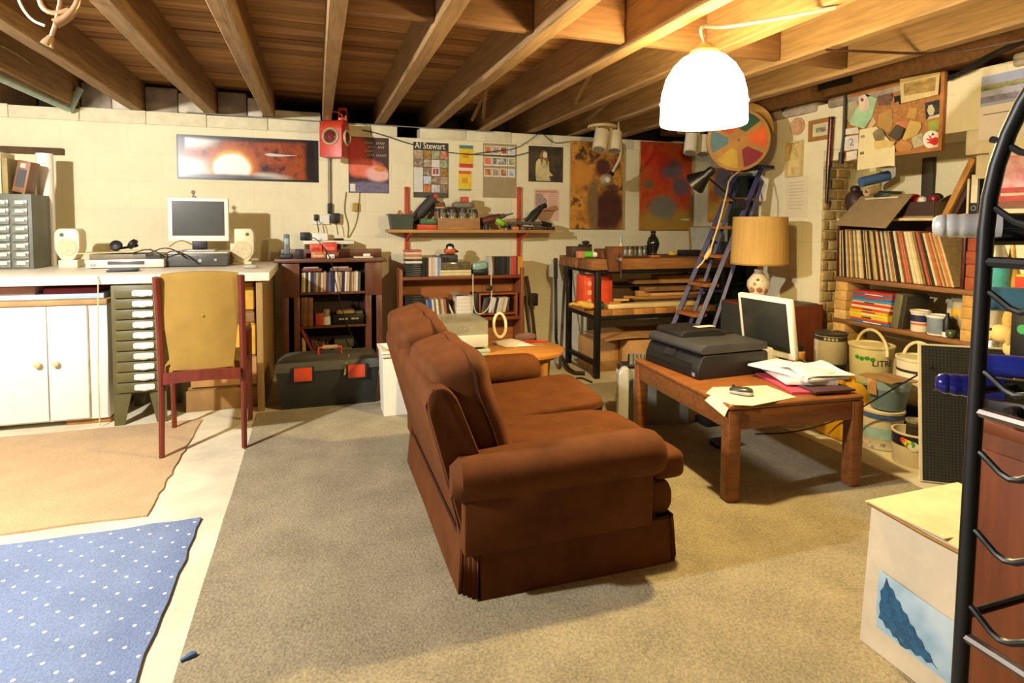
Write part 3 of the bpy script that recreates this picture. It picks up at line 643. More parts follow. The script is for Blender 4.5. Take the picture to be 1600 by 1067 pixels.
tag(MB().lathe([(.052, DZ), (.052, px_z(240, 5.12, 72))], (px_x(74, 5.12), 5.12, 0), 20).build('poster_tube', M('#f3efe2', .5, var=.03)), 'tall white poster tube standing at the back of the desk', 'tube')
T = thing('shelf_strip', 'dark wooden strip fixed to the wall above the parts organiser', 'strip', (-2.2, YB, 1.6))
B(px_x(-60, YB), px_x(106, YB), YB-.05, YB-.001, px_z(241, YB, 60), px_z(231, YB, 60), .004).build('strip', M('#5e4526', .8, var=.3, bump=.4), T)
def small_speaker(lab, px0, px1, y, ptop, pbot, hexc, base):
    x0, x1 = px_x(px0, y), px_x(px1, y); z1 = px_z(ptop, y, (px0+px1)/2); zb = DZ
    T = thing('desk_speaker', lab, 'speaker', ((x0+x1)/2, y+.07, zb)); xm = (x0+x1)/2; h = z1-zb; w = x1-x0
    lo = zb+(.045 if base else .012)
    P = [(x0, z1-.03), (x0+.02, z1), (x1-.02, z1), (x1, z1-.03), (x1, lo+h*.28), (xm+w*.22, lo), (xm-w*.22, lo), (x0, lo+h*.28)]
    softprism(MB(), rprof(P, .03), 'y', y, y+.15, .014).build('cabinet', M(hexc, .45, var=.03), T)
    PLn = PL((xm, y-.0005, 0), (1, 0, 0), (0, 0, 1))
    PLn.disc(0, lo+h*.36, w*.40, 0, .006, 28).build('woofer_grille', M('#d9c9a0', .7, var=.15, scale=60), T)
    PLn.disc(w*(.0 if base else .22)-(.18*w if base else 0), z1-h*.16, .013, 0, .004, 14).build('port', M('#5a5638', .5), T)
    B(xm-w*.38, xm+w*.38, y+.01, y+.14, zb, lo+.01, .006).build('foot', M(hexc, .45, var=.03), T)
small_speaker('cream desk speaker left of the desk, on a white foot', 84, 124, 4.84, 357, 418, '#eee2be', True)
small_speaker('cream desk speaker right of the white desk monitor, tapering to its foot', 359, 397, 4.95, 357, 408, '#e6d9ae', False)
T = thing('disc_player', 'slim silver disc player on the desk between speaker and computer', 'player', (-1.35, 4.65, DZ))
x0, x1 = px_x(129, 4.66), px_x(253, 4.66)
B(x0, x1, 4.70, 5.0, DZ+.006, DZ+.062, .003).build('case', M('#dedbd0', .35, metal=.3), T)
B(x0+.13, x1-.12, 4.694, 4.6995, DZ+.028, DZ+.052, .001).build('display', M('#5c5a52', .3), T)
B(x0+.03, x0+.055, 4.692, 4.6995, DZ+.02, DZ+.035, .001).build('key', M('#a9a79d', .3), T)
for q in (x0+.04, x1-.04): B(q-.015, q+.015, 4.73, 4.98, DZ, DZ+.0055).build('foot', BLACK, T)
T = thing('receiver', 'flat dark receiver lying on the silver disc player', 'receiver', (-1.33, 4.68, DZ+.0625))
B(x0+.01, x1+.01, 4.74, 5.0, DZ+.063, DZ+.098, .003).build('case', M('#7c6f58', .5), T); B(x0+.35, x1-.02, 4.735, 4.7395, DZ+.068, DZ+.092).build('display', M('#3b362c', .3), T)
T = thing('tablet', 'thin black device lying in front of the silver disc player', 'tablet', (-1.3, 4.4, DZ))
MB().obox((px_x(190, 4.4), 4.42, DZ+.008), (.17, .11, .014), Matrix.Rotation(.15, 3, 'Z'), .004).build('case', BLACK, T); MB().obox((px_x(190, 4.4), 4.42, DZ+.0158), (.15, .09, .0014), Matrix.Rotation(.15, 3, 'Z')).build('screen', M('#4a4f55', .1), T)
tr = tag(MB().sheet(lambda u, v: (px_x(125, 4.82)+.40*u, 4.76+.2*v, DZ+.0995+.022*u*u), 10, 4, .006).build('tray', M('#e0c98e', .6)), 'bent pale wooden tray under the headphones', 'tray')
T = thing('headphones', 'black headphones lying on the pale tray on the desk', 'headphones', (px_x(192, 4.82), 4.84, DZ+.115))
hx = px_x(190, 4.82); hz = DZ+.125
MB().lathe([(.0, .0), (.034, .0), (.040, .012), (.034, .032), (.015, .040), (0, .041)], (hx-.03, 4.82, hz+.025), 18, Matrix.Rotation(1.2, 3, 'X')).build('ear_cup', BLACK, T)
MB().lathe([(.0, .0), (.034, .0), (.040, .012), (.034, .032), (.015, .040), (0, .041)], (hx+.075, 4.84, hz+.03), 18, Matrix.Rotation(-.9, 3, 'Y')).build('ear_cup', BLACK, T)
MB().tube([(hx-.03, 4.84, hz+.03), (hx-.08, 4.88, hz), (hx-.02, 4.94, hz+.01), (hx+.06, 4.93, hz+.02), (hx+.085, 4.86, hz+.03)], .009, 8, smooth=2).build('headband', BLACK, T)
T = thing('desktop_computer', 'flat black desktop computer with silver edge under the white desk monitor', 'computer', (-.8, 4.75, DZ))
x0, x1 = px_x(259, 4.74), px_x(354, 4.74)
B(x0, x1, 4.76, 5.12, DZ+.006, DZ+.095, .004).build('case', M('#4c4a44', .4), T); B(x0-.003, x1+.003, 4.752, 5.12, DZ+.0955, DZ+.106, .003).build('top_cover', M('#d9d2c0', .4), T)
PLf = PL((0, 4.7595, 0), (1, 0, 0), (0, 0, 1))
PLf.disc(x0+(x1-x0)*.54, DZ+.045, .013, 0, .004).build('badge', STEEL, T); PLf.disc(x0+(x1-x0)*.80, DZ+.05, .010, 0, .004).build('power_button', STEEL, T)
PLf.rect(x0+.03, DZ+.058, x0+.2, DZ+.078, 0, .003).build('drive_front', M('#5c5a54', .4), T)
for q in (x0+.03, x1-.03): B(q-.012, q+.012, 4.78, 5.10, DZ, DZ+.0055).build('foot', BLACK, T)
T = thing('desk_monitor', 'white-framed flat monitor standing on the flat black computer on the desk', 'monitor', (-.8, 4.8, DZ+.1065))
ym = 4.88; x0, x1 = px_x(262, ym, 340), px_x(357, ym, 340); z0, z1 = px_z(377, ym), px_z(309, ym)
B(x0, x1, ym, ym+.045, z0, z1, .006).build('housing', M('#efe9dc', .4, var=.02), T)
B(x0+.028, x1-.028, ym-.002, ym-.0001, z0+.042, z1-.024).build('screen', M('#4c4c46', .25, var=.05), T)
xm = (x0+x1)/2; B(xm-.05, xm+.05, ym+.02, ym+.05, DZ+.121, z0, .004).build('stand', BLACK, T); B(xm-.11, xm+.11, ym-.03, ym+.12, DZ+.1068, DZ+.120, .005).build('foot', M('#b9b4a6', .4), T)
T = thing('webcam', 'tiny dark webcam clipped on top of the white desk monitor', 'webcam', (px_x(303, ym), ym+.02, z1))
q = Vector((px_x(303, ym), ym+.01, z1+.001)); MB().lathe([(0, -.014), (.012, -.009), (.015, 0), (.012, .009), (0, .014)], q+Vector((0, 0, .040)), 12, Matrix.Rotation(pi/2, 3, 'X')).build('camera', M('#9a7c74', .4), T); MB().tube([q+Vector((.02, 0, .006)), q+Vector((-.005, 0, .008)), q+Vector((.008, 0, .026))], .006, 6).build('clip', M('#6a4c44', .4), T); 
T = thing('desk_mouse', 'silver computer mouse on the right end of the desk', 'mouse', (px_x(391, 4.5), 4.5, DZ)); MB().soft((px_x(391, 4.5), 4.5, DZ+.016), (.10, .06, .032), None, .75, 20, 12).build('shell', M('#a9a799', .35), T); MB().soft((px_x(391, 4.5)+.02, 4.5, DZ+.024), (.03, .02, .018), None, .8, 12, 8).build('scroll_wheel', DGREY, T)
for q, (a, b2, c) in enumerate((((205, 396), (235, 392), (258, 402)), ((228, 398), (262, 388), (292, 404)), ((250, 402), (275, 392), (312, 413)), ((265, 385), (282, 378), (300, 382)))):
    tag(MB().tube([at(a[0], a[1], y=4.72), at(b2[0], b2[1], y=4.67)+Vector((0, 0, .02)), at(c[0], c[1], y=4.735)], .004, 6, smooth=2).build('cable', BLACK if q < 3 else M('#8a7a30', .5)), ('black cable looping out from behind the headphones', 'black cable drooping across the corner of the desk computer', 'black cable hanging over the front of the desk computer', 'short olive cable beside the foot of the desk monitor')[q], 'cable')
tag(MB().tube([(px_x(150, 4.12), 4.118, DZ-.002), (px_x(152, 4.11), 4.105, .86), (px_x(148, 4.11), 4.11, .55), (px_x(146, 4.11), 4.12, .2), (px_x(150, 4.15), 4.12, .012)], .0035, 6, smooth=2).build('cable', M('#d8cf9a', .5)), 'thin cream cable hanging down the front of the white cupboard', 'cable')
# ------------------------------------------------------------------ pictures and sheets on the back wall
PALP = ['#e8dcc0', '#c98a4a', '#6e4a34', '#8aa0a8', '#3a3430', '#d8b26a', '#a84a34', '#b8b0a0', '#5a6a78']
_pm = [art([a, b, c], 22, 4, 1, .6, seed=i) for i, (a, b, c) in enumerate((('#efe6d0', '#9a7c5a', '#e9e2d2'), ('#3a2a20', '#c8783a', '#e8b070'), ('#5a6a4a', '#9aa27a', '#d8d0a8'), ('#efe6d0', '#6a5038', '#d8b880'), ('#2a2622', '#8a8478', '#efe8da'), ('#1c1a18', '#b8883a', '#2a2420'), ('#7aa0c8', '#d8dce0', '#7a6a5a'), ('#3a2a24', '#b86a4a', '#e0c0a0'), ('#efe9dc', '#d8d4c8', '#f4efe2')))]
def sheet_on(name, lab, cat, pl, w, h, mat, d=.003, group=None, split=True):
    """flat sheet: origin is the lower left corner"""
    T = thing(name, lab, cat, pl.pt(w/2, 0, 0), 0, group)
    pl.rect(0, 0, w, h, .001, d).build('sheet', mat, T, smooth=False)
    return T
def cornerrect(x0, y0, x1, y1):
    """photo rectangle on the back wall -> plane, width, height"""
    p = at(x0, y1, y=YB); q = at(x1, (y0+y1)/2, y=YB); t = at(x0, y0, y=YB)
    return PL(p, (1, 0, 0), (0, 0, 1)), q.x-p.x, t.z-p.z
# wide space print
pl, w, h = cornerrect(277, 209.5, 497.5, 279.5)
T = sheet_on('wide_print', 'wide black-edged print of a glowing sun in orange clouds above the desk monitor', 'print', pl, w, h, M('#17120f', .35))
def X_(u): return u-w/2
pl.rect(.012, .018, w-.035, h-.018, .0032, .0042).build('nebula', paint(['#150b08', '#3c180c', '#8a3c16', '#a84e1a', '#5a2410', '#1c0e0a'], [
    (X_(.10), .08, .26, .085, .5, ('#b8aca4', '#e8dfd4')), (X_(.12), h-.03, .17, .07, .5, ('#d8d0c8', '#f0ebe4')), (X_(.03), h-.06, .035, .12, .4, ('#1a1210', '#3a2a22')), (X_(.62), .02, .22, .05, .4, ('#c0b4a8', '#e0d4c4')),
    (X_(.41), .115, .185, .165, .35, ('#c8641a', '#d8781e')), (X_(.41), .11, .155, .135, .15, ('#eab040', '#f0c058')), (X_(.41), .10, .138, .118, .12, ('#fff8e8', '#fffaf0')), (X_(.33), .02, .40, .030, .5, ('#3a322e', '#6a605a')), (X_(.52), h-.0, .7, .035, .5, ('#120c0a', '#1e1612')), (X_(w-.06), h/2, .05, .4, .5, ('#120c0a', '#2a1610'))], 6, 7, .3, 5, .35, 9), T, smooth=False)
pl.poly([(.66, .225), (.70, .240), (.76, .232), (.93, .226), (.80, .214), (.70, .212)], .005, .0056).build('comet', M('#cfc8c4', .3), T, smooth=False)
# gig poster
pl, w, h = cornerrect(545, 213, 607.5, 301)
T = sheet_on('gig_poster', 'red and purple concert poster right of the hanging red lantern', 'poster', pl, w, h, M('#2a1520', .5))
pl.rect(.004, .004, w-.004, h-.004, .0032, .004).build('picture', paint(['#2a1018', '#3a1420', '#24121e'], [(-w*.30, h*.70, w*.26, h*.34, .4, ('#a82428', '#d83a34')), (-w*.12, h*.44, w*.45, h*.16, .3, ('#d84a34', '#f08a6a')), (w*.22, h*.34, w*.30, h*.13, .3, ('#e8a098', '#f0c8c0')), (w*.28, h*.44, w*.16, h*.05, .3, ('#c86a34', '#e8964a')), (0, h*.05, w*.7, h*.16, .2, ('#3a3450', '#8a84a0'))], 9, 4, .5, 3, .7, 14), T, smooth=False)
pl.rect(.012, .012, w*.16, h*.16, .0042, .0048).build('patch', M('#efe4d8', .5), T, smooth=False)
GT = M('#d8bc84', .5, var=0)
for q, (u, ws) in enumerate(((.40, (.24, .26)), (.48, (.20, .22)), (.40, (.26,)), (.46, (.18, .28)))):
    for wd in ws:
        n_ = int(wd/.045)
        for g in range(n_): pl.poly([(w*(u+g*.045), h*(.88-.072*q)), (w*(u+g*.045+.012), h*(.88-.072*q)), (w*(u+g*.045+.034), h*(.915-.072*q+.012*(g % 2))), (w*(u+g*.045+.018), h*(.918-.072*q))], .0042, .0047).build('letter_stroke', GT, T, smooth=False)
        u += wd+.04
# tour poster with a grid of photos
pl, w, h = cornerrect(646, 221.5, 700.5, 308.5)
T = sheet_on('music_poster', 'black tour poster headed in white letters over a grid of small photos', 'poster', pl, w, h, M('#151312', .45), d=.004)
pl.text('Al Stewart', .082, .012, h*.885, .005, M('#efe9dc', .5, var=0), T, .80)
cols = [(.01, .27), (.285, .50), (.515, .75), (.765, .98)]
rows = [(.70, .855), (.555, .69), (.40, .545), (.25, .39), (.10, .24)]
for c, (a, b2) in enumerate(cols):
    for r, (z0, z1) in enumerate(rows):
        if c == 0 and r in (2, 3): continue
        mt = _pm[(c*5+r*3) % 8]
        if c == 0 and r == 4: z1 = .545; mt = _pm[8]
        if c == 2 and r in (1, 2): mt = _pm[8]
        pl.rect(w*a, h*z0, w*b2, h*z1, .0045, .0052).build('photo', mt, T, smooth=False)
for a, hx_ in ((.55, '#c23a3a'), (.64, '#5a5a98')): pl.rect(w*a, h*.43, w*(a+.075), h*.53, .0054, .006).build('panel', M(hx_, .5), T, smooth=False)
# two small handbills
for (x0, y0, x1, y1, lab, bands) in ((716.5, 226.5, 740, 261.5, 'upper of two small yellow handbills with a red foot', ((0, .18, '#d0342c'), (.18, .85, '#e8c21c'), (.85, 1, '#3f7a86'))),
                               (715.5, 266, 737, 299.5, 'lower of two small yellow handbills with a red head and green foot', ((.06, .13, '#5a8a5a'), (.13, .84, '#ecc81c'), (.84, .98, '#e0562c')))):
    pl, w, h = cornerrect(x0, y0, x1, y1); T = sheet_on('handbill', lab, 'handbill', pl, w, h, M('#e8dcc0', .6), group='yellow handbills')
    for a, b2, c in bands: pl.rect(w*.04, h*a, w*.96, h*b2, .0032, .0038).build('band', M(c, .5, var=.12, scale=25), T, smooth=False)
    pl.rect(w*.28, h*.42, w*.70, h*.66, .004, .0045).build('motif', M('#d89a1c', .5, var=.2, scale=50), T, smooth=False)
# grey poster with twelve portraits
pl, w, h = cornerrect(754.5, 223.5, 807, 308.5)
T = sheet_on('portrait_poster', 'grey-brown poster with three rows of small white-edged portraits', 'poster', pl, w, h, M('#a0906a', .6, var=.08))
for r in range(3):
    for c in range(4):
        if r == 1 and c == 2: continue
        u0 = w*(.035+c*.235); v0 = h*(.80-r*.205); big = r == 1 and c == 1
        f = pl.rect(u0, v0-.002, u0+w*(.44 if big else .21), v0+h*.155, .0032, .004).build('portrait', M('#efe6d2', .6, var=0), T, smooth=False)
        pl.rect(u0+w*.02, v0+h*.02, u0+w*(.42 if big else .19), v0+h*.14, .0041, .0046).build('picture', _pm[(r*4+c*7+1) % 8] if not (r == 1 and c == 0) else M('#e0744a', .6), f, smooth=False)
# dark print of a pale robed figure
pl, w, h = cornerrect(825.5, 227.5, 879.5, 283.5)
T = sheet_on('figure_print', 'dark print of a pale robed standing figure above a pink flyer', 'print', pl, w, h, art(['#16120e', '#2a231a', '#4a3c28', '#1c1712'], 5, 4, 1, .5, seed=8))
def sc(p): return [(w*a, h*b2) for a, b2 in p]
fig = pl.poly(sc([(.22, .03), (.20, .30), (.21, .55), (.28, .64), (.36, .66), (.50, .66), (.58, .58), (.60, .30), (.72, .18), (.60, .17), (.64, .03)]), .0034, .004).build('robe', art(['#9a8a58', '#cfc088', '#e0d4a0'], 9, 3, .6, .5), T, smooth=False)
pl.poly(sc([(.34, .62), (.30, .72), (.36, .84), (.44, .90), (.53, .84), (.56, .60), (.54, .42), (.48, .60), (.42, .64), (.38, .44)]), .0041, .0046).build('hair', M('#8a6a34', .5), T, smooth=False)
pl.disc(w*.47, h*.76, w*.065, .0047, .0052, 14, ry=h*.085).build('face', M('#e8d8b0', .5), T, smooth=False)
# pink flyer
pl, w, h = cornerrect(834, 295, 873, 345)
T = sheet_on('flyer', 'pale pink printed flyer with a dark figure, behind the drill on the red shelf', 'flyer', pl, w, h, M('#e6bfa4', .7, var=.04))
pl.poly(sc([(.05, .55), (.05, .86), (.32, .86), (.40, .74), (.52, .66), (.50, .45), (.30, .32), (.12, .40)]), .0032, .0038).build('figure', art(['#5a4a44', '#b89a8c', '#7a6a62'], 20, 3, 1, .6), T, smooth=False)
pl.rect(w*.06, h*.89, w*.92, h*.95, .0032, .0038).build('heading', M('#c88a74', .6), T, smooth=False)
for k in range(7): pl.rect(w*.58, h*(.82-.06*k), w*.92, h*(.845-.06*k), .0032, .0036).build('text_line', M('#d09a82', .6, var=0), T, smooth=False)
pl.rect(w*.2, h*.30, w*.85, h*.34, .0032, .0038).build('heading', M('#c06a50', .6), T, smooth=False)
# two large abstract canvases and a third behind the wheel
for (x0, y0, x1, y1, lab, st, sc_, dd, sd) in ((888.5, 220, 970.5, 357.5, 'large brown and orange abstract painting, left of two above the workbench', ['#3a1a14', '#6e3420', '#b8762c', '#d89a3a', '#4a2418', '#8a5a34'], 5.5, 1.6, 2),
        (996, 221, 1077.5, 359.5, 'large red, blue and ochre abstract painting, right of two above the workbench', ['#6e1c1a', '#a82c1a', '#c0401c', '#c85a22', '#8a4a3a', '#6a5c60'], 4.6, 1.2, 11),
        (1103, 262, 1160, 346, 'yellow-orange painting with a grey shape behind the colour wheel', ['#e8b83a', '#e09a3a', '#d8702c', '#d8a83a', '#8a7a70'], 4, .6, 14)):
    pl, w, h = cornerrect(x0, y0, x1, y1)
    T = thing('canvas', lab, 'painting', pl.pt(w/2, 0, .016)); pl.o = pl.o+pl.N*.014
    pl.rect(0, 0, w, h, .004, .022).build('canvas_board', M('#b88a4a', .7), T, smooth=False)
    def BL(lst): return [(w*(a-.5), h*b2, w*c, h*d, e, f) for a, b2, c, d, e, f in lst]
    bl = {2: [(.72, .22, .30, .26, .25, ('#2c1412', '#5a261c')), (.42, .28, .10, .32, .3, ('#8a7446', '#6a4a2a')), (.60, .72, .14, .10, .3, ('#3a1a18', '#5a2a20')), (.20, .62, .20, .14, .35, ('#d89a3c', '#c87a28'))],
          11: [(.50, .10, .60, .16, .4, ('#a07e2e', '#b88e38')), (.60, .70, .20, .11, .4, ('#5a4a58', '#6e6068')), (.78, .50, .17, .10, .4, ('#4e4a56', '#6a5a60')), (.45, .26, .26, .13, .35, ('#6a6a62', '#86806a')), (.30, .80, .24, .10, .4, ('#c02c1c', '#d03a22')), (.16, .52, .09, .05, .25, ('#6a6a3c', '#7a6a40'))],
          14: [(.38, .72, .26, .30, .25, ('#6e6064', '#98888a')), (.5, .18, .6, .18, .4, ('#e0c04a', '#d8a83a'))]}[sd]
    pl.rect(.002, .002, w-.002, h-.002, .0222, .0245).build('paint', paint(st, BL(bl), sc_, 7, .6, sd, .9, 8), T, smooth=False)
    if sd == 11: pl.rect(w*.80, h*.115, w*.96, h*.135, .0247, .0257).build('caption_slip', M('#d8d0a0', .6), T, smooth=False)
pl = PL(at(1078, 398, y=5.3), (1, 0, 0), (0, -.10, 1)); pl.V = Vector((0, .12, 1)).normalized(); pl.N = pl.U.cross(pl.V)
T = thing('framed_map', 'small pale map in a thin wooden frame leaning behind the ladder', 'picture', pl.pt(.15, 0))
pl.rect(0, 0, .30, .30, 0, .016).build('frame', M('#b07a3a', .5), T, smooth=False); pl.rect(.012, .012, .288, .288, .0162, .0172).build('map', art(['#b8c0b4', '#d8d8c8', '#a8b4b0'], 8, 5, .8, .4), T, smooth=False)
# ------------------------------------------------------------------ lantern, conduit, sockets
LY = 5.08
q = at(524, 245, y=LY); RED = M('#c8402a', .4, var=.1, bump=.1); LX = q.x
T = thing('hand_lantern', 'red square road lantern with round glass lenses hanging from a joist by the wall', 'lantern', (LX, LY+.08, q.z), radians(-24))
P = [(-.09, 0), (.09, 0)]+[(.09*cos(pi*k/12), .225+.085*sin(pi*k/12)) for k in range(13)]
softprism(MB(), P, 'x', -.095, .095, .005).build('housing', RED, T, local=True)
def lens(c, R, par):
    r = MB().lathe([(.066, 0), (.070, .010), (.060, .020), (.054, .010)], c, 28, R, closed=False).build('lens_rim', M('#e0d4a4', .35, metal=.3), par, local=True)
    MB().lathe([(.058, .002), (.050, .012), (.032, .024), (.012, .030), (0, .031)], c, 24, R).build('lens', M('#6a2a26', .05, var=.15), r, local=True)
lens(Vector((0, -.0905, .165)), Matrix.Rotation(pi/2, 3, 'X'), T)
lens(Vector((.0955, 0, .165)), Matrix.Rotation(pi/2, 3, 'Y'), T)
MB().tube([(-.07, .0, .31), (-.06, 0, .365), (0, 0, .385), (.06, 0, .365), (.07, 0, .31)], .006, 8, smooth=2).build('handle', RED, T, local=True)
T = thing('hand_lantern', 'second red lantern hooked higher up between the joists, only its rim showing', 'lantern', (LX+.06, LY+.25, 2.10))
B(LX+.03, LX+.11, LY+.22, LY+.30, 2.11, 2.24, .02).build('housing', RED, T); B(LX+.05, LX+.10, LY+.215, LY+.2195, 2.15, 2.21, .002).build('lens', M('#3a1614', .2), T)
T = thing('conduit', 'grey metal cable conduit running down the wall under the red lantern', 'conduit', (0, YB, 1.3))
xc = px_x(515, YB, 300); MB().tube([(xc, YB-.016, 1.42), (xc, YB-.016, 2.03)], .013, 10).build('pipe', M('#8a8272', .5, metal=.3), T); B(xc-.02, xc+.02, YB-.035, YB-.001, 1.33, 1.42, .004).build('junction_box', BLACK, T)
T = thing('wall_shelf', 'small white wall shelf of plugs and wires above the dark bookcase', 'shelf', (0.2, YB, 1.0))
xs0, xs1 = px_x(474, 5.3, 378), px_x(553, 5.3, 378); zs = px_z(376, 5.3, 515)
B(xs0, xs1, 5.28, YB-.001, zs-.03, zs, .003).build('board', M('#efe8d2', .5, var=.03), T)
for q in (xs0+.1, xs1-.1): B(q-.01, q+.01, 5.32, YB-.001, zs-.10, zs-.0305, .002).build('bracket', M('#d8d0b8', .5), T)
for (n, lab, px, py, w, h, d, mat) in (('plug', 'black plug adapter left end of the white wall shelf', 477, 368, .085, .07, .05, BLACK), ('socket_plate', 'white double socket plate on the wall left of the conduit', 502, 343, .14, .085, .03, WHITE), ('plug', 'black plug in the white socket plate beside the conduit', 524, 341, .075, .09, .06, BLACK), ('plug', 'small black plug at the left of the white socket plate', 494, 340, .04, .055, .055, BLACK), ('socket_block', 'white socket block standing on the white wall shelf', 500, 370, .13, .065, .05, WHITE), ('plug', 'flat dark plug lying on the white wall shelf', 529, 372.6, .09, .018, .05, BLACK)):
    y = YB-.001 if py < 355 else 5.40; p = at(px, py, y=y-d)
    zb_ = p.z-h/2 if py < 355 else zs+.0005
    t = thing(n, lab, n.split('_')[0], (p.x, y-d/2, zb_)); B(p.x-w/2, p.x+w/2, y-d, y, zb_, zb_+h, .008).build('housing', mat, t)
    MB().tube([(p.x, y-d-.002, zb_+h*.3), (p.x+.01, y-d-.03, zb_-.02+.02*(py > 355)), (p.x+.02, y-d-.03, max(zs+.006, zb_-.10))], .004, 6, smooth=1).build('lead', BEIGE if mat is WHITE else BLACK, t)
def wire(lab, pts, r=.004, mat=None, name='cable', smooth=2, cat='cable'): return tag(MB().tube(pts, r, 6, smooth=smooth).build(name, mat or BLACK), lab, cat)
wire('olive cable looping up the wall from the sockets to the gig poster', [at(541, 300, y=YB-.008), at(537, 330, y=YB-.012), at(545, 352, y=YB-.01), at(543, 372, y=YB-.01)], .004, M('#8a7a40', .6))
wire('second thin wire hanging below the gig poster', [at(562, 300, y=YB-.008), at(560, 330, y=YB-.012), at(556, 352, y=YB-.01), at(545, 371, y=YB-.012)], .0035, M('#9a8a50', .6))
tag(B(at(551, 330, y=YB-.05).x, at(559, 330, y=YB-.05).x, YB-.05, YB-.012, px_z(330, YB-.05, 555), px_z(317, YB-.05, 555), .004).build('switch', M('#b8923a', .5)), 'small tan inline switch hanging on the wires below the gig poster', 'switch')
wire('black cable running from the plug down across the red boxes on the bookcase', [at(486, 371, y=5.26), at(495, 373, y=5.24), at(508, 390, y=5.10), at(517, 405, y=5.055), at(522, 430, y=5.06), at(538, 500, y=5.07), at(558, 540, y=5.08)], .004)
wire('black wires strung along the wall top from the lantern to the tour poster', [at(566, 203, y=YB-.02), at(590, 208, y=YB-.03), at(640, 225, y=YB-.025), at(650, 226, y=YB-.02)], .005)
wire('long black wire sagging between the tour poster and the dark print', [at(701, 238, y=YB-.018), at(728, 241, y=YB-.02), at(760, 242, y=YB-.02), at(800, 245, y=YB-.02), at(826, 238, y=YB-.02)], .004)
wire('second sagging wire across the grey portrait poster', [at(741, 240, y=YB-.03), at(775, 236, y=YB-.03), at(810, 232, y=YB-.02), at(845, 206, y=YB-.03)], .0035)
wire('wire slanting from the joist down to the large brown painting', [at(845, 206, y=YB-.03), at(862, 222, y=YB-.03), at(872, 224, y=YB-.03), at(890, 221, y=YB-.03)], .0035)
wire('grey wire running level along the joist ends', [(-1.0, YB-.012, 2.142), (.1, YB-.02, 2.128), (.9, YB-.02, 2.125), (1.6, YB-.02, 2.124)], .005, M('#8a8478', .6))
# ------------------------------------------------------------------ red bracket shelf and what stands on it
SY = 5.17
T = thing('bracket_shelf', 'wooden wall shelf on red uprights loaded with tools and jars', 'shelf', (1.4, YB, .8))
sx0, sx1 = px_x(607, SY, 360), px_x(868, SY, 357); SZ = 1.195
B(sx0, sx1, SY, YB-.03, SZ-.028, SZ, .003).build('board', M('#c28a45', .55, var=.2, scale=6, stretch=(.6, 6, 6)), T)
for px in (635, 810):
    xx = px_x(px, YB, 330)
    B(xx-.018, xx+.018, YB-.028, YB-.002, .80, px_z(292, YB, px), .003).build('upright', M('#c2442a', .45), T)
    MB().prism([(SY+.02, SZ-.0285), (YB-.028, SZ-.0285), (YB-.028, SZ-.11), (SY+.02, SZ-.045)], 'x', xx-.009, xx+.009).build('bracket', M('#b83a26', .45), T)
def onshelf(px0, px1, y=5.22): return px_x(px0, y, 350), px_x(px1, y, 350)
x0, x1 = onshelf(609, 646)
T = thing('tool_tub', 'open dark green plastic tub at the left end of the red bracket shelf', 'tub', ((x0+x1)/2, 5.29, SZ))
tb = MB()
def ringr(xa, xb, ya, yb, z): return [(xa, ya, z), (xb, ya, z), (xb, yb, z), (xa, yb, z)]
tb.loft([ringr(x0+.02, x1-.01, 5.21, 5.37, SZ+.001), ringr(x0, x1, 5.20, 5.38, SZ+.125), ringr(x0-.012, x1+.012, 5.19, 5.39, SZ+.125), ringr(x0-.012, x1+.012, 5.19, 5.39, SZ+.135), ringr(x0+.01, x1-.01, 5.205, 5.375, SZ+.135), ringr(x0+.025, x1-.015, 5.215, 5.365, SZ+.02)]).build('tub', M('#3a4436', .5), T)
for (dx, rz, c, lab) in ((.06, .2, '#e0583a', 'orange-handled tool sticking out of the green tub'), (.13, -.25, '#e8a060', 'pale orange grip poking from the green tub'), (.18, .1, '#c8402a', 'red grip lying in the green tub')):
    wire(lab, [(x0+dx, 5.28, SZ+.05), (x0+dx+.01+rz*.03, 5.28, SZ+.12), (x0+dx+rz*.16, 5.27, SZ+.165)], .010, M(c, .4), 'tool', 1, 'tool')
x0, x1 = onshelf(652, 682); slab('tin', 'flat orange-red box under the green tin on the red bracket shelf', 'box', x0, x1, 5.19, 5.33, SZ+.0005, SZ+.045, M('#d04a2c', .4))
x0, x1 = onshelf(657, 682); slab('tin', 'green tin lying on the flat orange-red box on the bracket shelf', 'box', x0, x1, 5.19, 5.33, SZ+.0455, SZ+.098, M('#4a6a4a', .35), .012)
# big black tool case leaning
T = thing('glue_gun_case', 'dark sanding tool leaning up behind the green tin on the bracket shelf', 'tool', (px_x(668, 5.36), 5.385, SZ+.05))
a0 = at(645, 346, y=5.385); a1 = at(678, 310, y=5.385)
MB().tube([a0, (a0+a1)/2, a1], [.045, .055, .05], 10).build('body', M('#3a3634', .6, var=.3), T)
MB().tube([a1, a1+Vector((.03, 0, .03))], .024, 8).build('cap', M('#d04a34', .4), T)
MB().tube([a1+Vector((.02, 0, -.03)), a1+Vector((.05, 0, -.15))], .03, 8).build('grip', M('#4a3c3a', .6), T)
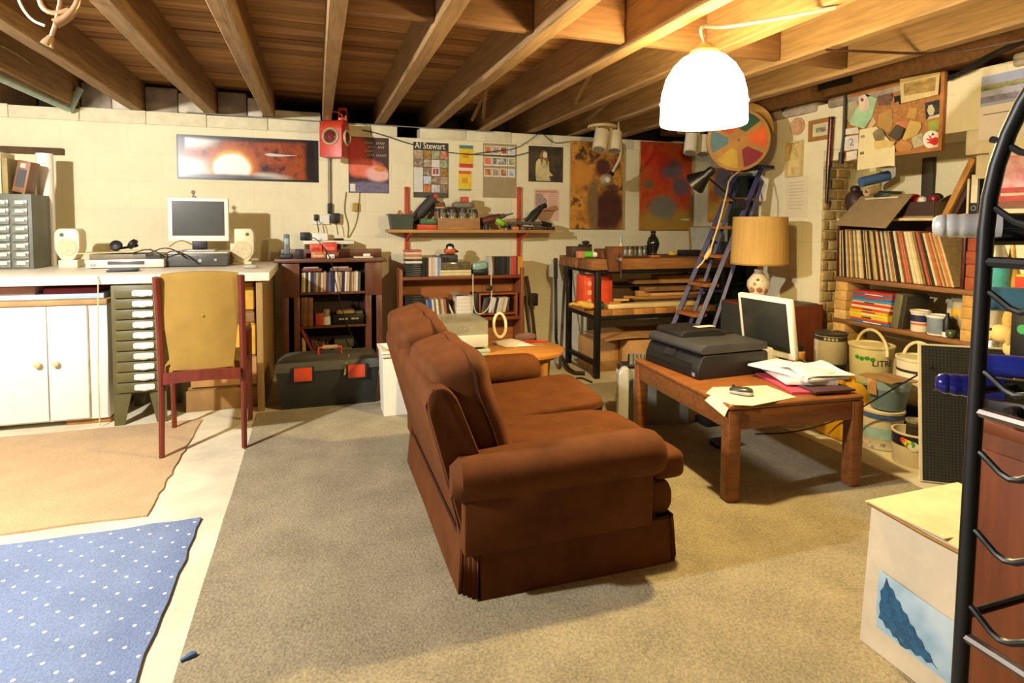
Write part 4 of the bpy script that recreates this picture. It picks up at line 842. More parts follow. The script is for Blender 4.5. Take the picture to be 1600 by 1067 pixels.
# wooden crate of jars
x0, x1 = onshelf(683, 749)
T = thing('jar_crate', 'small wooden crate holding a row of glass jars on the bracket shelf', 'crate', ((x0+x1)/2, 5.29, SZ))
WC = M('#a87c4a', .7, var=.2, scale=7, stretch=(.7, 5, 5))
B(x0, x1, 5.195, 5.207, SZ+.001, SZ+.105, .001).build('front_board', WC, T); B(x0, x1, 5.37, 5.382, SZ+.001, SZ+.105, .001).build('back_board', WC, T)
for a in (x0, x1-.012): B(a, a+.012, 5.2075, 5.3695, SZ+.001, SZ+.165, .001).build('end_board', WC, T)
B(x0+.0125, x1-.0125, 5.2075, 5.3695, SZ+.001, SZ+.010).build('bottom_board', WC, T)
JM = M('#8a8268', .15, var=.5, scale=40)
for k in range(4):
    xj = x0+.055+k*(x1-x0-.11)/3
    t = thing('jar', 'glass jar with a dark lid, %s from the left in the wooden crate' % nth(k+1), 'jar', (xj, 5.25, SZ+.0105), 0, 'jars in the wooden crate')
    MB().lathe([(.036, SZ+.011), (.040, SZ+.02), (.040, SZ+.14), (.034, SZ+.155)], (xj, 5.25, 0), 18).build('glass', JM, t)
    MB().lathe([(.039, SZ+.1552), (.039, SZ+.185), (.034, SZ+.188)], (xj, 5.25, 0), 18).build('lid', M('#3a3834', .5), t)
p = at(722, 320, y=5.3); zj = SZ+.1885
T = thing('sander', 'grey oval power tool with a red end lying across the jars', 'tool', (p.x, 5.27, zj))
MB().soft((p.x, 5.26, zj+.035), (.21, .10, .06), None, .6, 22, 12).build('body', M('#7a7464', .5), T); B(p.x-.02, p.x+.05, 5.24, 5.30, zj+.0555, zj+.11, .006).build('knob', M('#d04a24', .4), T)
T = thing('pencil_box', 'little red box on the lid of the left jar', 'box', (px_x(688, 5.25), 5.25, zj)); x9 = px_x(688, 5.25); B(x9-.045, x9+.035, 5.22, 5.29, zj+.0005, zj+.018, .003).build('tray', M('#b88a5a', .5), T); B(x9-.045, x9+.035, 5.22, 5.29, zj+.0185, zj+.05, .003).build('lid', M('#6a2a24', .4), T)
# drill, green blower, clutter
def drill(lab, px, py, L, ang, c1, c2, y=5.25):
    p = at(px, py, y=y); T = thing('power_drill', lab, 'drill', (p.x, y, SZ)); d = Vector((cos(ang), 0, sin(ang)))
    n = Vector((-sin(ang), 0, cos(ang)))
    MB().tube([p-d*L*.5, p-d*L*.1, p+d*L*.25], [.034, .038, .030], 12).build('motor', M(c1, .45, var=.1), T)
    MB().tube([p+d*L*.25, p+d*L*.42, p+d*L*.5, p+d*L*.8], [.024, .022, .008, .006], 10).build('chuck', M('#8a8478', .3, metal=.6), T)
    MB().tube([p-d*L*.35-n*.02, p-d*L*.42-n*.11], [.022, .026], 8).build('grip', M(c2, .5), T)
    return T
drill('dark maroon power drill lying at the middle of the bracket shelf', 772, 341, .24, .25, '#5a2c2a', '#2a2626')
T = thing('blower_bulb', 'bright lime green plastic bulb on the bracket shelf', 'bulb', (px_x(782, 5.23), 5.23, SZ)); p = at(782, 347, y=5.21)
MB().soft(p, (.10, .06, .055), Matrix.Rotation(.5, 3, 'Y'), .8, 20, 12).build('bulb', M('#8fd02c', .35), T); MB().tube([p+Vector((.04, 0, -.03)), p+Vector((.075, 0, -.048))], [.016, .006], 8).build('nozzle', DGREY, T)
T = thing('hand_saw', 'long grey steel tool lying along the right of the bracket shelf', 'tool', (px_x(825, 5.24), 5.24, SZ+.04)); 
a, b2 = at(792, 347, y=5.24), at(846, 346, y=5.24); a.z = b2.z = SZ+.062
MB().tube([a, b2], [.013, .017], 8).build('shaft', M('#7a7462', .4, metal=.4), T); MB().tube([b2, b2+Vector((.10, 0, -.018))], [.026, .02], 8).build('grip', BLACK, T); MB().tube([a+Vector((.04, 0, -.016)), a+Vector((.05, 0, -.06))], .012, 8).build('prop', DGREY, T)
T = thing('heat_gun', 'chrome and black jigsaw standing tilted at the right of the bracket shelf', 'tool', (px_x(838, 5.30), 5.32, SZ)); p = at(838, 335, y=5.32)
MB().tube([p+Vector((-.09, 0, -.085)), p+Vector((-.02, 0, .0)), p+Vector((.05, 0, .07))], [.04, .045, .03], 12).build('body', M('#4a4844', .2, metal=.6), T); MB().tube([p+Vector((.03, 0, .06)), p+Vector((.10, 0, .09))], .025, 8).build('head', BLACK, T); MB().tube([p+Vector((-.01, -.03, -.05)), p+Vector((.05, -.03, -.11))], [.03, .02], 8).build('handle', M('#d8b48a', .4), T); B(p.x-.12, p.x+.12, 5.29, 5.36, SZ+.0005, SZ+.014, .003).build('sole', STEEL, T)
for k, (px, w, h, c, lab) in enumerate(((757, .05, .11, '#3a2a22', 'small brown bottle right of the jar crate on the bracket shelf'), (803, .05, .05, '#2a2622', 'black spool in front of the right red upright'), (818, .09, .035, '#5a4432', 'coil of brown cord in front of the steel tool'), (842, .12, .03, '#3a3430', 'black offcut under the grip of the steel tool'), (862, .07, .03, '#2a2420', 'little black block at the right end of the bracket shelf'), (804, .06, .03, '#c08a4a', 'small block of pale wood at the front of the bracket shelf'))):
    xx = px_x(px, 5.2, 352); n = ('bottle', 'spool', 'cord_coil', 'offcut', 'block', 'wood_block')[k]
    y = (5.33, 5.33, 5.195, 5.21, 5.22, 5.185)[k]
    if n in ('bottle', 'spool', 'cord_coil'): o = MB().lathe([(w/2, SZ+.0005), (w/2, SZ+h*.7), (w*.3, SZ+h*.8), (w*.25, SZ+h)], (xx, y, 0), 14).build(n, M(c, .5))
    else: o = B(xx-w/2, xx+w/2, y-.02, y+.02, SZ+.0005, SZ+h, .004).build(n, M(c, .6))
    tag(o, lab, n.replace('_', ' ').split()[-1])
# ------------------------------------------------------------------ rows of cases and books
def row(name, cat, lab, group, x, y, z, cols, w, h, d, lean=0, jit=.004, hj=0, mats=None, where='%s'):
    """upright cases side by side; each one a thing with its own label"""
    nm = {}
    for k, c in enumerate(cols):
        ww = w*random.uniform(.8, 1.25) if w > 0 else -w; hh = h+random.uniform(-hj, hj); ln = lean+random.uniform(-.01, .01)
        R = Matrix.Rotation(ln, 3, 'Y')
        # lower left-hand corner rests on the shelf
        c0 = Vector((x+ww/2+hh/2*sin(ln), y+d/2+random.uniform(0, jit), z+hh/2*cos(ln)+abs(sin(ln))*ww/2+.0005))
        o = MB().obox(c0, (ww-.0012, d, hh), R, .0012, 1).build(name, M(c[0], .35, var=.06, scale=30))
        tag(o, '%s %s, %s' % (c[1], lab, where % nth(k+1)), cat, group); x += ww/cos(ln)
    return x
def pal(n, opts): return [random.choice(opts) for k in range(n)]
CDC = [('#e8dca8', 'cream'), ('#3a3434', 'black'), ('#b09a70', 'tan'), ('#5a5680', 'lilac'), ('#d8b090', 'peach'), ('#2e2e48', 'navy'), ('#d8cc98', 'pale yellow'), ('#6a5a40', 'brown'), ('#e4e0d4', 'white'), ('#e8e4d8', 'white'), ('#4a302a', 'dark brown')]
# dark bookcase
T = thing('carved_bookcase', 'dark stained bookcase with slotted side panels holding disc cases and books', 'bookcase', (.12, 5.2, 0))
bx0, bx1 = px_x(441, 5.08, 450), px_x(597, 5.08, 450); ix0, ix1 = px_x(468, 5.08, 440), px_x(571, 5.08, 440); FY = 5.08; BY = 5.34
DW = M('#683a22', .42, var=.22, scale=5, stretch=(5, 5, .7)); BT = .925
B(bx0-.055, bx1+.04, FY-.03, BY, BT, BT+.03, .004).build('top', DW, T)
B(bx0-.03, bx1+.02, BY-.03, BY-.01, BT+.0305, BT+.10, .003).build('gallery', DW, T)
B(bx0+.02, bx1-.02, BY-.012, BY, .0, BT-.0005, .001).build('back_panel', M('#33190f', .6), T)
for a, b2 in ((bx0, ix0), (ix1, bx1)):
    mid = (a+b2)/2; s = .020
    for (u0, u1, z0, z1) in ((a, mid-s, .10, .64), (mid+s, b2, .10, .64), (a, b2, .0, .0995), (a, b2, .6405, BT-.0005)): B(u0, u1, FY, FY+.02, z0, z1, .002).build('side_stile', DW, T)
    for u in (a, b2-.016): B(u, u+.016, FY+.0205, BY-.013, 0, BT-.0005, .001).build('side_panel', DW, T)
for z in (.08, .395, .675): B(ix0-.0+.001, ix1-.001, FY+.006, BY-.0135, z-.018, z, .002).build('shelf', DW, T)
row('disc_case', 'disc case', 'disc case on dark bookcase top shelf', 'disc cases on the top shelf of the dark bookcase', ix0+.01, FY+.03, .675, pal(25, CDC), (ix1-ix0-.03)/25.5, .165, .13, .03, hj=.004, where='%s from the left')
for k, (a, b2, c, lab) in enumerate(((470, 503, '#6a3026', 'reddish book lying flat on the disc cases, left side of the dark bookcase'), (516, 550, '#7a5a48', 'brown paperback lying flat on the disc cases, middle of the dark bookcase'))):
    slab('book', lab, 'book', px_x(a, FY+.05, 425), px_x(b2, FY+.05, 425), FY+.04, FY+.16, .8465, .872, M(c, .5))
    slab('book', 'thin pale booklet on top of the %s' % ('reddish flat book' if k == 0 else 'brown flat paperback'), 'booklet', px_x(a+4, FY+.05, 425), px_x(b2-5, FY+.05, 425), FY+.05, FY+.15, .8722, .882, M(('#c8a890', '#d0a8a0')[k], .5))
# middle shelf
q = px_x(470, FY+.04, 480)
slab('book', 'tall brown leather book at the left of the dark bookcase middle shelf', 'book', q, q+.055, FY+.03, FY+.2, .3955, .635, M('#7a4a22', .5, var=.3, scale=20))
slab('book', 'second tall brown leather book on the dark bookcase middle shelf', 'book', q+.057, q+.095, FY+.03, FY+.2, .3955, .63, M('#8a5628', .5, var=.3, scale=20))
q = px_x(493, FY+.05, 490); slab('tin', 'small red box on the dark bookcase middle shelf', 'box', q, q+.06, FY+.04, FY+.10, .3955, .495, M('#c2402e', .4))
t = thing('pill_bottle', 'white bottle with a grey upper half on the dark bookcase middle shelf', 'bottle', (px_x(510, FY+.06, 490), FY+.07, .3955)); q = px_x(510, FY+.06, 490)
MB().lathe([(.030, .396), (.034, .40), (.034, .465)], (q, FY+.07, 0), 16).build('bottle', WHITE, t); MB().lathe([(.028, .4652), (.028, .525), (.024, .528)], (q, FY+.07, 0), 16).build('cap', M('#a89a80', .5), t)
t = thing('tuner', 'black audio box with pale lettering on the dark bookcase middle shelf', 'player', (px_x(544, FY+.05, 490), FY+.12, .3955)); q0, q1 = px_x(520, FY+.03, 490), px_x(569, FY+.03, 490)
B(q0, q1, FY+.035, FY+.2, .3955, .48, .003).build('case', BLACK, t); pw = PL((q0, FY+.0345, .43), (1, 0, 0), (0, 0, 1))
for k, (a, b2) in enumerate(((.05, .09), (.095, .12), (.15, .18), (.185, .21))): pw.rect(a, .006, b2, .020, 0, .0012).build('print', M('#d8d4c8', .5, var=0), t, smooth=False)
slab('cloth', 'folded pale cloth on top of the black audio box', 'cloth', q0+.03, q0+.18, FY+.05, FY+.16, .4805, .510, M('#c8a86a', .8), .012)
slab('box', 'small grey box on the right end of the black audio box', 'box', q1-.07, q1-.01, FY+.05, FY+.12, .4805, .500, M('#8a8880', .5))
# bottom shelf
q = ix0+.012; slab('book', 'yellow upright book at the left of the dark bookcase bottom shelf', 'book', q, q+.03, FY+.03, FY+.18, .0805, .30, M('#c8a83a', .5))
R = Matrix.Rotation(radians(-24), 3, 'Y'); q = px_x(478, FY+.05, 530)
tag(MB().obox((q+.025, FY+.10, .24), (.022, .16, .33), R, .002).build('book', M('#8a2830', .5)), 'dark red book slumped diagonally on the dark bookcase bottom shelf', 'book')
for k in range(5): tag(MB().obox((px_x(492, FY+.06, 535)+.03*k, FY+.11, .185-.004*k), (.024, .15, .20-.008*k), Matrix.Rotation(radians(-14-2*k), 3, 'Y'), .002).build('book', M(('#4a2a1c', '#5a3420', '#3a2218', '#6a4028', '#4a2c1e')[k], .6)), 'dark brown leaning book, %s after the slumped red one' % nth(k+1), 'book', 'dark brown books on the bottom shelf')
q0 = px_x(521, FY+.05, 545)
slab('file_box', 'yellow flat box at the bottom right of the dark bookcase', 'box', q0-.03, q0+.20, FY+.035, FY+.18, .0805, .105, M('#b89a2a', .5)); slab('file_box', 'grey-tan box on the yellow flat box in the dark bookcase', 'box', q0, q0+.15, FY+.04, FY+.18, .1055, .19, M('#8a8058', .6)); slab('file_box', 'dark grey box at the back on the bottom shelf of the dark bookcase', 'box', q0+.01, q0+.17, FY+.10, FY+.20, .1905, .26, M('#55564a', .6))
tag(MB().lathe([(.036, 0), (.036, .13)], (px_x(550, FY+.03, 540), FY+.065, .1455), 16, Matrix.Rotation(pi/2, 3, 'Y')).build('paper_roll', WHITE), 'white paper roll lying on the yellow box in the dark bookcase', 'roll')
# on top of the dark bookcase
zt = BT+.0305
T = thing('cordless_phone', 'grey cordless phone standing in its cradle on the left of the dark bookcase', 'phone', (px_x(447, 5.12, 400), 5.14, zt)); q = px_x(447, 5.12, 400)
MB().soft((q, 5.14, zt+.02), (.10, .10, .04), None, .4, 20, 10).build('cradle', DGREY, T); MB().obox((q+.005, 5.145, zt+.115), (.045, .03, .17), Matrix.Rotation(-.12, 3, 'X'), .010).build('handset', M('#6a7276', .4), T); MB().obox((q+.005, 5.127, zt+.14), (.030, .004, .05), Matrix.Rotation(-.12, 3, 'X'), .001).build('screen', M('#a8b8bc', .3), T)
slab('small_box', 'small black box beside the cordless phone on the dark bookcase', 'box', px_x(463, 5.12, 400), px_x(474, 5.12, 400), 5.10, 5.18, zt, zt+.07, BLACK)
for k, (a, b2, z0, z1, c, lab) in enumerate(((486, 510, 0, .055, '#c87a4a', 'left lower orange-brown carton in the stack on the dark bookcase'), (511, 530, 0, .055, '#8a4a38', 'right lower brown carton in the stack on the dark bookcase'), (484, 504, .056, .118, '#e0583a', 'left upper bright red carton in the stack on the dark bookcase'), (505, 527, .056, .13, '#d8482c', 'right upper bright red carton in the stack on the dark bookcase'))):
    t = thing('carton', lab, 'carton', (px_x((a+b2)/2, 5.14, 400), 5.19, zt+z0+.0005), 0, 'cartons on the dark bookcase')
    B(px_x(a, 5.14, 400), px_x(b2, 5.14, 400)-.003, 5.135, 5.24, zt+z0+.0005, zt+z1, .003).build('carton', M(c, .5, var=.2, scale=30), t)
    B(px_x(a, 5.14, 400)+.015, px_x(b2, 5.14, 400)-.02, 5.132, 5.1345, zt+z0+.012, zt+z0+(z1-z0)*.5, .001).build('label', M(('#e8b088', '#c88a6a', '#b82a24', '#e8705a')[k], .5), t)
slab('booklet', 'pale booklet lying on the right of the dark bookcase top', 'booklet', px_x(553, 5.1, 408), px_x(583, 5.1, 408), 5.09, 5.20, zt, zt+.012, M('#d8ceb0', .6)); slab('tag_box', 'tiny white box on the pale booklet on the dark bookcase', 'box', px_x(568, 5.1, 405), px_x(579, 5.1, 405), 5.11, 5.16, zt+.0125, zt+.035, WHITE)
t = thing('adapter', 'white plug adapter resting in front of the red cartons', 'adapter', (px_x(517, 5.09, 405), 5.09, zt)); q = px_x(517, 5.09, 405); B(q-.03, q+.03, 5.075, 5.125, zt+.0005, zt+.035, .005).build('housing', WHITE, t)
for k in range(2): B(q-.018+.022*k, q-.010+.022*k, 5.058, 5.0745, zt+.012, zt+.018).build('pin', STEEL, t)
# toolbox in front
T = thing('toolbox', 'large black plastic toolbox with orange clasps and orange handle on the floor', 'toolbox', (.06, 4.28, .0))
tx0, tx1, ty0, ty1 = -.27, .40, 4.13, 4.45
MB().loft([ringr(tx0+.03, tx1-.03, ty0+.02, ty1-.02, .001), ringr(tx0+.03, tx1-.03, ty0+.01, ty1-.01, .02), ringr(tx0, tx1, ty0, ty1, .255)]).build('tub', M('#2c2f2c', .5, var=.1), T)
MB().loft([ringr(tx0-.012, tx1+.012, ty0-.012, ty1+.012, .2555), ringr(tx0-.012, tx1+.012, ty0-.012, ty1+.012, .275), ringr(tx0+.01, tx1-.01, ty0+.01, ty1-.01, .315), ringr(tx0+.05, tx1-.05, ty0+.07, ty1-.05, .335)]).build('lid', M('#55574e', .5, var=.1), T)
OR = M('#e0512c', .4)
for xx in (-.10, .245):
    c = B(xx-.058, xx+.058, ty0-.032, ty0-.0125, .195, .285, .006).build('clasp', OR, T); B(xx-.07, xx-.0585, ty0-.03, ty0-.0125, .19, .29, .003).build('clasp_cheek', BLACK, c); B(xx+.0585, xx+.07, ty0-.03, ty0-.0125, .19, .29, .003).build('clasp_cheek', BLACK, c)
MB().tube([(.0, 4.26, .325), (.0, 4.25, .385), (.15, 4.25, .385), (.15, 4.26, .325)], .010, 8).build('handle', OR, T)
MB().tube([(.025, 4.25, .388), (.125, 4.25, .388)], .014, 8).build('handle_grip', M('#c8a088', .5), T)
wire('yellow-green strap hanging over the toolbox front beside the right clasp', [(.20, 4.20, .335), (.175, 4.118, .29), (.165, 4.098, .22)], .007, M('#a8a03a', .6), 'strap', 1, 'strap')
T = thing('waste_bin', 'white tapered plastic bin behind the far corner of the sofa', 'bin', (.50, 3.88, 0))
MB().loft([ringr(.395, .60, 3.80, 4.0, .0075), ringr(.385, .63, 3.77, 4.03, .42), ringr(.375, .64, 3.76, 4.04, .42), ringr(.375, .64, 3.76, 4.04, .435), ringr(.39, .625, 3.775, 4.025, .435), ringr(.405, .59, 3.81, 3.99, .02)]).build('bin', M('#f0ece2', .45, var=.02), T)
B(.374, .641, 3.755, 3.7595, .40, .412).build('rim', M('#dcd8cc', .5), T)
# ------------------------------------------------------------------ middle bookcase
FY = 5.08; BY = 5.32
mx0, mx1 = px_x(624, FY, 440), px_x(819, FY, 440)
MW = M('#80441f', .45, var=.2, scale=5, stretch=(.7, 5, 5)); MWV = M('#8a4c28', .45, var=.2, scale=5, stretch=(5, 5, .7))
T = thing('open_bookcase', 'red-brown open bookcase under the bracket shelf holding discs and a turntable', 'bookcase', ((mx0+mx1)/2, 5.2, 0))
for a in (mx0, mx1-.03): B(a, a+.03, FY, BY, 0, .85, .003).build('side_panel', MWV, T)
SH = (.055, .405, .785)
for z in SH: B(mx0+.0305, mx1-.0305, FY+.004, BY-.0085, z-.028, z, .003).build('shelf', MW, T)
B(mx0+.0305, mx1-.0305, BY-.008, BY, .01, .80).build('back_panel', M('#a05c26', .5, var=.15, scale=5, stretch=(.7, 5, 5)), T)
def bx(px, z=.9, y=FY+.04): return px_x(px, y, 420)
# top shelf
x0, x1 = bx(633), bx(659); z = SH[2]+.0005
for k in range(12):
    c = (['#2a2c2a']*6+['#e8e0cc', '#3a3a34', '#d8c498', '#c8784a', '#d8d0b8', '#b85a48'])[k]
    h = .0195; dx = random.uniform(-.004, .004)
    t = tag(B(x0+dx, x1+dx, FY+.03, FY+.155, z+k*h, z+k*h+h-.001, .001).build('disc_case', M(c, .35, var=.05)), '%s flat disc case, %s from bottom of the stack on bookcase top' % ('dark' if k < 6 or k == 7 else 'pale' if k in (6, 8, 10) else 'orange-red', nth(k+1)), 'disc case', 'flat disc cases on the open bookcase top')
row('disc_case', 'disc case', 'upright disc case by the flat stack, bookcase top', 'upright disc cases by the flat stack', bx(660), FY+.03, z, [('#1c1a1a', 'black'), ('#1c1a1a', 'black'), ('#e8d0b0', 'peach'), ('#d8b89a', 'tan'), ('#d8dce0', 'white'), ('#8a9ab0', 'blue-grey'), ('#1c1a1a', 'black'), ('#1c1a1a', 'black')], .026, .165, .13, 0, where='%s from the left')
T = thing('disc_drawer_box', 'cream disc box with a smoked see-through lid on the bookcase top', 'box', (bx(711), FY+.11, z)); a, b2 = bx(687), bx(736)
B(a, b2, FY+.02, FY+.19, z, z+.03, .006).build('base', M('#e0cf98', .45), T); B(a+.002, b2-.002, FY+.022, FY+.19, z+.0305, z+.052, .006).build('base', M('#e6d8a6', .45), T)
B(a+.005, b2-.005, FY+.03, FY+.185, z+.0525, z+.125, .010).build('smoked_lid', M('#6e6244', .15, var=.3, scale=20), T)
T = thing('lamp_box', 'dark box under a black and orange bird figure on the smoked lid', 'box', (bx(703), FY+.1, z+.1255)); a, b2 = bx(690), bx(716)
B(a, b2, FY+.05, FY+.16, z+.1255, z+.185, .006).build('carton', M('#34362f', .5), T); B(a+.01, b2-.01, FY+.052, FY+.158, z+.1855, z+.190, .002).build('lid', M('#2a2c28', .5), T)
T = thing('bird_figure', 'small black, orange and white toy bird on the dark box over the bookcase', 'toy', (bx(706), FY+.1, z+.19)); q = Vector((bx(705), FY+.09, z+.1905))
MB().soft(q+Vector((0, 0, .030)), (.115, .08, .06), None, .8, 18, 12).build('body', M('#d0622a', .5), T); MB().soft(q+Vector((.0, 0, .066)), (.075, .065, .06), None, .9, 18, 12).build('head', M('#1c1818', .4), T); MB().soft(q+Vector((-.005, -.030, .056)), (.045, .02, .03), None, .9, 12, 8).build('face_patch', WHITE, T); MB().tube([q+Vector((.04, 0, .03)), q+Vector((.075, 0, .022))], [.018, .006], 8).build('tail', M('#1c1818', .4), T)
T = thing('mint_radio', 'glossy mint green cable reel on a dark base on the bookcase top', 'reel', (bx(752), FY+.08, z)); q = bx(751)
MB().soft((q, FY+.09, z+.028), (.15, .10, .055), None, .5, 20, 10).build('base', M('#22282a', .4), T); MB().soft((q, FY+.085, z+.082), (.145, .09, .075), Matrix.Rotation(-.15, 3, 'Y'), .55, 22, 12).build('cover', M('#9ac0ac', .25), T)
row('disc_case', 'disc case', 'disc case at the bookcase top right end', 'disc cases at the right of the bookcase top', bx(764), FY+.03, z, [('#e0d8c8', 'white'), ('#8a7a6a', 'brown'), ('#1a1818', 'black'), ('#1c1c1e', 'black'), ('#1a1818', 'black'), ('#1c1c1e', 'black'), ('#2a2c38', 'navy'), ('#1a1818', 'black'), ('#3a3230', 'dark'), ('#8a7a6a', 'brown'), ('#d8463a', 'red'), ('#d0402e', 'red'), ('#4a4a48', 'grey'), ('#e8902a', 'orange'), ('#e89a30', 'orange')], .0215, .165, .13, 0, where='%s from the left')
# middle shelf
z = SH[1]+.0005; x0, x1 = bx(632), bx(662)
for k in range(10): tag(B(x0, x1, FY+.03, FY+.17, z+k*.021, z+k*.021+.020, .0015).build('disc_case', M(('#1e1d1c', '#2a2826', '#23221f')[k % 3], .3)), 'black flat case, %s from bottom of the dark stack on bookcase middle shelf' % nth(k+1), 'disc case', 'dark flat cases on the middle shelf')
row('disc_case', 'case', 'leaning case left of the white paper block', 'leaning cases on the middle shelf', bx(664), FY+.03, z, [('#2a2826', 'black'), ('#6a86b8', 'blue'), ('#4a5f92', 'dark blue'), ('#e8dcc8', 'white'), ('#8a7454', 'brown'), ('#efe6d4', 'pale'), ('#7a6648', 'olive'), ('#d8b48a', 'tan'), ('#a86a58', 'red-brown'), ('#2a2422', 'black')], .024, .175, .13, -.10, where='%s from the left')
tag(MB().obox((bx(704), FY+.10, z+.085), (.016, .13, .18), Matrix.Rotation(-.42, 3, 'Y'), .001).build('disc_case', M('#e8dcb8', .4)), 'pale case slumped at a steep angle against the white paper block', 'disc case')
T = thing('paper_block', 'block of white paper with a loose clear sheet on top, on the bookcase middle shelf', 'papers', (bx(724), FY+.1, z)); a, b2 = bx(713), bx(739)
for k in range(6): B(a+random.uniform(0, .004), b2-random.uniform(0, .004), FY+.03, FY+.19, z+k*.033, z+k*.033+.0325, .002).build('ream', M('#efe6d2', .7, var=.03), T)
MB().sheet(lambda u, v: (a-.03+(b2-a+.04)*u, FY+.02+.18*v, z+.20+.012*sin(u*5)+.01*v), 8, 3, .001).build('top_sheet', M('#c8b89a', .3), T)
T = thing('disc_rack', 'small open wooden rack of slanting disc cases on the bookcase middle shelf', 'rack', (bx(776), FY+.08, z)); a, b2 = bx(748), bx(808)
RW_ = M('#9a5526', .45, var=.15); RH = .215
for q in (a, b2-.014): B(q, q+.014, FY+.02, FY+.17, z, z+RH, .002).build('rack_side', RW_, T)
for zz in (z+.018, z+RH-.014): B(a+.0145, b2-.0145, FY+.02, FY+.17, zz, zz+.013, .001).build('rack_rail', RW_, T)
row('disc_case', 'disc case', 'disc case leaning inside the small wooden rack', 'disc cases in the wooden rack', a+.02, FY+.03, z+.032, [('#5a5652', 'grey'), ('#4a4644', 'dark grey'), ('#3a3634', 'dark'), ('#e8e0d8', 'white'), ('#d8d8dc', 'pale grey'), ('#3a3634', 'dark'), ('#e8d8c8', 'pink-white'), ('#d8c8b8', 'beige'), ('#c8a884', 'tan'), ('#e0d0b0', 'cream'), ('#4a4038', 'dark')], .0215, .140, .12, .22, where='%s from the left')
tag(B(bx(740), bx(747), FY+.03, FY+.17, z, z+.22, .002).build('file', BLACK), 'black upright file left of the small wooden disc rack', 'file')
wire('cream flex looping down from the mint green reel past the bookcase shelves', [at(739, 428, y=5.06), at(739, 470, y=5.055), at(742, 488, y=5.05), at(752, 492, y=5.05), at(765, 480, y=5.05), at(769, 460, y=5.05), at(767, 440, y=5.05), at(769, 420, y=5.06), at(766, 395, y=5.10)], .0055, M('#d8c898', .5), 'flex')
tag(MB().soft(at(764, 450, y=5.045), (.06, .03, .055), None, .8, 18, 10).build('switch', M('#3a2c26', .4)), 'round dark brown inline switch hanging on the cream flex', 'switch')
# ------------------------------------------------------------------ turntable on a pale box, round table, green chest
ty = 3.56
T = thing('side_box', 'low pale green box the turntable stands on behind the sofa', 'box', (.95, 3.74, 0)); a, b2 = px_x(668, ty, 560), px_x(770, ty, 560)
B(a, b2-.02, ty, ty+.36, .0075, .435, .004).build('carton', M('#a8b49a', .6), T); B(a-.003, b2-.017, ty-.003, ty+.363, .4355, .455, .004).build('top', M('#c2c8aa', .6), T)
T = thing('turntable', 'silver record player with a clear lid on the pale green box', 'turntable', (.95, 3.74, .4555)); a, b2 = px_x(672, ty, 545), px_x(763, ty, 545)
for q in (a+.05, b2-.05):
    for w in (ty+.05, ty+.31): MB().lathe([(.022, .456), (.024, .47)], (q, w, 0), 12).build('foot', BLACK, T)
B(a, b2, ty, ty+.36, .4705, .55, .005).build('plinth', M('#ddd8c0', .35, metal=.15, var=.03), T)
MB().lathe([(.145, .5505), (.15, .554), (.15, .565), (.012, .567), (.008, .58), (0, .58)], ((a+b2)/2-.05, ty+.18, 0), 32).build('platter', M('#4a4a44', .3), T)
MB().tube([(b2-.06, ty+.30, .565), (b2-.06, ty+.30, .59), (b2-.08, ty+.16, .585), (b2-.13, ty+.09, .578)], .006, 8).build('tonearm', STEEL, T)
GL = bpy.data.materials.new('mat_clear_lid'); GL.use_nodes = True; g_ = GL.node_tree; pb = g_.nodes['Principled BSDF']; pb.inputs['Base Color'].default_value = lin('#b8ae8c'); pb.inputs['Roughness'].default_value = .06; pb.inputs['Alpha'].default_value = .38
for (u0, u1, w0, w1, z0, z1) in ((a+.002, b2-.002, ty+.002, ty+.358, .632, .637), (a+.002, b2-.002, ty+.002, ty+.007, .5505, .6315), (a+.002, b2-.002, ty+.353, ty+.358, .5505, .6315), (a+.002, a+.007, ty+.0075, ty+.3525, .5505, .6315), (b2-.007, b2-.002, ty+.0075, ty+.3525, .5505, .6315)):
    B(u0, u1, w0, w1, z0, z1).build('lid_panel', GL, T)
RT_ = at(813, 543, z=.40); rc = Vector((RT_.x, 4.08, 0))
rc = at(814, 543, z=.43); rc.z = 0; rr = .285
T = thing('round_table', 'round honey-coloured wooden table with turned edge behind the far sofa arm', 'table', (rc.x, rc.y, 0))
HON = M('#c8863a', .4, var=.15, scale=5, stretch=(.8, 6, 6))
MB().lathe([(rr-.012, .402), (rr, .408), (rr, .424), (rr-.008, .43), (0, .43)], (rc.x, rc.y, 0), 40).build('table_top', HON, T)
MB().lathe([(.0, .375), (rr-.05, .375), (rr-.05, .4015), (0, .4015)], (rc.x, rc.y, 0), 32).build('apron', HON, T)
for k in range(4):
    an = radians(20+90*k); q = rc+Vector((cos(an), sin(an), 0))*(rr-.055)
    MB().lathe([(.020, .0075), (.024, .05), (.018, .07), (.026, .10), (.018, .2), (.026, .30), (.028, .3745)], (q.x, q.y, 0), 14).build('leg', HON, T)
T = thing('green_chest', 'small green metal chest with brass catches under the round table', 'chest', (rc.x, rc.y-.02, 0)); q = rc
B(q.x-.14, q.x+.14, q.y-.15, q.y+.12, .0075, .24, .006).build('body', M('#2f5c34', .4), T); B(q.x-.142, q.x+.142, q.y-.152, q.y+.122, .2405, .33, .008).build('lid', M('#356538', .4), T)
for d_ in (-.05, .07): B(q.x+d_-.018, q.x+d_+.018, q.y-.160, q.y-.1525, .21, .275, .003).build('catch', M('#b89a4a', .35, metal=.6), T)
MB().tube([(q.x-.03, q.y-.16, .10), (q.x-.02, q.y-.175, .085), (q.x+.04, q.y-.175, .085), (q.x+.05, q.y-.16, .10)], .006, 8, smooth=1).build('handle', M('#c8b88a', .4), T)
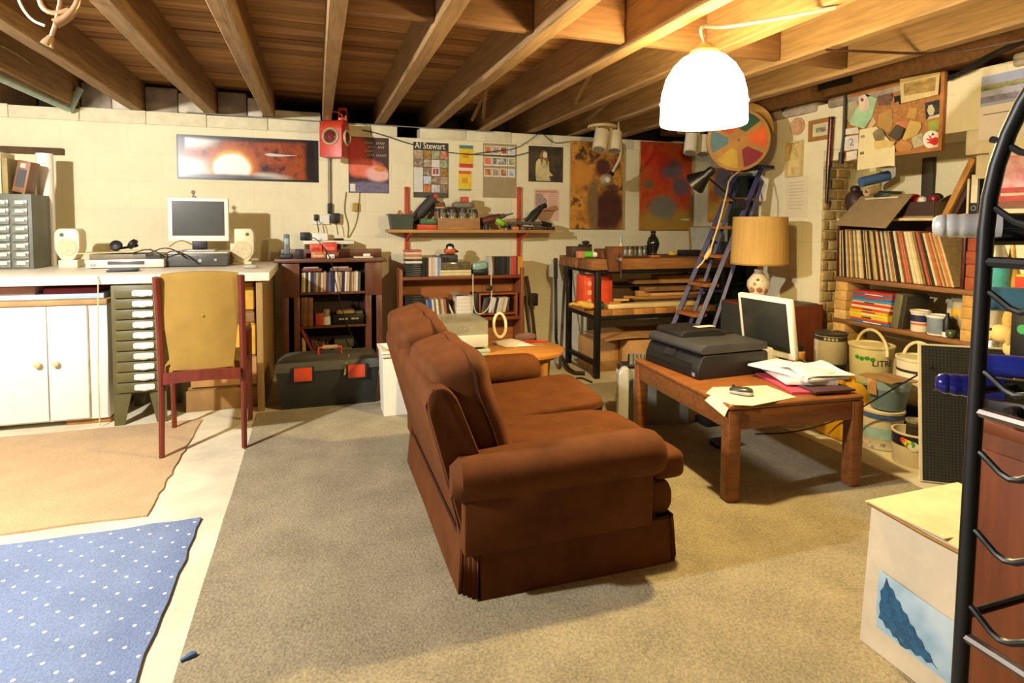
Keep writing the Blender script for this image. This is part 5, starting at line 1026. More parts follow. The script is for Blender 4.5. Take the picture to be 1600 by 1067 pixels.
a = MB().sheet(lambda u, v: (rc.x-.10+.26*u-.05*v, rc.y+.02+.20*v, .433+.03*sin(u*4)*sin(v*3)), 10, 8, .0015).build('paper', M('#efe2d0', .7)); tag(a, 'crumpled white papers lying on the honey-coloured round table', 'papers')
tag(MB().tube([rc+Vector((.10+.12*cos(t), .10+.05*sin(t), .438)) for t in [k*.4 for k in range(9)]], .007, 6).build('cord', M('#c8402a', .5)), 'red cord lying on the right of the round table', 'cord')
rg = at(781, 508, y=rc.y+.05); tag(MB().tube([rg+Vector((.042*cos(t), .01*sin(t), .078*sin(t))) for t in [k*2*pi/24 for k in range(25)]], .010, 8, cap=False).build('ring', M('#e0d2a2', .5)), 'cream loop of flex standing upright on the round table', 'loop')
tag(MB().soft((rc.x+.10, rc.y+.20, .460), (.16, .05, .056), None, .7, 18, 10).build('cloth', M('#7a5a58', .8, bump=.4)), 'dull mauve bundle at the back of the round table', 'bundle')
# sticks leaning by the bookcase and the long tools
MB_ = MB()
T = thing('axe', 'old axe with a dark wooden handle leaning beside the open bookcase', 'axe', (px_x(830, 5.2, 520), 5.2, 0))
MB().tube([at(838, 525, y=5.25)*1+Vector((.02, 0, -.36)), at(833, 500, y=5.28), at(826, 450, y=5.34), at(822, 432, y=5.38)], [.020, .018, .018, .022], 8).build('handle', M('#4a3020', .6), T); p = at(829, 468, y=5.33); B(p.x-.02, p.x+.07, 5.30, 5.36, p.z-.06, p.z+.06, .01).build('head', M('#2a2826', .5, metal=.4), T)
T = thing('stick', 'thin dark stick leaning beside the axe', 'stick', (px_x(822, 5.2, 520), 5.2, 0)); MB().tube([(px_x(832, 5.15, 520), 5.15, .001), at(820, 470, y=5.36)], .012, 8).build('shaft', M('#3a2a20', .6), T); MB().tube([at(820, 472, y=5.362)+Vector((0, 0, .012)), at(819.7, 462, y=5.365)], .015, 8).build('tip', BLACK, T)
for (lab, p0, p1, hook) in (('long iron bar with a hooked foot leaning on the wall, left of two', (868, 404), (869, 540), (893, 582)), ('thin iron bar leaning beside the workbench, right of two', (884, 402), (873, 552), None)):
    yy = 5.0 if hook else 4.95
    T = thing('iron_bar', lab, 'bar', (px_x(p1[0], 4.8, p1[1]), 4.8, 0), 0, 'iron bars by the workbench')
    top = at(*p0, y=5.38 if hook else 5.30); bot = at(*p1, z=.10) if hook else at(875, 575, z=.02)
    if hook:
        ft = at(*hook, z=.022); MB().tube([top, top*.3+bot*.7, bot, bot*.5+ft*.5+Vector((0, 0, -.02)), ft, ft+Vector((.10, -.05, 0))], [.016, .016, .018, .020, .022, .016], 8, smooth=1).build('shaft', M('#2a2520', .5, metal=.3), T)
    else: MB().tube([top, bot], .013, 8).build('shaft', M('#4a3a2a', .6), T)
    MB().tube([top+(top-bot).normalized()*.001, top+(bot-top).normalized()*.20], [.022, .021], 8).build('grip', M('#3a3428', .7), T)
# ------------------------------------------------------------------ workbench of black steel and timber
T = thing('workbench', 'workbench of thick timber tops on a black steel frame against the back wall', 'workbench', (2.75, 4.6, 0))
wx0, wx1, wy0, wy1 = 2.12, 3.32, 4.25, 4.86; WT = .975
for (x, y) in ((wx0, wy0), (wx0, wy1-.045), (wx1, wy0), (wx1, wy1-.045)): B(x, x+.045, y, y+.045, .0, WT-.091, .004).build('post', BLACKM, T)
for z in (.10, .475, WT-.125):
    B(wx0+.004, wx0+.041, wy0+.0455, wy1-.0455, z, z+.035, .003).build('end_rail', BLACKM, T); B(wx1+.004, wx1+.041, wy0+.0455, wy1-.0455, z, z+.035, .003).build('end_rail', BLACKM, T)
for z in (.475, WT-.125):
    for y in (wy0+.003, wy1-.04): B(wx0+.0455, wx1-.0005, y, y+.035, z, z+.034, .003).build('long_rail', BLACKM, T)
BW1 = [M(h, .75, var=.25, scale=6, stretch=(.6, 6, 6), bump=.2) for h in ('#8a5a2a', '#7a4e26', '#96642f', '#84552a')]
for k in range(5):
    y = wy0-.03+k*.132; B(wx0-.06, wx1+.10, y, y+.129, WT-.09, WT-random.uniform(0, .003), .006).build('plank', BW1[k % 4], T)
n = 11; w = (wx1-wx0-.1)/n
for k in range(n):
    x = wx0+.047+k*w; B(x+.001, x+w-.001, wy0+.001, wy1-.02, .5105, .535+random.uniform(.02, .026), .003).build('block', M(('#b8803a', '#a8702f', '#c48c46', '#96622a')[(k*3+1) % 4], .7, var=.2, scale=7, bump=.15), T)
tag(B(wx0+.006, wx0+.045, wy0+.05, wy1-.05, .511, .55, .003).build('offcut', M('#a8702f', .7)), 'timber strip on the left end rail of the workbench', 'offcut')
LZ = .562
def wbx(px, y, py=400): return px_x(px, y, py)
# on the bench top
zb = WT+.0005
slab('wood_box', 'dark wooden box at the left end of the workbench top', 'box', wbx(890, 4.6), wbx(921, 4.6), 4.55, 4.68, zb, zb+.085, M('#4a3020', .6)); T = thing('block_plane', 'black block plane lying on the dark wooden box', 'plane', (wbx(914, 4.6), 4.62, zb+.0855)); q = wbx(912, 4.6); B(q-.05, q+.06, 4.56, 4.61, zb+.0855, zb+.105, .004).build('sole', BLACK, T); MB().soft((q+.01, 4.585, zb+.12), (.07, .04, .03), None, .8, 14, 8).build('knob', BLACK, T)
tag(MB().lathe([(.042, 0), (.044, .01), (.044, .05), (.038, .055)], (wbx(908, 4.42), 4.42, zb), 18).build('tape_roll', M('#b8704a', .4)), 'small copper-brown tin at the left of the workbench top', 'tin')
t = thing('marker_tube', 'green and white tube lying on the workbench top', 'tube', (wbx(923, 4.38), 4.38, zb)); q = wbx(921, 4.38); MB().tube([(q-.05, 4.38, zb+.028), (q+.02, 4.38, zb+.028)], .027, 12).build('tube', M('#6ac83a', .4), t); MB().tube([(q+.0205, 4.38, zb+.028), (q+.055, 4.37, zb+.026), (q+.085, 4.365, zb+.016)], [.026, .022, .008], 12).build('nozzle', WHITE, t)
T = thing('vice', 'rusty iron bench vice with a steel handle on the front of the workbench', 'vice', (wbx(960, 4.25), 4.3, WT-.1)); a, b2 = wbx(941, 4.26), wbx(967, 4.26)
RU = M('#6e4226', .6, metal=.3, var=.3)
B(a, b2, 4.27, 4.42, zb, zb+.075, .01).build('body', RU, T); MB().prism([(a, zb+.10), (b2+.01, zb+.10), (b2-.02, zb-.10), (a+.03, zb-.10)], 'y', 4.185, 4.2175).build('front_jaw', RU, T); MB().tube([((a+b2)/2+.02, 4.184, zb+.0), ((a+b2)/2+.02, 4.13, zb+.0)], .014, 10).build('screw', STEEL, T); MB().tube([((a+b2)/2+.02, 4.14, zb+.05), ((a+b2)/2+.03, 4.14, zb-.15)], .007, 8).build('handle', CHROME, T)
t = thing('glue_bottle', 'pale yellow glue bottle with a blue cap beside the vice', 'bottle', (wbx(970, 4.42), 4.47, zb)); q = wbx(970, 4.47); MB().lathe([(.018, zb), (.020, zb+.10), (.012, zb+.12)], (q, 4.47, 0), 14).build('bottle', M('#d8b878', .4), t); MB().lathe([(.013, zb+.1205), (.010, zb+.15), (.004, zb+.19)], (q, 4.47, 0), 12).build('cap', M('#8aa8c8', .3), t)
for k in range(5):
    q = wbx(977+7.5*k, 4.6); t = thing('small_jar', 'small dull glass jar, %s from the left in the row on the workbench top' % nth(k+1), 'jar', (q, 4.6, zb), 0, 'small jars on the workbench'); MB().lathe([(.024, zb), (.026, zb+.05), (.022, zb+.06)], (q, 4.6, 0), 14).build('glass', M(('#8a8a80', '#a09a84', '#6a6a60', '#8a8470', '#5a564a')[k], .2, var=.3), t); MB().lathe([(.024, zb+.0605), (.024, zb+.085)], (q, 4.6, 0), 14).build('lid', M('#5a5244', .5), t)
T = thing('dark_vase', 'glossy black glass bottle vase standing on the workbench top', 'vase', (wbx(1020, 4.55), 4.56, zb)); q = wbx(1020, 4.56); VM = M('#1e1c1a', .08, var=.05)
MB().lathe([(.045, zb), (.04, zb+.012), (.034, zb+.03), (.052, zb+.08), (.056, zb+.115), (.042, zb+.155), (.022, zb+.18), (.02, zb+.20)], (q, 4.56, 0), 24).build('body', VM, T); MB().lathe([(.020, zb+.2005), (.026, zb+.215), (.012, zb+.22)], (q, 4.56, 0), 20).build('lip', VM, T)
tag(B(wbx(1008, 4.62), wbx(1013, 4.62), 4.6, 4.64, zb, zb+.09, .003).build('block', BLACK), 'small black block just left of the black vase', 'block')
slab('sandpaper', 'small orange and green packet lying in front of the black vase', 'packet', wbx(1014, 4.40), wbx(1029, 4.40), 4.37, 4.43, zb, zb+.014, art(['#5a9a5a', '#d8743a', '#c85a30'], 20))
tag(MB().soft((wbx(1051, 4.5), 4.5, zb+.022), (.09, .06, .042), None, .8, 16, 10).build('cloth', M('#d0a84a', .7)), 'small yellow bundle on the workbench top', 'cloth')
slab('black_case', 'flat black case near the right end of the workbench top', 'case', wbx(1066, 4.5), wbx(1098, 4.5), 4.46, 4.58, zb, zb+.05, BLACK)
slab('dark_case', 'dark case half hidden behind the ladder on the workbench top', 'case', wbx(1120, 4.55), wbx(1142, 4.55), 4.50, 4.66, zb, zb+.12, DGREY)
# lower shelf
T = thing('carton', 'orange-red carton printed with pale lettering on the workbench lower shelf', 'carton', (wbx(936, 4.45, 440), 4.5, LZ)); a, b2 = wbx(913, 4.40, 440), wbx(957, 4.40, 440); OR2 = M('#e0502a', .5)
B(a, b2, 4.40, 4.56, LZ, LZ+.265, .003).build('carton', OR2, T); pw = PL((a, 4.3995, LZ), (1, 0, 0), (0, 0, 1))
for k in range(3): pw.disc(.05, .05+.075*k, .022, 0, .0012, 10).build('print', M('#f0a878', .5, var=0), T, smooth=False)
for k, (u, v, w_) in enumerate(((.10, .03, .022), (.10, .075, .022), (.10, .12, .022), (.10, .165, .022))): pw.rect(u, v, u+w_, v+.034, 0, .0012).build('print', M('#f4c08a', .5, var=0), T, smooth=False)
T = thing('glove', 'yellow work glove with a dark green cuff on the lower shelf end', 'glove', (wbx(920, 4.3, 475), 4.33, LZ)); c0 = Vector((wbx(912, 4.32, 470), 4.32, LZ+.035))
MB().soft(c0+Vector((.02, 0, 0)), (.16, .09, .06), Matrix.Rotation(.2, 3, 'Y'), .8, 20, 12).build('palm', M('#e0b048', .8, bump=.2), T)
for k in range(4): MB().tube([c0+Vector((-.04, -.03+.02*k, .005)), c0+Vector((-.09, -.035+.022*k, .012)), c0+Vector((-.125+.01*abs(k-1.5), -.04+.025*k, .022-.008*k))], [.014, .013, .009], 8, smooth=1).build('finger', M('#e0b048', .8), T)
MB().tube([c0+Vector((.105, 0, -.010)), c0+Vector((.165, 0, -.012))], [.034, .038], 14).build('cuff', M('#1f4a2a', .7), T)
# timber stacked on the shelf
PLK = [M(h, .75, var=.2, scale=5, stretch=(.6, 6, 6), bump=.1) for h in ('#b8843f', '#a06c30', '#c89a55', '#5a4028', '#8a6034', '#dcc084', '#3a2c20')]
def timber(name, lab, px0, px1, y, py_, h, d, mat, rz=0):
    a, b2 = at(px0, py_, y=y), at(px1, py_, y=y); zc = a.z
    return tag(MB().obox(((a.x+b2.x)/2, y+d/2, zc), (b2.x-a.x, d, h), Matrix.Rotation(rz, 3, 'Z'), .003).build(name, mat), lab, 'timber', 'timber on the workbench lower shelf')
def flat(name, lab, px0, px1, y, d, z0, z1, mat): return tag(B(wbx(px0, y, 450), wbx(px1, y, 450), y, y+d, z0, z1, .003).build(name, mat), lab, 'timber', 'timber on the workbench lower shelf')
flat('timber_length', 'long cream painted board lying along the front of the lower shelf', 952, 1088, 4.275, .10, LZ, LZ+.035, PLK[5])
flat('timber_length', 'dark brown board behind the cream board on the lower shelf', 985, 1100, 4.38, .12, LZ, LZ+.05, PLK[6])
flat('timber_length', 'orange-brown batten lying on the dark brown board', 983, 1090, 4.385, .05, LZ+.0505, LZ+.078, PLK[1])
flat('timber_length', 'pale drilled batten over the orange-brown one', 1020, 1102, 4.39, .05, LZ+.0785, LZ+.10, PLK[2])
flat('timber_length', 'short light block ending the middle of the timber pile', 998, 1100, 4.45, .07, LZ+.0505, LZ+.115, PLK[0])
flat('timber_length', 'long brown plank near the top of the timber pile', 1010, 1110, 4.40, .12, LZ+.1155, LZ+.150, PLK[4])
flat('timber_length', 'wide dark plank at the left of the timber pile', 940, 1005, 4.60, .14, LZ, LZ+.13, PLK[3])
flat('timber_length', 'second dark plank on top of the wide dark one', 965, 1060, 4.58, .15, LZ+.1505, LZ+.18, PLK[3])
flat('timber_length', 'thick honey-coloured beam crowning the timber pile', 1030, 1110, 4.42, .13, LZ+.1805, LZ+.250, PLK[0])
flat('timber_length', 'flat dark board leaning back in the timber pile', 992, 1030, 4.42, .12, LZ+.1805, LZ+.215, PLK[4])
for k, (px, dx) in enumerate(((962, .10), (972, .13), (985, .09))): tag(MB().obox((wbx(px, 4.30, 470), 4.315+.004*k, LZ+.0355+.010+.0205*k), (dx, .035, .018), Matrix.Rotation(.2-.3*k, 3, 'Z'), .002).build('offcut', PLK[(0, 2, 1)[k]]), 'small wooden offcut on the cream board, %s of three from below' % nth(k+1), 'offcut', 'offcuts on the cream board')
# cartons under the bench
T = thing('cardboard_box', 'large brown cardboard box with folded flaps under the workbench', 'box', (2.75, 4.55, 0)); a, b2 = wbx(906, 4.55, 560), wbx(1040, 4.33, 560)
B(2.45, 3.05, 4.30, 4.75, .0, .285, .004).build('carton', CARD, T); MB().sheet(lambda u, v: (2.22+.95*u, 4.27+.42*v, .300+.05*u*v+.012*sin(u*6)), 12, 4, .006).build('flap', CARD, T); B(2.452, 3.048, 4.296, 4.2995, .0, .05).build('tape_strip', M('#7a3a26', .6), T); B(2.43, 3.07, 4.31, 4.74, .2855, .296, .002).build('flap', CARDD, T)
T = thing('cardboard_box', 'smaller brown box left of the large one under the workbench', 'box', (2.30, 4.6, 0)); B(2.20, 2.44, 4.46, 4.76, .0, .27, .004).build('carton', CARD, T); B(2.198, 2.442, 4.455, 4.4595, .0, .09, .001).build('tape_strip', CARDD, T)
tag(MB().sheet(lambda u, v: (2.33+.05*u, 4.90+.42*u, .02+.76*v), 4, 4, .02).build('board', M('#dcd4bc', .8, var=.1)), 'off-white board standing against the wall behind the workbench end', 'board')
# ------------------------------------------------------------------ ceiling spotlights over the workbench
def spots(lab, px, py, y):
    p = at(px, py, y=y); T = thing('spot_fitting', lab, 'spotlight', (p.x, y, p.z), 0, 'twin spotlights on the joists')
    T['group'] = 'twin spotlights on the joists'
    MB().lathe([(0, .0), (.125, 0), (.13, .008), (.13, .018), (.125, .024), (0, .024)], (p.x, y, p.z), 28).build('plate', M('#d8c08a', .5, var=.04), T)
    MB().tube([(p.x, y, p.z+.0245), (p.x, y, 2.135)], .03, 12).build('mount', M('#d8c08a', .5), T)
    for k, (dx, dy, tilt) in enumerate(((-.06, -.03, .28), (.09, .0, .16))):
        a = Vector((p.x+dx, y+dy, p.z)); c = a+Vector((.012, -.045, -.095)); d = Vector((-sin(tilt), -.25, -cos(tilt))).normalized()
        h = MB().tube([c-d*.07, c-d*.06, c+d*.115], [.040, .060, .062], 18).build('spot_head', M('#efe4c4', .4, var=.03), T)
        R_ = d.to_track_quat('Z', 'Y').to_matrix(); MB().lathe([(.044, .1155), (.052, .119), (.010, .117), (0, .117)], c, 16, R_).build('lamp_face', M('#8a8270', .2), h)
        MB().tube([a, a+Vector((-.03, -.02, -.04)), c+Vector((-.035, -.01, .0))], .009, 8, smooth=1).build('bracket', M('#efe4c4', .4), T)
spots('cream twin spotlight on a round plate above the large brown painting', 941, 200, 4.75)
spots('cream twin spotlight on a round plate just below the glowing pendant lamp', 1080, 207, 4.75)
T = thing('clip_lamp', 'small grey lamp head on a white curved arm in front of the brown painting', 'lamp', (px_x(945, 5.1, 280), 5.1, 1.55)); a = at(966, 196, y=5.0); a.z = 2.07
MB().tube([a+Vector((0, 0, .31)), a+Vector((0, 0, .05)), at(972, 225, y=5.0), at(969, 248, y=5.1), at(955, 272, y=5.14)], .012, 8, smooth=2).build('arm', M('#d8d0b8', .4), T); q = at(955, 273, y=5.14); MB().tube([q+Vector((.01, 0, .02)), q+Vector((-.02, 0, -.02))], .028, 12).build('collar', BLACK, T); MB().soft(q+Vector((-.06, -.02, -.05)), (.13, .10, .11), None, .8, 18, 12).build('head', M('#a89474', .4), T); MB().lathe([(.028, 0), (.024, .006), (0, .008)], q+Vector((-.075, -.075, -.055)), 14, Matrix.Rotation(pi/2, 3, 'X')).build('bulb_face', WHITE, T)
# ------------------------------------------------------------------ blue step ladder leaning to the right wall
LB = M('#24245e', .45, var=.2, scale=14)
ya, yb = 4.185, 3.89
P0 = at(1054, 503, y=ya); P1 = at(1151, 268, y=ya)
dr = (P1-P0); base = P0-dr*(P0.z/dr.z); top = P1
T = thing('step_ladder', 'blue wooden-treaded step ladder leaning against the white pier', 'ladder', (base.x, (ya+yb)/2, 0))
def onrail(z, y, off=0): q = base+dr*(z/dr.z); return Vector((q.x+off, y, z))
for y in (ya, yb): MB().tube([onrail(.012, y), onrail(top.z, y)], .024, 4).build('front_rail', LB, T)
for y in (ya+.0, yb):
    MB().tube([onrail(.012, y, .20), onrail(top.z-.10, y, .06)], .018, 4).build('back_rail', LB, T)
TR = M('#a8622c', .6, var=.25, scale=8, stretch=(5, .7, 5))
for z in (.28, .535, .77, 1.0, 1.23, 1.46):
    if z > top.z: break
    q = onrail(z, 0); B(q.x-.045, q.x+.075, yb+.026, ya-.026, z-.013, z+.013, .004).build('tread', TR, T)
for z in (.20, .72): q = onrail(z, 0, .20-.14*z/top.z); MB().tube([(q.x, yb+.02, z), (q.x, ya-.02, z)], .013, 6).build('back_bar', LB, T)
q = onrail(top.z, 0); B(q.x-.06, q.x+.10, yb-.03, ya+.03, top.z+.001, top.z+.025, .005).build('top_tread', LB, T)
MB().tube([onrail(1.12, yb, .02), onrail(1.10, yb, .10)], .012, 6).build('stay', LB, T); MB().tube([onrail(1.12, ya, .02), onrail(1.10, ya, .10)], .012, 6).build('stay', LB, T)
# black reading lamp clamped on the ladder
y = 3.87; T = thing('reading_lamp', 'black cone-shaded lamp on a straight arm clamped to the blue ladder', 'lamp', (px_x(1150, y, 312), y, at(1150, 312, y=y).z))
a, b2 = at(1152, 316, y=y), at(1106, 277, y=3.80); MB().tube([a, b2], .008, 8).build('arm', BLACK, T)
hd = at(1111, 267, y=3.80); tip = at(1086, 287, y=3.92); d = (tip-hd).normalized()
Rc = d.to_track_quat('Z', 'Y').to_matrix(); L = (tip-hd).length
sh = MB().lathe([(.028, -.02), (.034, 0), (.034, .04), (.040, .05), (.092, L), (.088, L), (.036, .055), (.02, .05)], hd, 24, Rc, closed=True).build('shade', M('#141414', .35), T)
MB().lathe([(0, L*.72), (.035, L*.74), (.055, L*.86), (.04, L*.99), (0, L*1.03)], hd, 16, Rc).build('bulb', M('#efe4c8', .3), sh)
B(a.x-.02, a.x+.05, y-.03, y+.03, a.z-.05, a.z+.03, .005).build('clamp', BLACK, T)
MB().tube([a+Vector((.05, 0, 0)), a+Vector((.11, .02, .04)), a+Vector((.12, .02, -.06)), a+Vector((.06, .02, -.09))], .005, 6, smooth=2).build('flex', M('#a8823a', .5), T)
# ------------------------------------------------------------------ colour wheel hung from the joists
WC_ = at(1153, 219, y=3.75); nrm = (Vector((-.42, -.88, -.10))).normalized()
U = Vector((0, 0, 1)).cross(nrm).normalized(); V = nrm.cross(U); U = U*cos(.1)+V*sin(.1); V = nrm.cross(U)
pw = PL(WC_, U, V)
RWH = at(1199, 219, y=3.72)
rw = .232
T = thing('colour_wheel', 'wooden wheel painted with six coloured wedges hung below the joists', 'wheel', WC_)
WH = M('#a8783a', .55, var=.15, scale=8)
pw.disc(0, 0, rw, 0, .02, 48).build('disc', WH, T)
for k, hx_ in enumerate(('#2f5a3a', '#c8522a', '#c89a3a', '#8a2030', '#d8702c', '#4a7078')):
    pass
order = [('#1f4a34', 62), ('#d8602a', 2), ('#7a1a2c', -58), ('#b8983a', -118), ('#4a6e78', 178), ('#c04a2a', 122)]
for hx_, ang in order:
    a0, a1 = radians(ang-24), radians(ang+24); b0, b1 = radians(ang-17), radians(ang+17)
    pts = [(rw*.34*cos(b0), rw*.34*sin(b0))]+[(rw*.90*cos(a0+(a1-a0)*q/8), rw*.90*sin(a0+(a1-a0)*q/8)) for q in range(9)]+[(rw*.34*cos(b1), rw*.34*sin(b1))]
    pw.poly(pts, .0202, .0225).build('wedge', M(hx_, .5, var=.15, scale=10), T, smooth=False)
pw.disc(0, 0, .012, .0202, .028, 12).build('hub', M('#8a5a2a', .5), T)
MB().tube([WC_+V*rw*.99, Vector((WC_.x+.0, WC_.y, 2.15))], .004, 6).build('hanger', M('#8a7a50', .5), T)
c2 = at(1165, 203, y=3.86); p2 = PL(c2, U, V)
t = tag(p2.disc(0, 0, .205, 0, .022, 40).build('wooden_disc', M('#c89a50', .55, var=.12, scale=7)), 'plain pale wooden disc hung behind the colour wheel', 'disc')
tag(MB().tube([c2+V*.205, Vector((c2.x, c2.y, 2.15))], .004, 6).build('hanger', M('#8a7a50', .5)), 'short wire holding the plain wooden disc to the joists', 'wire')
T = thing('pull_cord', 'cream pull cord with a wooden toggle hanging below the colour wheel', 'cord', at(1105, 395, y=3.62)); MB().tube([WC_-V*rw*1.005, at(1139, 280, y=3.68), at(1136, 300, y=3.62), at(1123, 350, y=3.62), at(1110, 390, y=3.62)], .006, 8, smooth=1).build('cord', M('#d8bc80', .6), T); MB().tube([at(1111, 388, y=3.62), at(1108, 394, y=3.62), at(1102, 404, y=3.62)], [.010, .017, .015], 10).build('toggle', M('#d8b878', .5), T); MB().tube([at(1103, 402, y=3.62), at(1096, 412, y=3.62), at(1089, 419, y=3.62)], .006, 6).build('cord_end', M('#d8bc80', .6), T)
# ------------------------------------------------------------------ dark green locker in the far corner
GRN = M('#142a1e', .35, var=.1)
def locker(lab, gx0, gx1, gy0, gy1, gz, zs, knobs):
    T = thing('green_locker', lab, 'cabinet', ((gx0+gx1)/2, 4.9, 0))
    for a in (gx0, gx1-.02): B(a, a+.02, gy0, gy1, 0, gz, .002).build('side_panel', GRN, T)
    B(gx0+.0205, gx1-.0205, gy1-.01, gy1, 0, gz).build('back_panel', GRN, T)
    for z in zs: B(gx0+.0205, gx1-.0205, gy0+.004, gy1-.0105, z-.02, z, .002).build('shelf', M('#2a4a36', .35), T)
    for z0, z1 in zip(zs, zs[1:]):
        if z1 < 1.0: B(gx0+.03, gx1-.03, gy0+.03, gy0+.05, z0+.005, z1-.025, .004).build('drawer_front', GRN, T)
    B(gx0-.02, gx1+.01, gy0-.04, gy1+.005, gz+.0005, gz+.025, .003).build('top', M('#5a5c4c', .5), T)
    for k in range(knobs): MB().lathe([(.0, 0), (.018, 0), (.016, .02), (0, .024)], (gx0+.06+.08*k, gy0-.0405, gz+.012), 12, Matrix.Rotation(pi/2, 3, 'X')).build('knob', M('#c8c4b0', .3), T)
gx = px_x(1166, 5.14, 290)
locker('tall dark green steel locker in the far corner beside the white pier', gx, gx+.40, 5.14, 5.42, at(1175, 275, y=5.14).z, (.10, .36, .60, .84, 1.34), 3)
locker('low dark green drawer cabinet behind the blue ladder', 3.46, 3.93, 4.66, 5.12, .90, (.10, .30, .50, .70, .88), 0)
T = thing('blue_bottle', 'small dark blue spray bottle inside the tall green locker', 'bottle', (gx+.10, 5.25, 1.3405)); MB().lathe([(.035, 1.3405), (.04, 1.36), (.04, 1.45), (.015, 1.48), (.015, 1.51)], (gx+.10, 5.25, 0), 14).build('bottle', M('#22285a', .3), T); B(gx+.08, gx+.13, 5.22, 5.28, 1.511, 1.54, .006).build('spray_head', M('#1a1c30', .4), T)
# ------------------------------------------------------------------ loudspeaker cabinet with table lamp
T = thing('loudspeaker', 'tall wooden loudspeaker with a dark grille, carrying the table lamp', 'loudspeaker', (3.22, 3.55, 0)); qx0, qx1, qy0, qy1, qz = 2.97, 3.50, 3.34, 3.80, .675
B(qx0, qx1, qy0, qy1, .0, qz, .004).build('cabinet', M('#6e3018', .4, var=.25, scale=5, stretch=(6, 6, .6)), T); B(qx0-.014, qx0-.0005, qy0+.012, qy1-.012, .03, qz-.012, .003).build('grille', M('#2a2c26', .8, var=.2, scale=80), T)
lp = Vector((3.14, 3.60, qz+.001))
T = thing('table_lamp', 'table lamp with a tall tan drum shade and flowered china base', 'lamp', lp)
CH = M('#e6d8b8', .25, var=.03)
b_ = MB().lathe([(.058, 0), (.062, .012), (.04, .022), (.05, .05), (.082, .12), (.078, .16), (.045, .205), (.028, .225), (.034, .24), (.022, .25)], lp, 28).build('china_base', CH, T)
for k, (an, z, w) in enumerate(((-2.2, .10, .02), (-1.9, .15, .018), (-2.6, .14, .016), (-1.5, .09, .018), (-2.35, .17, .012), (-2.9, .10, .02))):
    rr_ = .078-.0*z; rd = Vector((cos(an), sin(an), 0)); c = lp+rd*(.0795 if z < .15 else .074)+Vector((0, 0, z)); R_ = rd.to_track_quat('Z', 'Y').to_matrix(); MB().lathe([(w, -.004), (w*.8, .002), (0, .004)], c, 9, R_).build('flower', M(('#a8603a', '#5a4a34', '#b87a4a')[k % 3], .4), b_)
MB().tube([lp+Vector((0, 0, .2505)), lp+Vector((0, 0, .30))], .010, 8).build('stem', M('#b8923a', .3, metal=.7), T)
sz0, sz1 = at(1190, 413, y=3.6).z, at(1190, 339, y=3.6).z
SHD = M('#c8a058', .8, var=.10, scale=5, stretch=(14, 14, .3))
MB().lathe([(.205, sz0), (.192, sz1), (.189, sz1), (.202, sz0)], (lp.x, lp.y, 0), 40, closed=False).build('shade', SHD, T)
MB().lathe([(.2055, sz0), (.2065, sz0+.002), (.2055, sz0+.012), (.202, sz0+.012)], (lp.x, lp.y, 0), 40, closed=False).build('shade_trim', M('#a87c3a', .7), T)
for k in range(3): an = k*2*pi/3; MB().tube([lp+Vector((0, 0, .30)), Vector((lp.x+.19*cos(an), lp.y+.19*sin(an), sz0+.09))], .003, 5).build('shade_spoke', STEEL, T)
slab('leaflet', 'dark leaflet lying at the right front of the loudspeaker top', 'leaflet', 3.33, 3.47, 3.36, 3.50, qz+.0005, qz+.008, M('#5a5a48', .6))
# ------------------------------------------------------------------ things on the white pier
def on_right(x0, y0, x1, y1):
    a = at(x0, (y0+y1)/2, x=XR); b2 = at(x1, (y0+y1)/2, x=XR); t = at((x0+x1)/2, y0, x=XR); q = at((x0+x1)/2, y1, x=XR)
    return PL((XR, a.y, q.z), (0, -1, 0), (0, 0, 1)), a.y-b2.y, t.z-q.z
pl, w, h = on_right(1236, 184, 1258, 211)
T = thing('round_plaque', 'round terracotta relief plaque on the white pier', 'plaque', pl.pt(w/2, 0)); pl.disc(w/2, h/2, w/2, .001, .014, 28, ry=h/2).build('disc', M('#d8a878', .7, var=.15, scale=30, bump=.4), T); pl.disc(w/2, h/2, w*.38, .0142, .020, 24, ry=h*.38).build('relief', M('#dcae80', .7, var=.2, scale=40, bump=.8), T)
def framed(name, lab, x0, y0, x1, y1, fr, mat, th=.02, bw=.03, mount=None):
    pl, w, h = on_right(x0, y0, x1, y1); T = thing(name, lab, 'picture', pl.pt(w/2, 0))
    for (u0, v0, u1, v1) in ((0, 0, w, bw), (0, h-bw, w, h), (0, bw, bw, h-bw), (w-bw, bw, w, h-bw)): pl.rect(u0, v0, u1, v1, .001, th).build('frame', fr, T, smooth=False)
    pl.rect(bw, bw, w-bw, h-bw, .001, .006).build('mount' if mount else 'picture', mount or mat, T, smooth=False)
    if mount: pl.rect(bw*2, bw*2, w-bw*2, h-bw*2, .0062, .0075).build('picture', mat, T, smooth=False)
    return T, pl, w, h
framed('framed_print', 'small wooden-framed black and white view on the white pier', 1266, 186, 1302, 219, M('#a8743a', .5), art(['#4a463e', '#a8a08a', '#d8ccaa'], 18, 4), mount=M('#e0d2a4', .6))
framed('small_painting', 'narrow cream-framed yellow watercolour on the white pier', 1231, 221, 1256, 276, M('#d8c48a', .5), art(['#d8a85a', '#e8d090', '#c8ac60', '#a89a78'], 9, 4, seed=4), .03, .014)
pl, w, h = on_right(1228, 276, 1262, 340); T = sheet_on('notice', 'pale typed sheet pinned on the pier below the narrow watercolour', 'notice', pl, w, h, M('#e6d8b4', .7, var=.03))
for k in range(9): pl.rect(w*.15, h*(.86-.08*k), w*(.85-.1*(k % 3 == 2)), h*(.875-.08*k), .0032, .0036).build('text_line', M('#c0b088', .6, var=0), T, smooth=False)
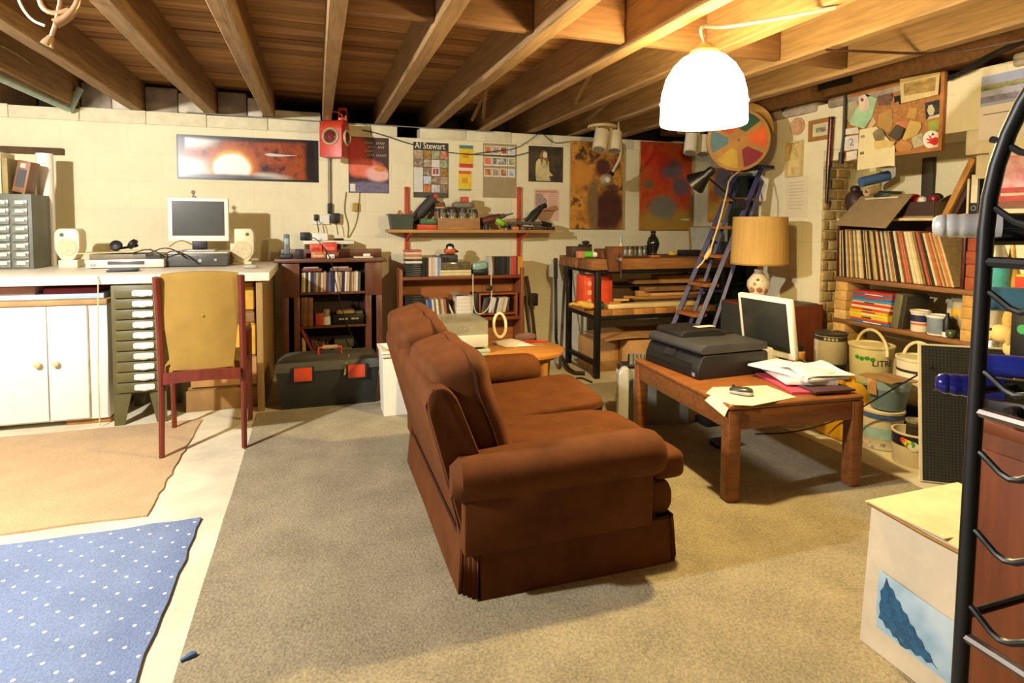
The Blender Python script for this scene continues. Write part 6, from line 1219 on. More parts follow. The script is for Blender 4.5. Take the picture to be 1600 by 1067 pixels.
T = thing('walking_stick', 'dark red lacquered stick hanging on the edge of the white pier', 'stick', at(1297, 290, x=XR-.03)); a, b2 = at(1299, 187, x=XR-.03), at(1291, 318, x=XR-.03); m_ = a.lerp(b2, .55); MB().tube([a, m_], .018, 10).build('shaft', M('#5a1c1c', .3, var=.2), T); MB().tube([m_, b2], [.016, .010], 10).build('dark_end', M('#241412', .3), T); MB().tube([a+Vector((0, 0, .002)), a+Vector((0, 0, .02))], .02, 10).build('cap', M('#3a1414', .3), T)
# ------------------------------------------------------------------ cork board with its papers
pl, w, h = on_right(1318, 128, 1478, 258)
tl, tr_, bl, br_ = at(1319, 152, x=XR-.02), at(1478, 108, x=XR-.02), at(1322, 272, x=XR-.02), at(1480, 234, x=XR-.02)
y0, y1 = tl.y, tr_.y; z1 = (tl.z+tr_.z)/2; z0 = br_.z; w = y0-y1; h = z1-z0
pl = PL((XR-.002, y0, z0), (0, -1, 0), (0, 0, 1))
T = CB = thing('cork_board', 'wood-framed cork noticeboard crowded with cards on the right wall', 'noticeboard', pl.pt(w/2, 0))
FW_ = M('#b8783a', .5, var=.2)
pl.rect(0, 0, w, h, 0, .010).build('cork', M('#b07a42', .9, var=.25, scale=60), T, smooth=False)
for (u0, v0, u1, v1) in ((0, 0, w, .022), (0, h-.022, w, h), (0, .022, .022, h-.022), (w-.022, .022, w, h-.022)): pl.rect(u0, v0, u1, v1, .0102, .026).build('frame', FW_, T, smooth=False)
def uv(px, py): q = at(px, py, x=XR-.015); return (y0-q.y, q.z-z0)
def pinned(name, lab, pts, mat, cat='card', d=.012, th=.002, bits=None):
    t = thing(name, lab, cat, pl.pt(*uv(*pts[0]), d)); P = [uv(*p) for p in pts]
    cu = sum(p[0] for p in P)/len(P); cv = sum(p[1] for p in P)/len(P)
    pl.poly(P, d, d+th).build('sheet', mat, t, smooth=False)
    for bp, bm in bits or []: pl.poly([uv(*p) for p in bp], d+th+.0002, d+th+.0012).build('print', bm, t, smooth=False)
    return t
pinned('fan', 'pale grey oval paddle hanging at the left of the cork board', [(1321+9+11*cos(k*pi/8), 172+19*sin(k*pi/8)) for k in range(16)], M('#b8ac84', .6))
pinned('envelope', 'mint green folded paper tilted across the cork board left side', [(1352, 146), (1371, 154), (1363, 183), (1351, 201), (1330, 195), (1328, 190)], M('#a8d0a0', .7), d=.016)
pinned('luggage_tag', 'pale pink luggage tag pinned over the mint green paper', [(1353, 147), (1360, 157), (1361, 170), (1349, 176), (1344, 170), (1343, 152)], M('#e6cdb4', .7), d=.021, bits=[([(1349+2.5*cos(k), 156+3*sin(k)) for k in range(6)], M('#7a4a3a', .5))])
pinned('photo', 'dark reddish photo at the top centre of the cork board', [(1374, 136), (1392, 132), (1396, 150), (1390, 164), (1373, 165), (1371, 158)], art(['#5a4a40', '#8a5a44', '#4a4a4a', '#b8704a'], 30, 4))
pinned('photo', 'thin brown strip photo right of the dark reddish one', [(1393, 136), (1409, 131), (1410, 146), (1394, 151)], art(['#8a5a34', '#a8784a', '#6a4a30'], 30, 4))
pinned('ticket', 'small black ticket under the sepia print on the cork board', [(1397, 151), (1409, 148), (1410, 162), (1405, 163), (1404, 158), (1398, 161)], BLACK)
pinned('sepia_print', 'cream-bordered sepia landscape print at the top right of the cork board', [(1409, 124), (1472, 113), (1469, 148), (1411, 162)], M('#e0c888', .6), d=.028, bits=[([(1415, 131), (1466, 120), (1464, 142), (1416, 150)], art(['#6a5230', '#a8884a', '#d0b060'], 14, 4, stretch=(1, 1, 3)))])
pinned('photo', 'dark portrait photo with a pale face at the right of the cork board', [(1445, 161), (1474, 154), (1472, 182), (1447, 187)], art(['#1c1a1a', '#2a2c38', '#5a5044'], 20, 3), bits=[([(1455+6*cos(k), 172+9*sin(k)) for k in range(6)], M('#d8c89a', .6)), ([(1449, 187), (1452, 182), (1470, 178), (1471, 182)], M('#d8c89a', .6))])
pinned('postcard', 'green landscape postcard below the dark portrait photo', [(1451, 190), (1472, 185), (1471, 201), (1451, 206)], M('#98a038', .6, var=.15))
pinned('badge', 'round white badge with a red hand print on the cork board', [(1458+14.5*cos(k*pi/10), 218.5+14.5*sin(k*pi/10)) for k in range(20)], M('#efe6d8', .5, var=0), d=.020, bits=[([(1456, 213), (1458, 217), (1463, 214), (1467, 215), (1468, 220), (1466, 226), (1461, 227), (1455, 224), (1450, 224), (1451, 222), (1455, 221), (1449, 218), (1450, 216), (1456, 218), (1452, 211)], M('#d8281c', .5, var=0)), ([(1459, 207), (1462, 211), (1457, 212)], M('#2a2424', .5))])
pinned('card', 'tan folded leaflet at the centre of the cork board', [(1374, 178), (1393, 170), (1395, 190), (1391, 205), (1381, 207), (1371, 196)], M('#b8904a', .7))
pinned('card', 'small tan card right of the tan folded leaflet', [(1421, 170), (1434, 168), (1430, 186), (1417, 184)], M('#c09448', .7))
pinned('card', 'salmon pink card behind the dark wallet on the cork board', [(1399, 190), (1420, 189), (1419, 200), (1402, 206)], M('#c87a4a', .7))
pinned('card', 'large cream fan-shaped card at the right centre of the cork board', [(1423, 188), (1440, 191), (1441, 199), (1434, 211), (1416, 219), (1411, 218)], M('#c8a85a', .7), d=.018)
pinned('wallet', 'dark grey wallet clipped at the middle of the cork board', [(1404, 195), (1416, 201), (1410, 216), (1404, 220), (1391, 212)], M('#4a4236', .5), d=.022, th=.012)
pinned('flower_clip', 'ragged grey-brown rosette pinned low on the cork board', [(1377+11*cos(k*2*pi/9)*(1 if k % 2 else .8), 212+11*sin(k*2*pi/9)) for k in range(9)], M('#8a7a54', .8, var=.3), d=.022, th=.010)
pinned('photo', 'black and white snapshot beside the red hand badge', [(1424, 215), (1441, 208), (1443, 226), (1428, 232)], art(['#3a362c', '#c8bc94', '#8a8060'], 26, 4))
pinned('badge', 'orange oval badge at the bottom of the cork board', [(1413+13.5*cos(k*pi/10), 229+9*sin(k*pi/10)) for k in range(20)], M('#c08848', .6, var=.15), d=.016)
pinned('letter', 'small cream envelope corner above the letter on the cork board', [(1354, 204), (1364, 182), (1369, 191), (1357, 205)], M('#e0bc90', .7))
pinned('letter', 'large cream letter hanging below the cork board edge', [(1346, 203), (1372, 198), (1401, 228), (1401, 260), (1393, 259), (1342, 266)], M('#ecdca6', .7, var=.03), 'letter', d=.028, bits=[([(1348, 212), (1354, 211), (1354, 215), (1348, 216)], M('#a89a7a', .6)), ([(1347, 238), (1353, 237), (1353, 241), (1347, 242)], M('#7a6a44', .6))])
pinned('letter', 'folded yellow slip over the large cream letter', [(1369, 221), (1388, 219), (1403, 222), (1396, 230), (1371, 233)], M('#e0c070', .7), 'letter', d=.0335)
for k, (pts, lab) in enumerate((([(1322, 202), (1343, 199), (1345, 208), (1322, 211)], 'uppermost of three small white cards at the left of the cork board'), ([(1322, 214), (1344, 211), (1344, 233), (1322, 236)], 'middle of three small white cards, marked with a blue squiggle'), ([(1325, 238), (1342, 235), (1341, 248), (1325, 252)], 'lowest of three small white cards hanging off the cork board corner'))):
    t = pinned('card', lab, pts, M('#e6dcc8', .7), d=.027)
    if k == 1: MB().tube([pl.pt(*uv(1328, 220), .0295), pl.pt(*uv(1333, 216), .0295), pl.pt(*uv(1336, 221), .0295), pl.pt(*uv(1330, 228), .0295), pl.pt(*uv(1337, 226), .0295)], .003, 5, smooth=1).build('squiggle', M('#5a6ab0', .5), t)
T = thing('riding_crop', 'dark green cord and handle hanging down the left of the cork board', 'cord', pl.pt(*uv(1322, 200), .035)); MB().tube([pl.pt(*uv(1325, 147), .04), pl.pt(*uv(1324, 185), .036), pl.pt(*uv(1322, 215), .036), pl.pt(*uv(1319, 240), .036)], .010, 8, smooth=1).build('cord', M('#1c2c20', .5), T); MB().tube([pl.pt(*uv(1319, 238), .036), pl.pt(*uv(1318, 256), .036)], .018, 8).build('handle', BLACK, T)
# calendar, pink poster, cables near the top right
pl2, w, h = on_right(1532, 130, 1600, 225); a, b2, c = at(1534, 120, x=XR), at(1529, 220, x=XR), at(1660, 80, x=XR); w = a.y-2.04; h = a.z-b2.z; pl2 = PL((XR, a.y, b2.z), (0, -1, 0), (0, 0, 1))
T = sheet_on('wall_calendar', 'wall calendar with a riverside photo above blank pages on the right wall', 'calendar', pl2, w, h, M('#efe4d6', .6, var=.02), d=.005)
zc = at(1530, 168, x=XR).z-pl2.o.z
pl2.rect(.004, zc, w-.004, h-.004, .0052, .006).build('photo', M('#a8b0d0', .5, var=.1, scale=4), T, smooth=False)
for (v0, v1, st, sd) in ((.10, .30, ['#5a5878', '#8a86a0', '#4a4a60'], 1), (.30, .42, ['#8a90a8', '#b8b8c0', '#6a6a80'], 2), (.50, .68, ['#4a5a34', '#7a7a4a', '#a8a078', '#3a4430'], 3)): pl2.rect(.004, zc+(h-zc)*v0, w-.004, zc+(h-zc)*v1, .0062, .0068).build('photo_band', art(st, 16, 5, 1, .5, seed=sd, stretch=(1, 1, 2)), T, smooth=False)
pl2.rect(.02, zc-.05, w-.02, zc-.044, .0052, .0056).build('heading_rule', M('#7a6a60', .6, var=0), T, smooth=False)
a, b2 = at(1563, 245, x=XR), at(1558, 315, x=XR); pl3 = PL((XR, a.y, b2.z), (0, -1, 0), (0, 0, 1)); w = a.y-1.98; h = a.z-b2.z
T = sheet_on('pink_poster', 'pink poster with a misty red tree below the wall calendar', 'poster', pl3, w, h, art(['#c83a6a', '#e88aa0', '#f0c8c0', '#e0a8b0'], 7, 4, 1, .5, seed=6)); pl3.rect(0, 0, w, h*.30, .0032, .0038).build('band', M('#c8504a', .5, var=.2, scale=20), T, smooth=False); pl3.rect(w*.05, h*.12, w*.6, h*.18, .004, .0045).build('lettering_line', M('#e8c8a8', .5), T, smooth=False); pl3.rect(0, -.04, w, -.0005, .001, .003).build('dark_edge', M('#8a5a44', .5), T, smooth=False)
for k in range(5):
    o = random.uniform(-.02, .02); wire('black cable in the bundle over the white pier, %s from the top' % nth(k+1), [at(1222, 158+4*k, x=XR-.03), at(1240, 146+2.6*k, x=XR-.05-o), at(1258, 142+2.2*k, x=XR-.03), at(1275, 132+2.8*k, x=XR-.06), at(1292, 128+2.2*k, x=XR-.03), at(1330, 120+2*k, x=XR-.04)], .007, None, 'cable', 2)
for k in range(4): wire('black cable running from the cork board to the upper right corner, %s of four' % nth(k+1), [at(1481, 126-2*k, x=XR-.03), at(1510, 112-2*k+4*(k % 2), x=XR-.05), at(1540, 92-3*k+6*(k % 2), x=XR-.05), at(1580, 76-3*k, x=XR-.03), at(1640, 50, x=XR-.03)], .006)
wire('brown cable clipped under the joists toward the right corner', [at(1290, 78, z=2.12), at(1390, 82, z=2.13), at(1480, 86, z=2.12), at(1600, 62, z=2.12)], .007, M('#4a2c18', .6))
# ------------------------------------------------------------------ shelves in the recess, carried on loose bricks
RX0, RX1 = XR+.005, XR+.33; YA, YN = 3.30, 2.345
Z1, Z2 = .585, .885            # tops of lower and upper shelf
def pier(lab, y0, y1, z0, z1, n, mats):
    T = thing('brick_pier', lab, 'bricks', (XR+.1, (y0+y1)/2, z0)); h = (z1-z0)/n
    for k in range(n):
        j = random.uniform(-.006, .006); B(RX0+.004+j, RX0+.215+j, y0+random.uniform(0, .004), y1-random.uniform(0, .004), z0+k*h+.0005, z0+(k+1)*h-.001, .005).build('brick', random.choice(mats), T)
YB_ = [M(h, .9, var=.15, scale=18, bump=.5) for h in ('#d0a45a', '#c89a50', '#d8b068')]
pier('far pier of loose yellow bricks between floor and lower recess shelf', 3.20, 3.305, .0, Z1-.031, 8, YB_)
pier('far pier of loose yellow bricks between the two recess shelves', 3.20, 3.305, Z1+.0, Z2-.031, 4, YB_)
pier('near pier of loose bricks between floor and lower recess shelf', 2.345, 2.44, .0, Z1-.031, 8, YB_)
pier('near pier of loose yellow bricks between the two recess shelves', 2.345, 2.42, Z1, Z2-.031, 4, YB_)
pier('near pier of red bricks standing on the record shelf', 2.345, 2.405, Z2, 1.26, 5, BRICKR)
SW = M('#8a5c30', .65, var=.25, scale=6, stretch=(6, .7, 6))
tag(B(RX0, RX1, YN-.01, YA+.01, Z1-.03, Z1, .003).build('shelf_board', SW), 'lower plank shelf in the wall recess carrying books and tubs', 'shelf')
tag(B(RX0, RX1, YN-.01, YA+.01, Z2-.03, Z2, .003).build('shelf_board', SW), 'upper plank shelf in the wall recess carrying the records', 'shelf')
# record rack
T = thing('record_rack', 'dark red wooden rack with a pale top board around the records', 'rack', (XR+.17, 2.8, Z2)); RD = M('#4a1c16', .4, var=.15); RH_ = 1.285
B(RX0+.01, RX1, 2.415, 2.435, Z2+.0005, RH_, .003).build('end_panel', RD, T); B(RX0+.01, RX1, 3.285, 3.30, Z2+.0005, RH_, .003).build('end_panel', RD, T); B(RX0-.005, RX1, 2.42, 3.30, RH_+.0005, RH_+.018, .003).build('top_board', M('#d8c08a', .6, var=.1), T); B(RX1-.012, RX1, 2.4355, 3.2845, Z2+.0005, RH_-.001).build('back_panel', RD, T)
LPC = [('#d8bc80', 'cream'), ('#1e1a18', 'black'), ('#c8a868', 'tan'), ('#e0cc98', 'pale'), ('#8a7448', 'olive'), ('#3a2a20', 'dark brown'), ('#d8c088', 'buff'), ('#b07a44', 'orange-brown'), ('#2a2622', 'black'), ('#cfae70', 'yellowed'), ('#6a5434', 'brown'), ('#e4d4a4', 'ivory')]
spec = {30: ('#4a5a74', 'slate blue'), 27: ('#c85a38', 'orange-red'), 40: ('#d86a48', 'salmon red'), 41: ('#e07a50', 'salmon'), 43: ('#e4d0a0', 'ivory'), 44: ('#e8d8ac', 'ivory'), 50: ('#c85030', 'red'), 55: ('#c05a34', 'orange-red'), 59: ('#d87a44', 'orange')}
y = 3.272; k = 0
while True:                                            # sleeves lean towards the near end, more so further along
    w = random.uniform(.0095, .0165); f = min(1, k/58); ln = .06+.26*f; hh = .335+random.uniform(-.006, .004)
    yb_ = y-w/cos(ln)
    if yb_-hh*sin(ln)*0 < 2.455+.0: break
    c = spec.get(k) or LPC[(k*7+(k*k) % 5) % 12]
    R = Matrix.Rotation(-ln, 3, 'X')                   # top shifts to +y so the foot is nearer
    cen = Vector((RX0+.006+.155+random.uniform(0, .010), y-w/2/cos(ln)+hh/2*sin(ln)*0, Z2+hh/2*cos(ln)+.003+sin(ln)*w/2))
    cen.y = y-w/2/cos(ln)+sin(ln)*hh/2
    if cen.y+sin(ln)*hh/2 > 3.283: cen.y -= 0; ln = min(ln, max(.0, (3.280-(y-w/2))/hh)); R = Matrix.Rotation(-ln, 3, 'X'); cen.y = y-w/2/cos(ln)+sin(ln)*hh/2; cen.z = Z2+hh/2*cos(ln)+.003+sin(ln)*w/2
    k += 1
    tag(MB().obox(cen, (.31, w-.0016, hh), R, .0015, 1).build('record', M(c[0], .6, var=.15, scale=40)), '%s record sleeve, %s from the far end of the record rack' % (c[1], nth(k)), 'record', 'records in the rack')
    y = yb_
    if k > 68: break
# box with flap and clutter on top of the rack
zt = RH_+.0185
T = thing('flap_box', 'grey-brown box on the record rack with its front flap hanging down', 'box', (XR+.12, 2.98, zt)); KB = M('#8a7654', .7, var=.08)
a0, a1 = at(1418, 305, x=RX0).y, at(1332, 305, x=RX0).y
B(RX0+.03, RX1-.02, 2.62, 3.16, zt, zt+.012).build('bottom', KB, T)
for (x0, x1, y0, y1) in ((RX0+.03, RX0+.036, 2.62, 3.16), (RX1-.026, RX1-.02, 2.62, 3.16), (RX0+.0365, RX1-.0265, 2.62, 2.626), (RX0+.0365, RX1-.0265, 3.154, 3.16)): B(x0, x1, y0, y1, zt+.0125, zt+.10).build('side', M('#3a241c', .6) if x0 < RX0+.035 else KB, T)
f0, f1, f2, f3 = at(1346, 307, x=RX0+.028), at(1428, 303, x=RX0+.028), at(1384, 357, x=RX0-.10), at(1304, 352, x=RX0-.10)
MB().sheet(lambda u, v: (f3*(1-u)+f2*u)*(1-v)+(f0*(1-u)+f1*u)*v, 4, 4, .004).build('front_flap', KB, T)
e0, e1 = at(1356, 311, x=RX0+.02), at(1408, 308, x=RX0+.02); MB().tube([e0+Vector((-.02, 0, 0)), e1+Vector((-.02, 0, 0))], .007, 6).build('flap_label', M('#d8c8a0', .6), T)
MB().sheet(lambda u, v: (RX0+.06+.24*v, 2.615-.25*u, zt+.10+.06*sin(u*2.6)*(1-.5*v)-.05*u*u), 10, 3, .004).build('side_flap', M('#6e6450', .7), T)
slab('red_box', 'long bright red box lying in the box on the record rack', 'box', RX0+.045, RX0+.12, 2.82, 3.00, zt+.013, zt+.125, M('#d8382a', .4))
for k, (yy, xx, r, c, lab) in enumerate(((2.80, .10, .035, '#c8302a', 'bright red ball in the box on the record rack'), (2.74, .09, .026, '#efe6d8', 'small white ball beside the red one on the record rack'), (2.70, .16, .036, '#1c1a1a', 'black ball at the back of the box on the record rack'), (2.66, .08, .030, '#7a1c24', 'dark red ball at the near end of the box on the record rack'))):
    tag(MB().soft((RX0+xx, yy, zt+.085+r), (2*r, 2*r, 2*r), None, .9, 14, 10).build('ball', M(c, .35)), lab, 'ball')
tag(MB().tube([(RX0+.08+.07*cos(t), 2.94+.09*sin(t)+.01*t, zt+.12+.008*t) for t in [k*.5 for k in range(18)]], .016, 6).build('hose_coil', M('#26382c', .5)), 'coil of dark green hose in the box on the record rack', 'coil')
q = at(1345, 285, x=RX0+.10); T = thing('blue_tube', 'blue cardboard tube end pointing out over the box on the record rack', 'tube', q); MB().lathe([(.030, 0), (.036, 0), (.036, .20), (.030, .20)], q, 20, Matrix.Rotation(radians(75), 3, 'Y') @ Matrix.Rotation(.3, 3, 'X')).build('tube', M('#4a6a98', .5), T); MB().lathe([(0, .010), (.0298, .010), (.0298, .19), (0, .19)], q, 16, Matrix.Rotation(radians(75), 3, 'Y') @ Matrix.Rotation(.3, 3, 'X')).build('tube_inside', BLACK, T)
q = at(1357, 300, x=RX0+.06); tag(MB().lathe([(.028, -.02), (.034, 0), (.034, .08), (.01, .085)], q, 16, Matrix.Rotation(radians(80), 3, 'Y')).build('tape_roll', M('#c8a878', .6)), 'tan roll below the blue tube on the record rack', 'roll')
q = at(1323, 308, x=RX0+.02); T = thing('dark_pouch', 'dark leather pouch slumped at the far end of the record rack', 'pouch', (q.x, q.y, zt)); MB().soft((RX0+.09, 3.215, zt+.10), (.15, .13, .20), Matrix.Rotation(-.25, 3, 'X'), .75, 20, 14).build('pouch', M('#3a2822', .5, var=.2, bump=.3), T); MB().soft((RX0+.09, 3.235, zt+.205), (.07, .06, .06), None, .8, 12, 8).build('neck', M('#2a1c18', .5), T)
q = at(1366, 272, x=3.99); tag(B(3.975, 3.9995, q.y-.06, q.y+.06, 1.45, 1.66, .003).build('note', M('#d8bc5a', .7)), 'yellow card against the back of the recess under the cork board', 'card')
tag(B(3.97, 3.9995, 2.92, 3.0, 1.42, 1.72, .003).build('post', M('#3a3424', .7)), 'dark vertical strip on the back wall of the recess', 'strip')
# frame, file and sheets at the near end
T = thing('leaning_tray', 'wooden tray leaning back at the near end of the record rack', 'tray', (XR+.15, 2.52, zt)); Rl = Matrix.Rotation(radians(-24), 3, 'X')
def leanY(y_foot, th, d, h, ang, x0, mat, nm, par): R = Matrix.Rotation(ang, 3, 'X'); c = Vector((x0+d/2, y_foot-th/2*cos(ang)-sin(ang)*h/2, zt+h/2*cos(ang)+abs(sin(ang))*th/2+.001)); return MB().obox(c, (d, th, h), R, .003).build(nm, mat, par)
leanY(2.56, .035, .26, .36, .42, RX0+.01, M('#b8843a', .5, var=.2), 'panel', T); leanY(2.52, .03, .24, .36, .42, RX0+.03, M('#3a2014', .5), 'dark_back', T)
T = thing('lever_file', 'black lever arch file with a ring hole at the near end of the record rack', 'file', (XR+.12, 2.40, RH_)); B(RX0+.0, RX0+.28, 2.345, 2.398, 1.2605, 1.2605+.30, .003).build('spine', BLACK, T); pf = PL((RX0-.0005, 2.398, 1.2605), (0, -1, 0), (0, 0, 1)); pf.disc(.027, .095, .015, 0, .003, 18).build('ring', STEEL, T); pf.disc(.027, .095, .010, .0032, .004, 14).build('hole', M('#0a0a0a', .6), T); pf.rect(.010, .125, .044, .285, 0, .0016).build('label', M('#efe2b8', .6), T, smooth=False)
slab('papers', 'upright cream papers between the leaning tray and the black file', 'papers', RX0+.0, RX0+.22, 2.4005, 2.4135, RH_+.02, RH_+.24, M('#ecdcb0', .7))
# stack of annuals
BKS = [('#3a6a98', 'blue'), ('#d8472c', 'red'), ('#e8c02a', 'yellow'), ('#ecca3a', 'yellow'), ('#e0b82c', 'golden yellow'), ('#d84a2e', 'orange-red'), ('#e6d2a0', 'cream'), ('#d03a2a', 'red'), ('#e0b080', 'peach'), ('#4a90b0', 'sky blue'), ('#3a7aa8', 'blue'), ('#c83a30', 'red'), ('#4a6a9a', 'blue'), ('#c8402e', 'red')]
z = Z1+.0005
for k, (c, nm) in enumerate(BKS):
    h = (.016, .013, .020, .018, .020, .014, .018, .015, .014, .016, .015, .013, .013, .012)[k]; dy = (0, .02, .02, .022, .02, .01, .002, .0, -.002, -.006, -.006, -.006, -.008, -.008)[k]+random.uniform(-.003, .003)
    y1 = 3.165+dy*.8; y0 = 2.87+dy
    t = thing('annual', '%s-spined large book lying flat, %s from the bottom of the recess stack' % (nm, nth(k+1)), 'book', (RX0+.12, (y0+y1)/2, z), 0, 'large flat books in the recess')
    B(RX0+.012+random.uniform(0, .006), RX0+.23, y0, y1, z, z+h-.0008, .0015).build('cover', M(c, .45, var=.1, scale=30), t)
    if k % 2 == 0 or k in (3, 5): B(RX0+.0095, RX0+.0118, y0+.06+.03*(k % 3), y1-.10, z+h*.3, z+h*.72).build('title', M(('#efe0c0', '#b83028', '#2a2a3a')[k % 3], .5, var=0), t)
    z += h
T = thing('grey_folder', 'grey-green box file standing beside the stack of large books', 'file', (RX0+.12, 2.83, Z1)); leanz = zt; zt = Z1+.0
leanY(2.862, .05, .22, .225, .13, RX0+.012, M('#6a6448', .6, var=.1), 'box_file', T); leanY(2.80, .012, .20, .215, .13, RX0+.02, M('#3a382c', .6), 'dark_side', T); zt = leanz
def tub(name, lab, x, y, z, r0, r1, h, body, bands=(), lid=None, handle=None, cat='tub', open_=None, n=26):
    T = thing(name, lab, cat, (x, y, z)); pr = [(r0*.96, z+.0005), (r0, z+.006), (r1, z+h)]
    if open_: pr += [(r1+.004, z+h), (r1+.004, z+h+.008), (r1-.004, z+h+.008), (r1-.006, z+h-.02), (r0-.008, z+h*.6)]
    b_ = MB().lathe(pr, (x, y, 0), n).build('body', body, T)
    for (a, b2, c) in bands:
        ra = r0+(r1-r0)*a; rb = r0+(r1-r0)*b2; MB().lathe([(ra+.0004, z+h*a), (ra+.0014, z+h*a), (rb+.0014, z+h*b2), (rb+.0004, z+h*b2)], (x, y, 0), n, closed=False).build('label_band', c, T)
    if lid: MB().lathe([(r1+.004, z+h+.0005), (r1+.006, z+h+.004), (r1+.006, z+h+.016), (r1-.004, z+h+.018), (r1-.008, z+h+.010), (0, z+h+.010)], (x, y, 0), n).build('lid', lid, T)
    if handle: MB().tube([(x+(r1+.006)*cos(t)*.18, y+(r1+.006)*cos(t), z+h*.86+(r1*1.15)*sin(t)) for t in [pi*k/14 for k in range(15)]], .006 if handle != 'wide' else .009, 8).build('handle', M('#e6d8a8', .5) if handle == 'wide' else STEEL, T)
    return T, b_
NAVY = M('#20264a', .5); OFF = M('#e8dcc0', .5, var=.05)
q = lambda px: at(px, 500, x=RX0+.07).y
tub('paint_tub', 'white paint tub with a navy band and orange mark on the lower recess shelf', RX0+.075, q(1437), Z1, .050, .052, .118, OFF, ((.55, .90, NAVY), (.36, .48, M('#d8744a', .5))), OFF)
tub('paint_tub', 'grey-blue tub with a white lid on the lower recess shelf', RX0+.07, q(1466), Z1, .052, .060, .105, M('#8a98a4', .5, var=.1), ((.0, .08, OFF),), WHITE)
tub('paint_tin', 'grey tin with a yellow patch behind the grey-blue tub', RX0+.20, q(1470)-.04, Z1, .056, .056, .21, M('#b8ac90', .5, var=.1), ((.55, .78, M('#e0b030', .5)),), M('#b8ac90', .5), cat='tin')
T = thing('black_bottle', 'small black bottle with a white foot on the lower recess shelf', 'bottle', (RX0+.05, q(1484), Z1)); MB().lathe([(.022, Z1+.03), (.023, Z1+.10), (.010, Z1+.125), (.009, Z1+.145)], (RX0+.05, q(1484), 0), 14).build('bottle', BLACK, T); MB().lathe([(.024, Z1+.0005), (.024, Z1+.0295)], (RX0+.05, q(1484), 0), 14).build('foot', WHITE, T)
tag(MB().soft((RX0+.03, q(1495), Z1+.026), (.06, .05, .05), None, .7, 14, 10).build('jar', M('#4a5a3a', .3)), 'small dark green jar near the end of the lower recess shelf', 'jar')
tag(B(RX0+.03, RX0+.10, q(1513), q(1501), Z1+.0005, Z1+.04, .012).build('black_case', BLACK), 'small black case at the near end of the lower recess shelf', 'case')
T = thing('red_board', 'narrow dark red board leaning at the near end of the lower recess shelf', 'board', (RX0+.2, q(1498), Z1)); leanz = zt; zt = Z1; leanY(2.50, .012, .16, .24, .30, RX0+.14, M('#5a2018', .5), 'board', T); zt = leanz
slab('white_sheet', 'creased white sheet standing at the back of the lower recess shelf', 'paper', RX0+.29, RX0+.30, 2.48, 2.70, Z1+.0005, Z1+.20, M('#e0d4b0', .7, bump=.3))
tag(B(RX0-.0, RX0+.012, 2.47, 3.14, .42, .5535, .002).build('painted_board', M('#c8bc98', .7, var=.1)), 'pale painted board set under the lower recess shelf', 'board') if False else None
# ------------------------------------------------------------------ paint tins and buckets on the floor
BK = M('#1c1c1a', .5)
tag(B(3.20, 3.50, 2.32, 2.98, .0, .225, .006).build('crate', M('#2a2620', .7)), 'dark crate on the floor holding up the large paint buckets', 'crate')
tub('paint_tin', 'large black tin on the floor under the cream enamel tin', 3.32, 3.10, 0, .105, .105, .30, BK, (), M('#2a2a26', .4), cat='tin')
T, b_ = tub('paint_tin', 'large cream enamel tin with a dark lid, standing on a black tin', 3.32, 3.10, .3105, .100, .100, .20, M('#cfc4a0', .4, var=.08), ((.84, .97, M('#3a3a34', .5)), (.02, .07, M('#3a3a34', .5))), M('#3c3a34', .35), cat='tin')
for k in range(4):
    an = radians(-155+13*k); MB().lathe([(.009, 0), (.009, .002)], (3.32+.1016*cos(an), 3.10+.1016*sin(an), .491), 8, Vector((cos(an), sin(an), 0)).to_track_quat('Z', 'Y').to_matrix()).build('print', M('#c8bfa0', .5, var=0), T)
def curved_text(body, size, x, y, z, r, a0, mat, par):
    cu = bpy.data.curves.new('t', 'FONT'); cu.body = body; cu.size = size; cu.extrude = .0006; cu.resolution_u = 2; o = bpy.data.objects.new('t', cu); me = bpy.data.meshes.new_from_object(o); mb = MB()
    mb.add([(x+(r+p.co.z+.002)*cos(a0+p.co.x/r), y+(r+p.co.z+.002)*sin(a0+p.co.x/r), z+p.co.y) for p in me.vertices], [tuple(f.vertices) for f in me.polygons]); bpy.data.objects.remove(o); bpy.data.meshes.remove(me); bpy.data.curves.remove(cu); return mb.build('lettering', mat, par, smooth=False)
bx_, by_, bz_ = 3.30, 2.77, .2255
T, b_ = tub('paint_bucket', 'cream bucket with green leaf marks, black lettering and a wide handle', bx_, by_, bz_, .112, .124, .27, M('#e6dca8', .45, var=.04), ((.06, .17, M('#2a2c20', .5)), (.19, .205, M('#4aa83a', .5))), M('#e8dfb0', .45), 'wide')
an0 = radians(-138)
curved_text('LITRE', .052, bx_, by_, bz_+.17, .1195, an0, M('#24261c', .5, var=0), T)
for k in range(4): an = radians(-178+14*k); MB().lathe([(.016, 0), (.010, .002)], (bx_+.1205*cos(an), by_+.1205*sin(an), bz_+.215-.006*(k % 2)), 6, Vector((cos(an), sin(an), 0)).to_track_quat('Z', 'Y').to_matrix()).build('leaf_mark', M('#3a9a34', .5, var=0), T)
T, b_ = tub('paint_bucket', 'off-white bucket with a wide handle behind the dark perforated panel', 3.32, 2.47, bz_, .105, .118, .25, M('#e0d2ac', .45, var=.05), ((.35, .72, OFF), (.74, .80, M('#2a2a28', .5))), M('#d8cca0', .45), 'wide')
T, b_ = tub('paint_bucket', 'white bucket printed with pale blue and dark flower shapes on the floor', 3.04, 2.47, 0, .098, .108, .205, OFF, ((.30, .62, M('#a8ccd4', .5, var=.15)), (.02, .20, art(['#3a3440', '#e0d8c8', '#4a4450'], 22)), (.86, .99, M('#4a6aa8', .5, var=.2))), OFF)
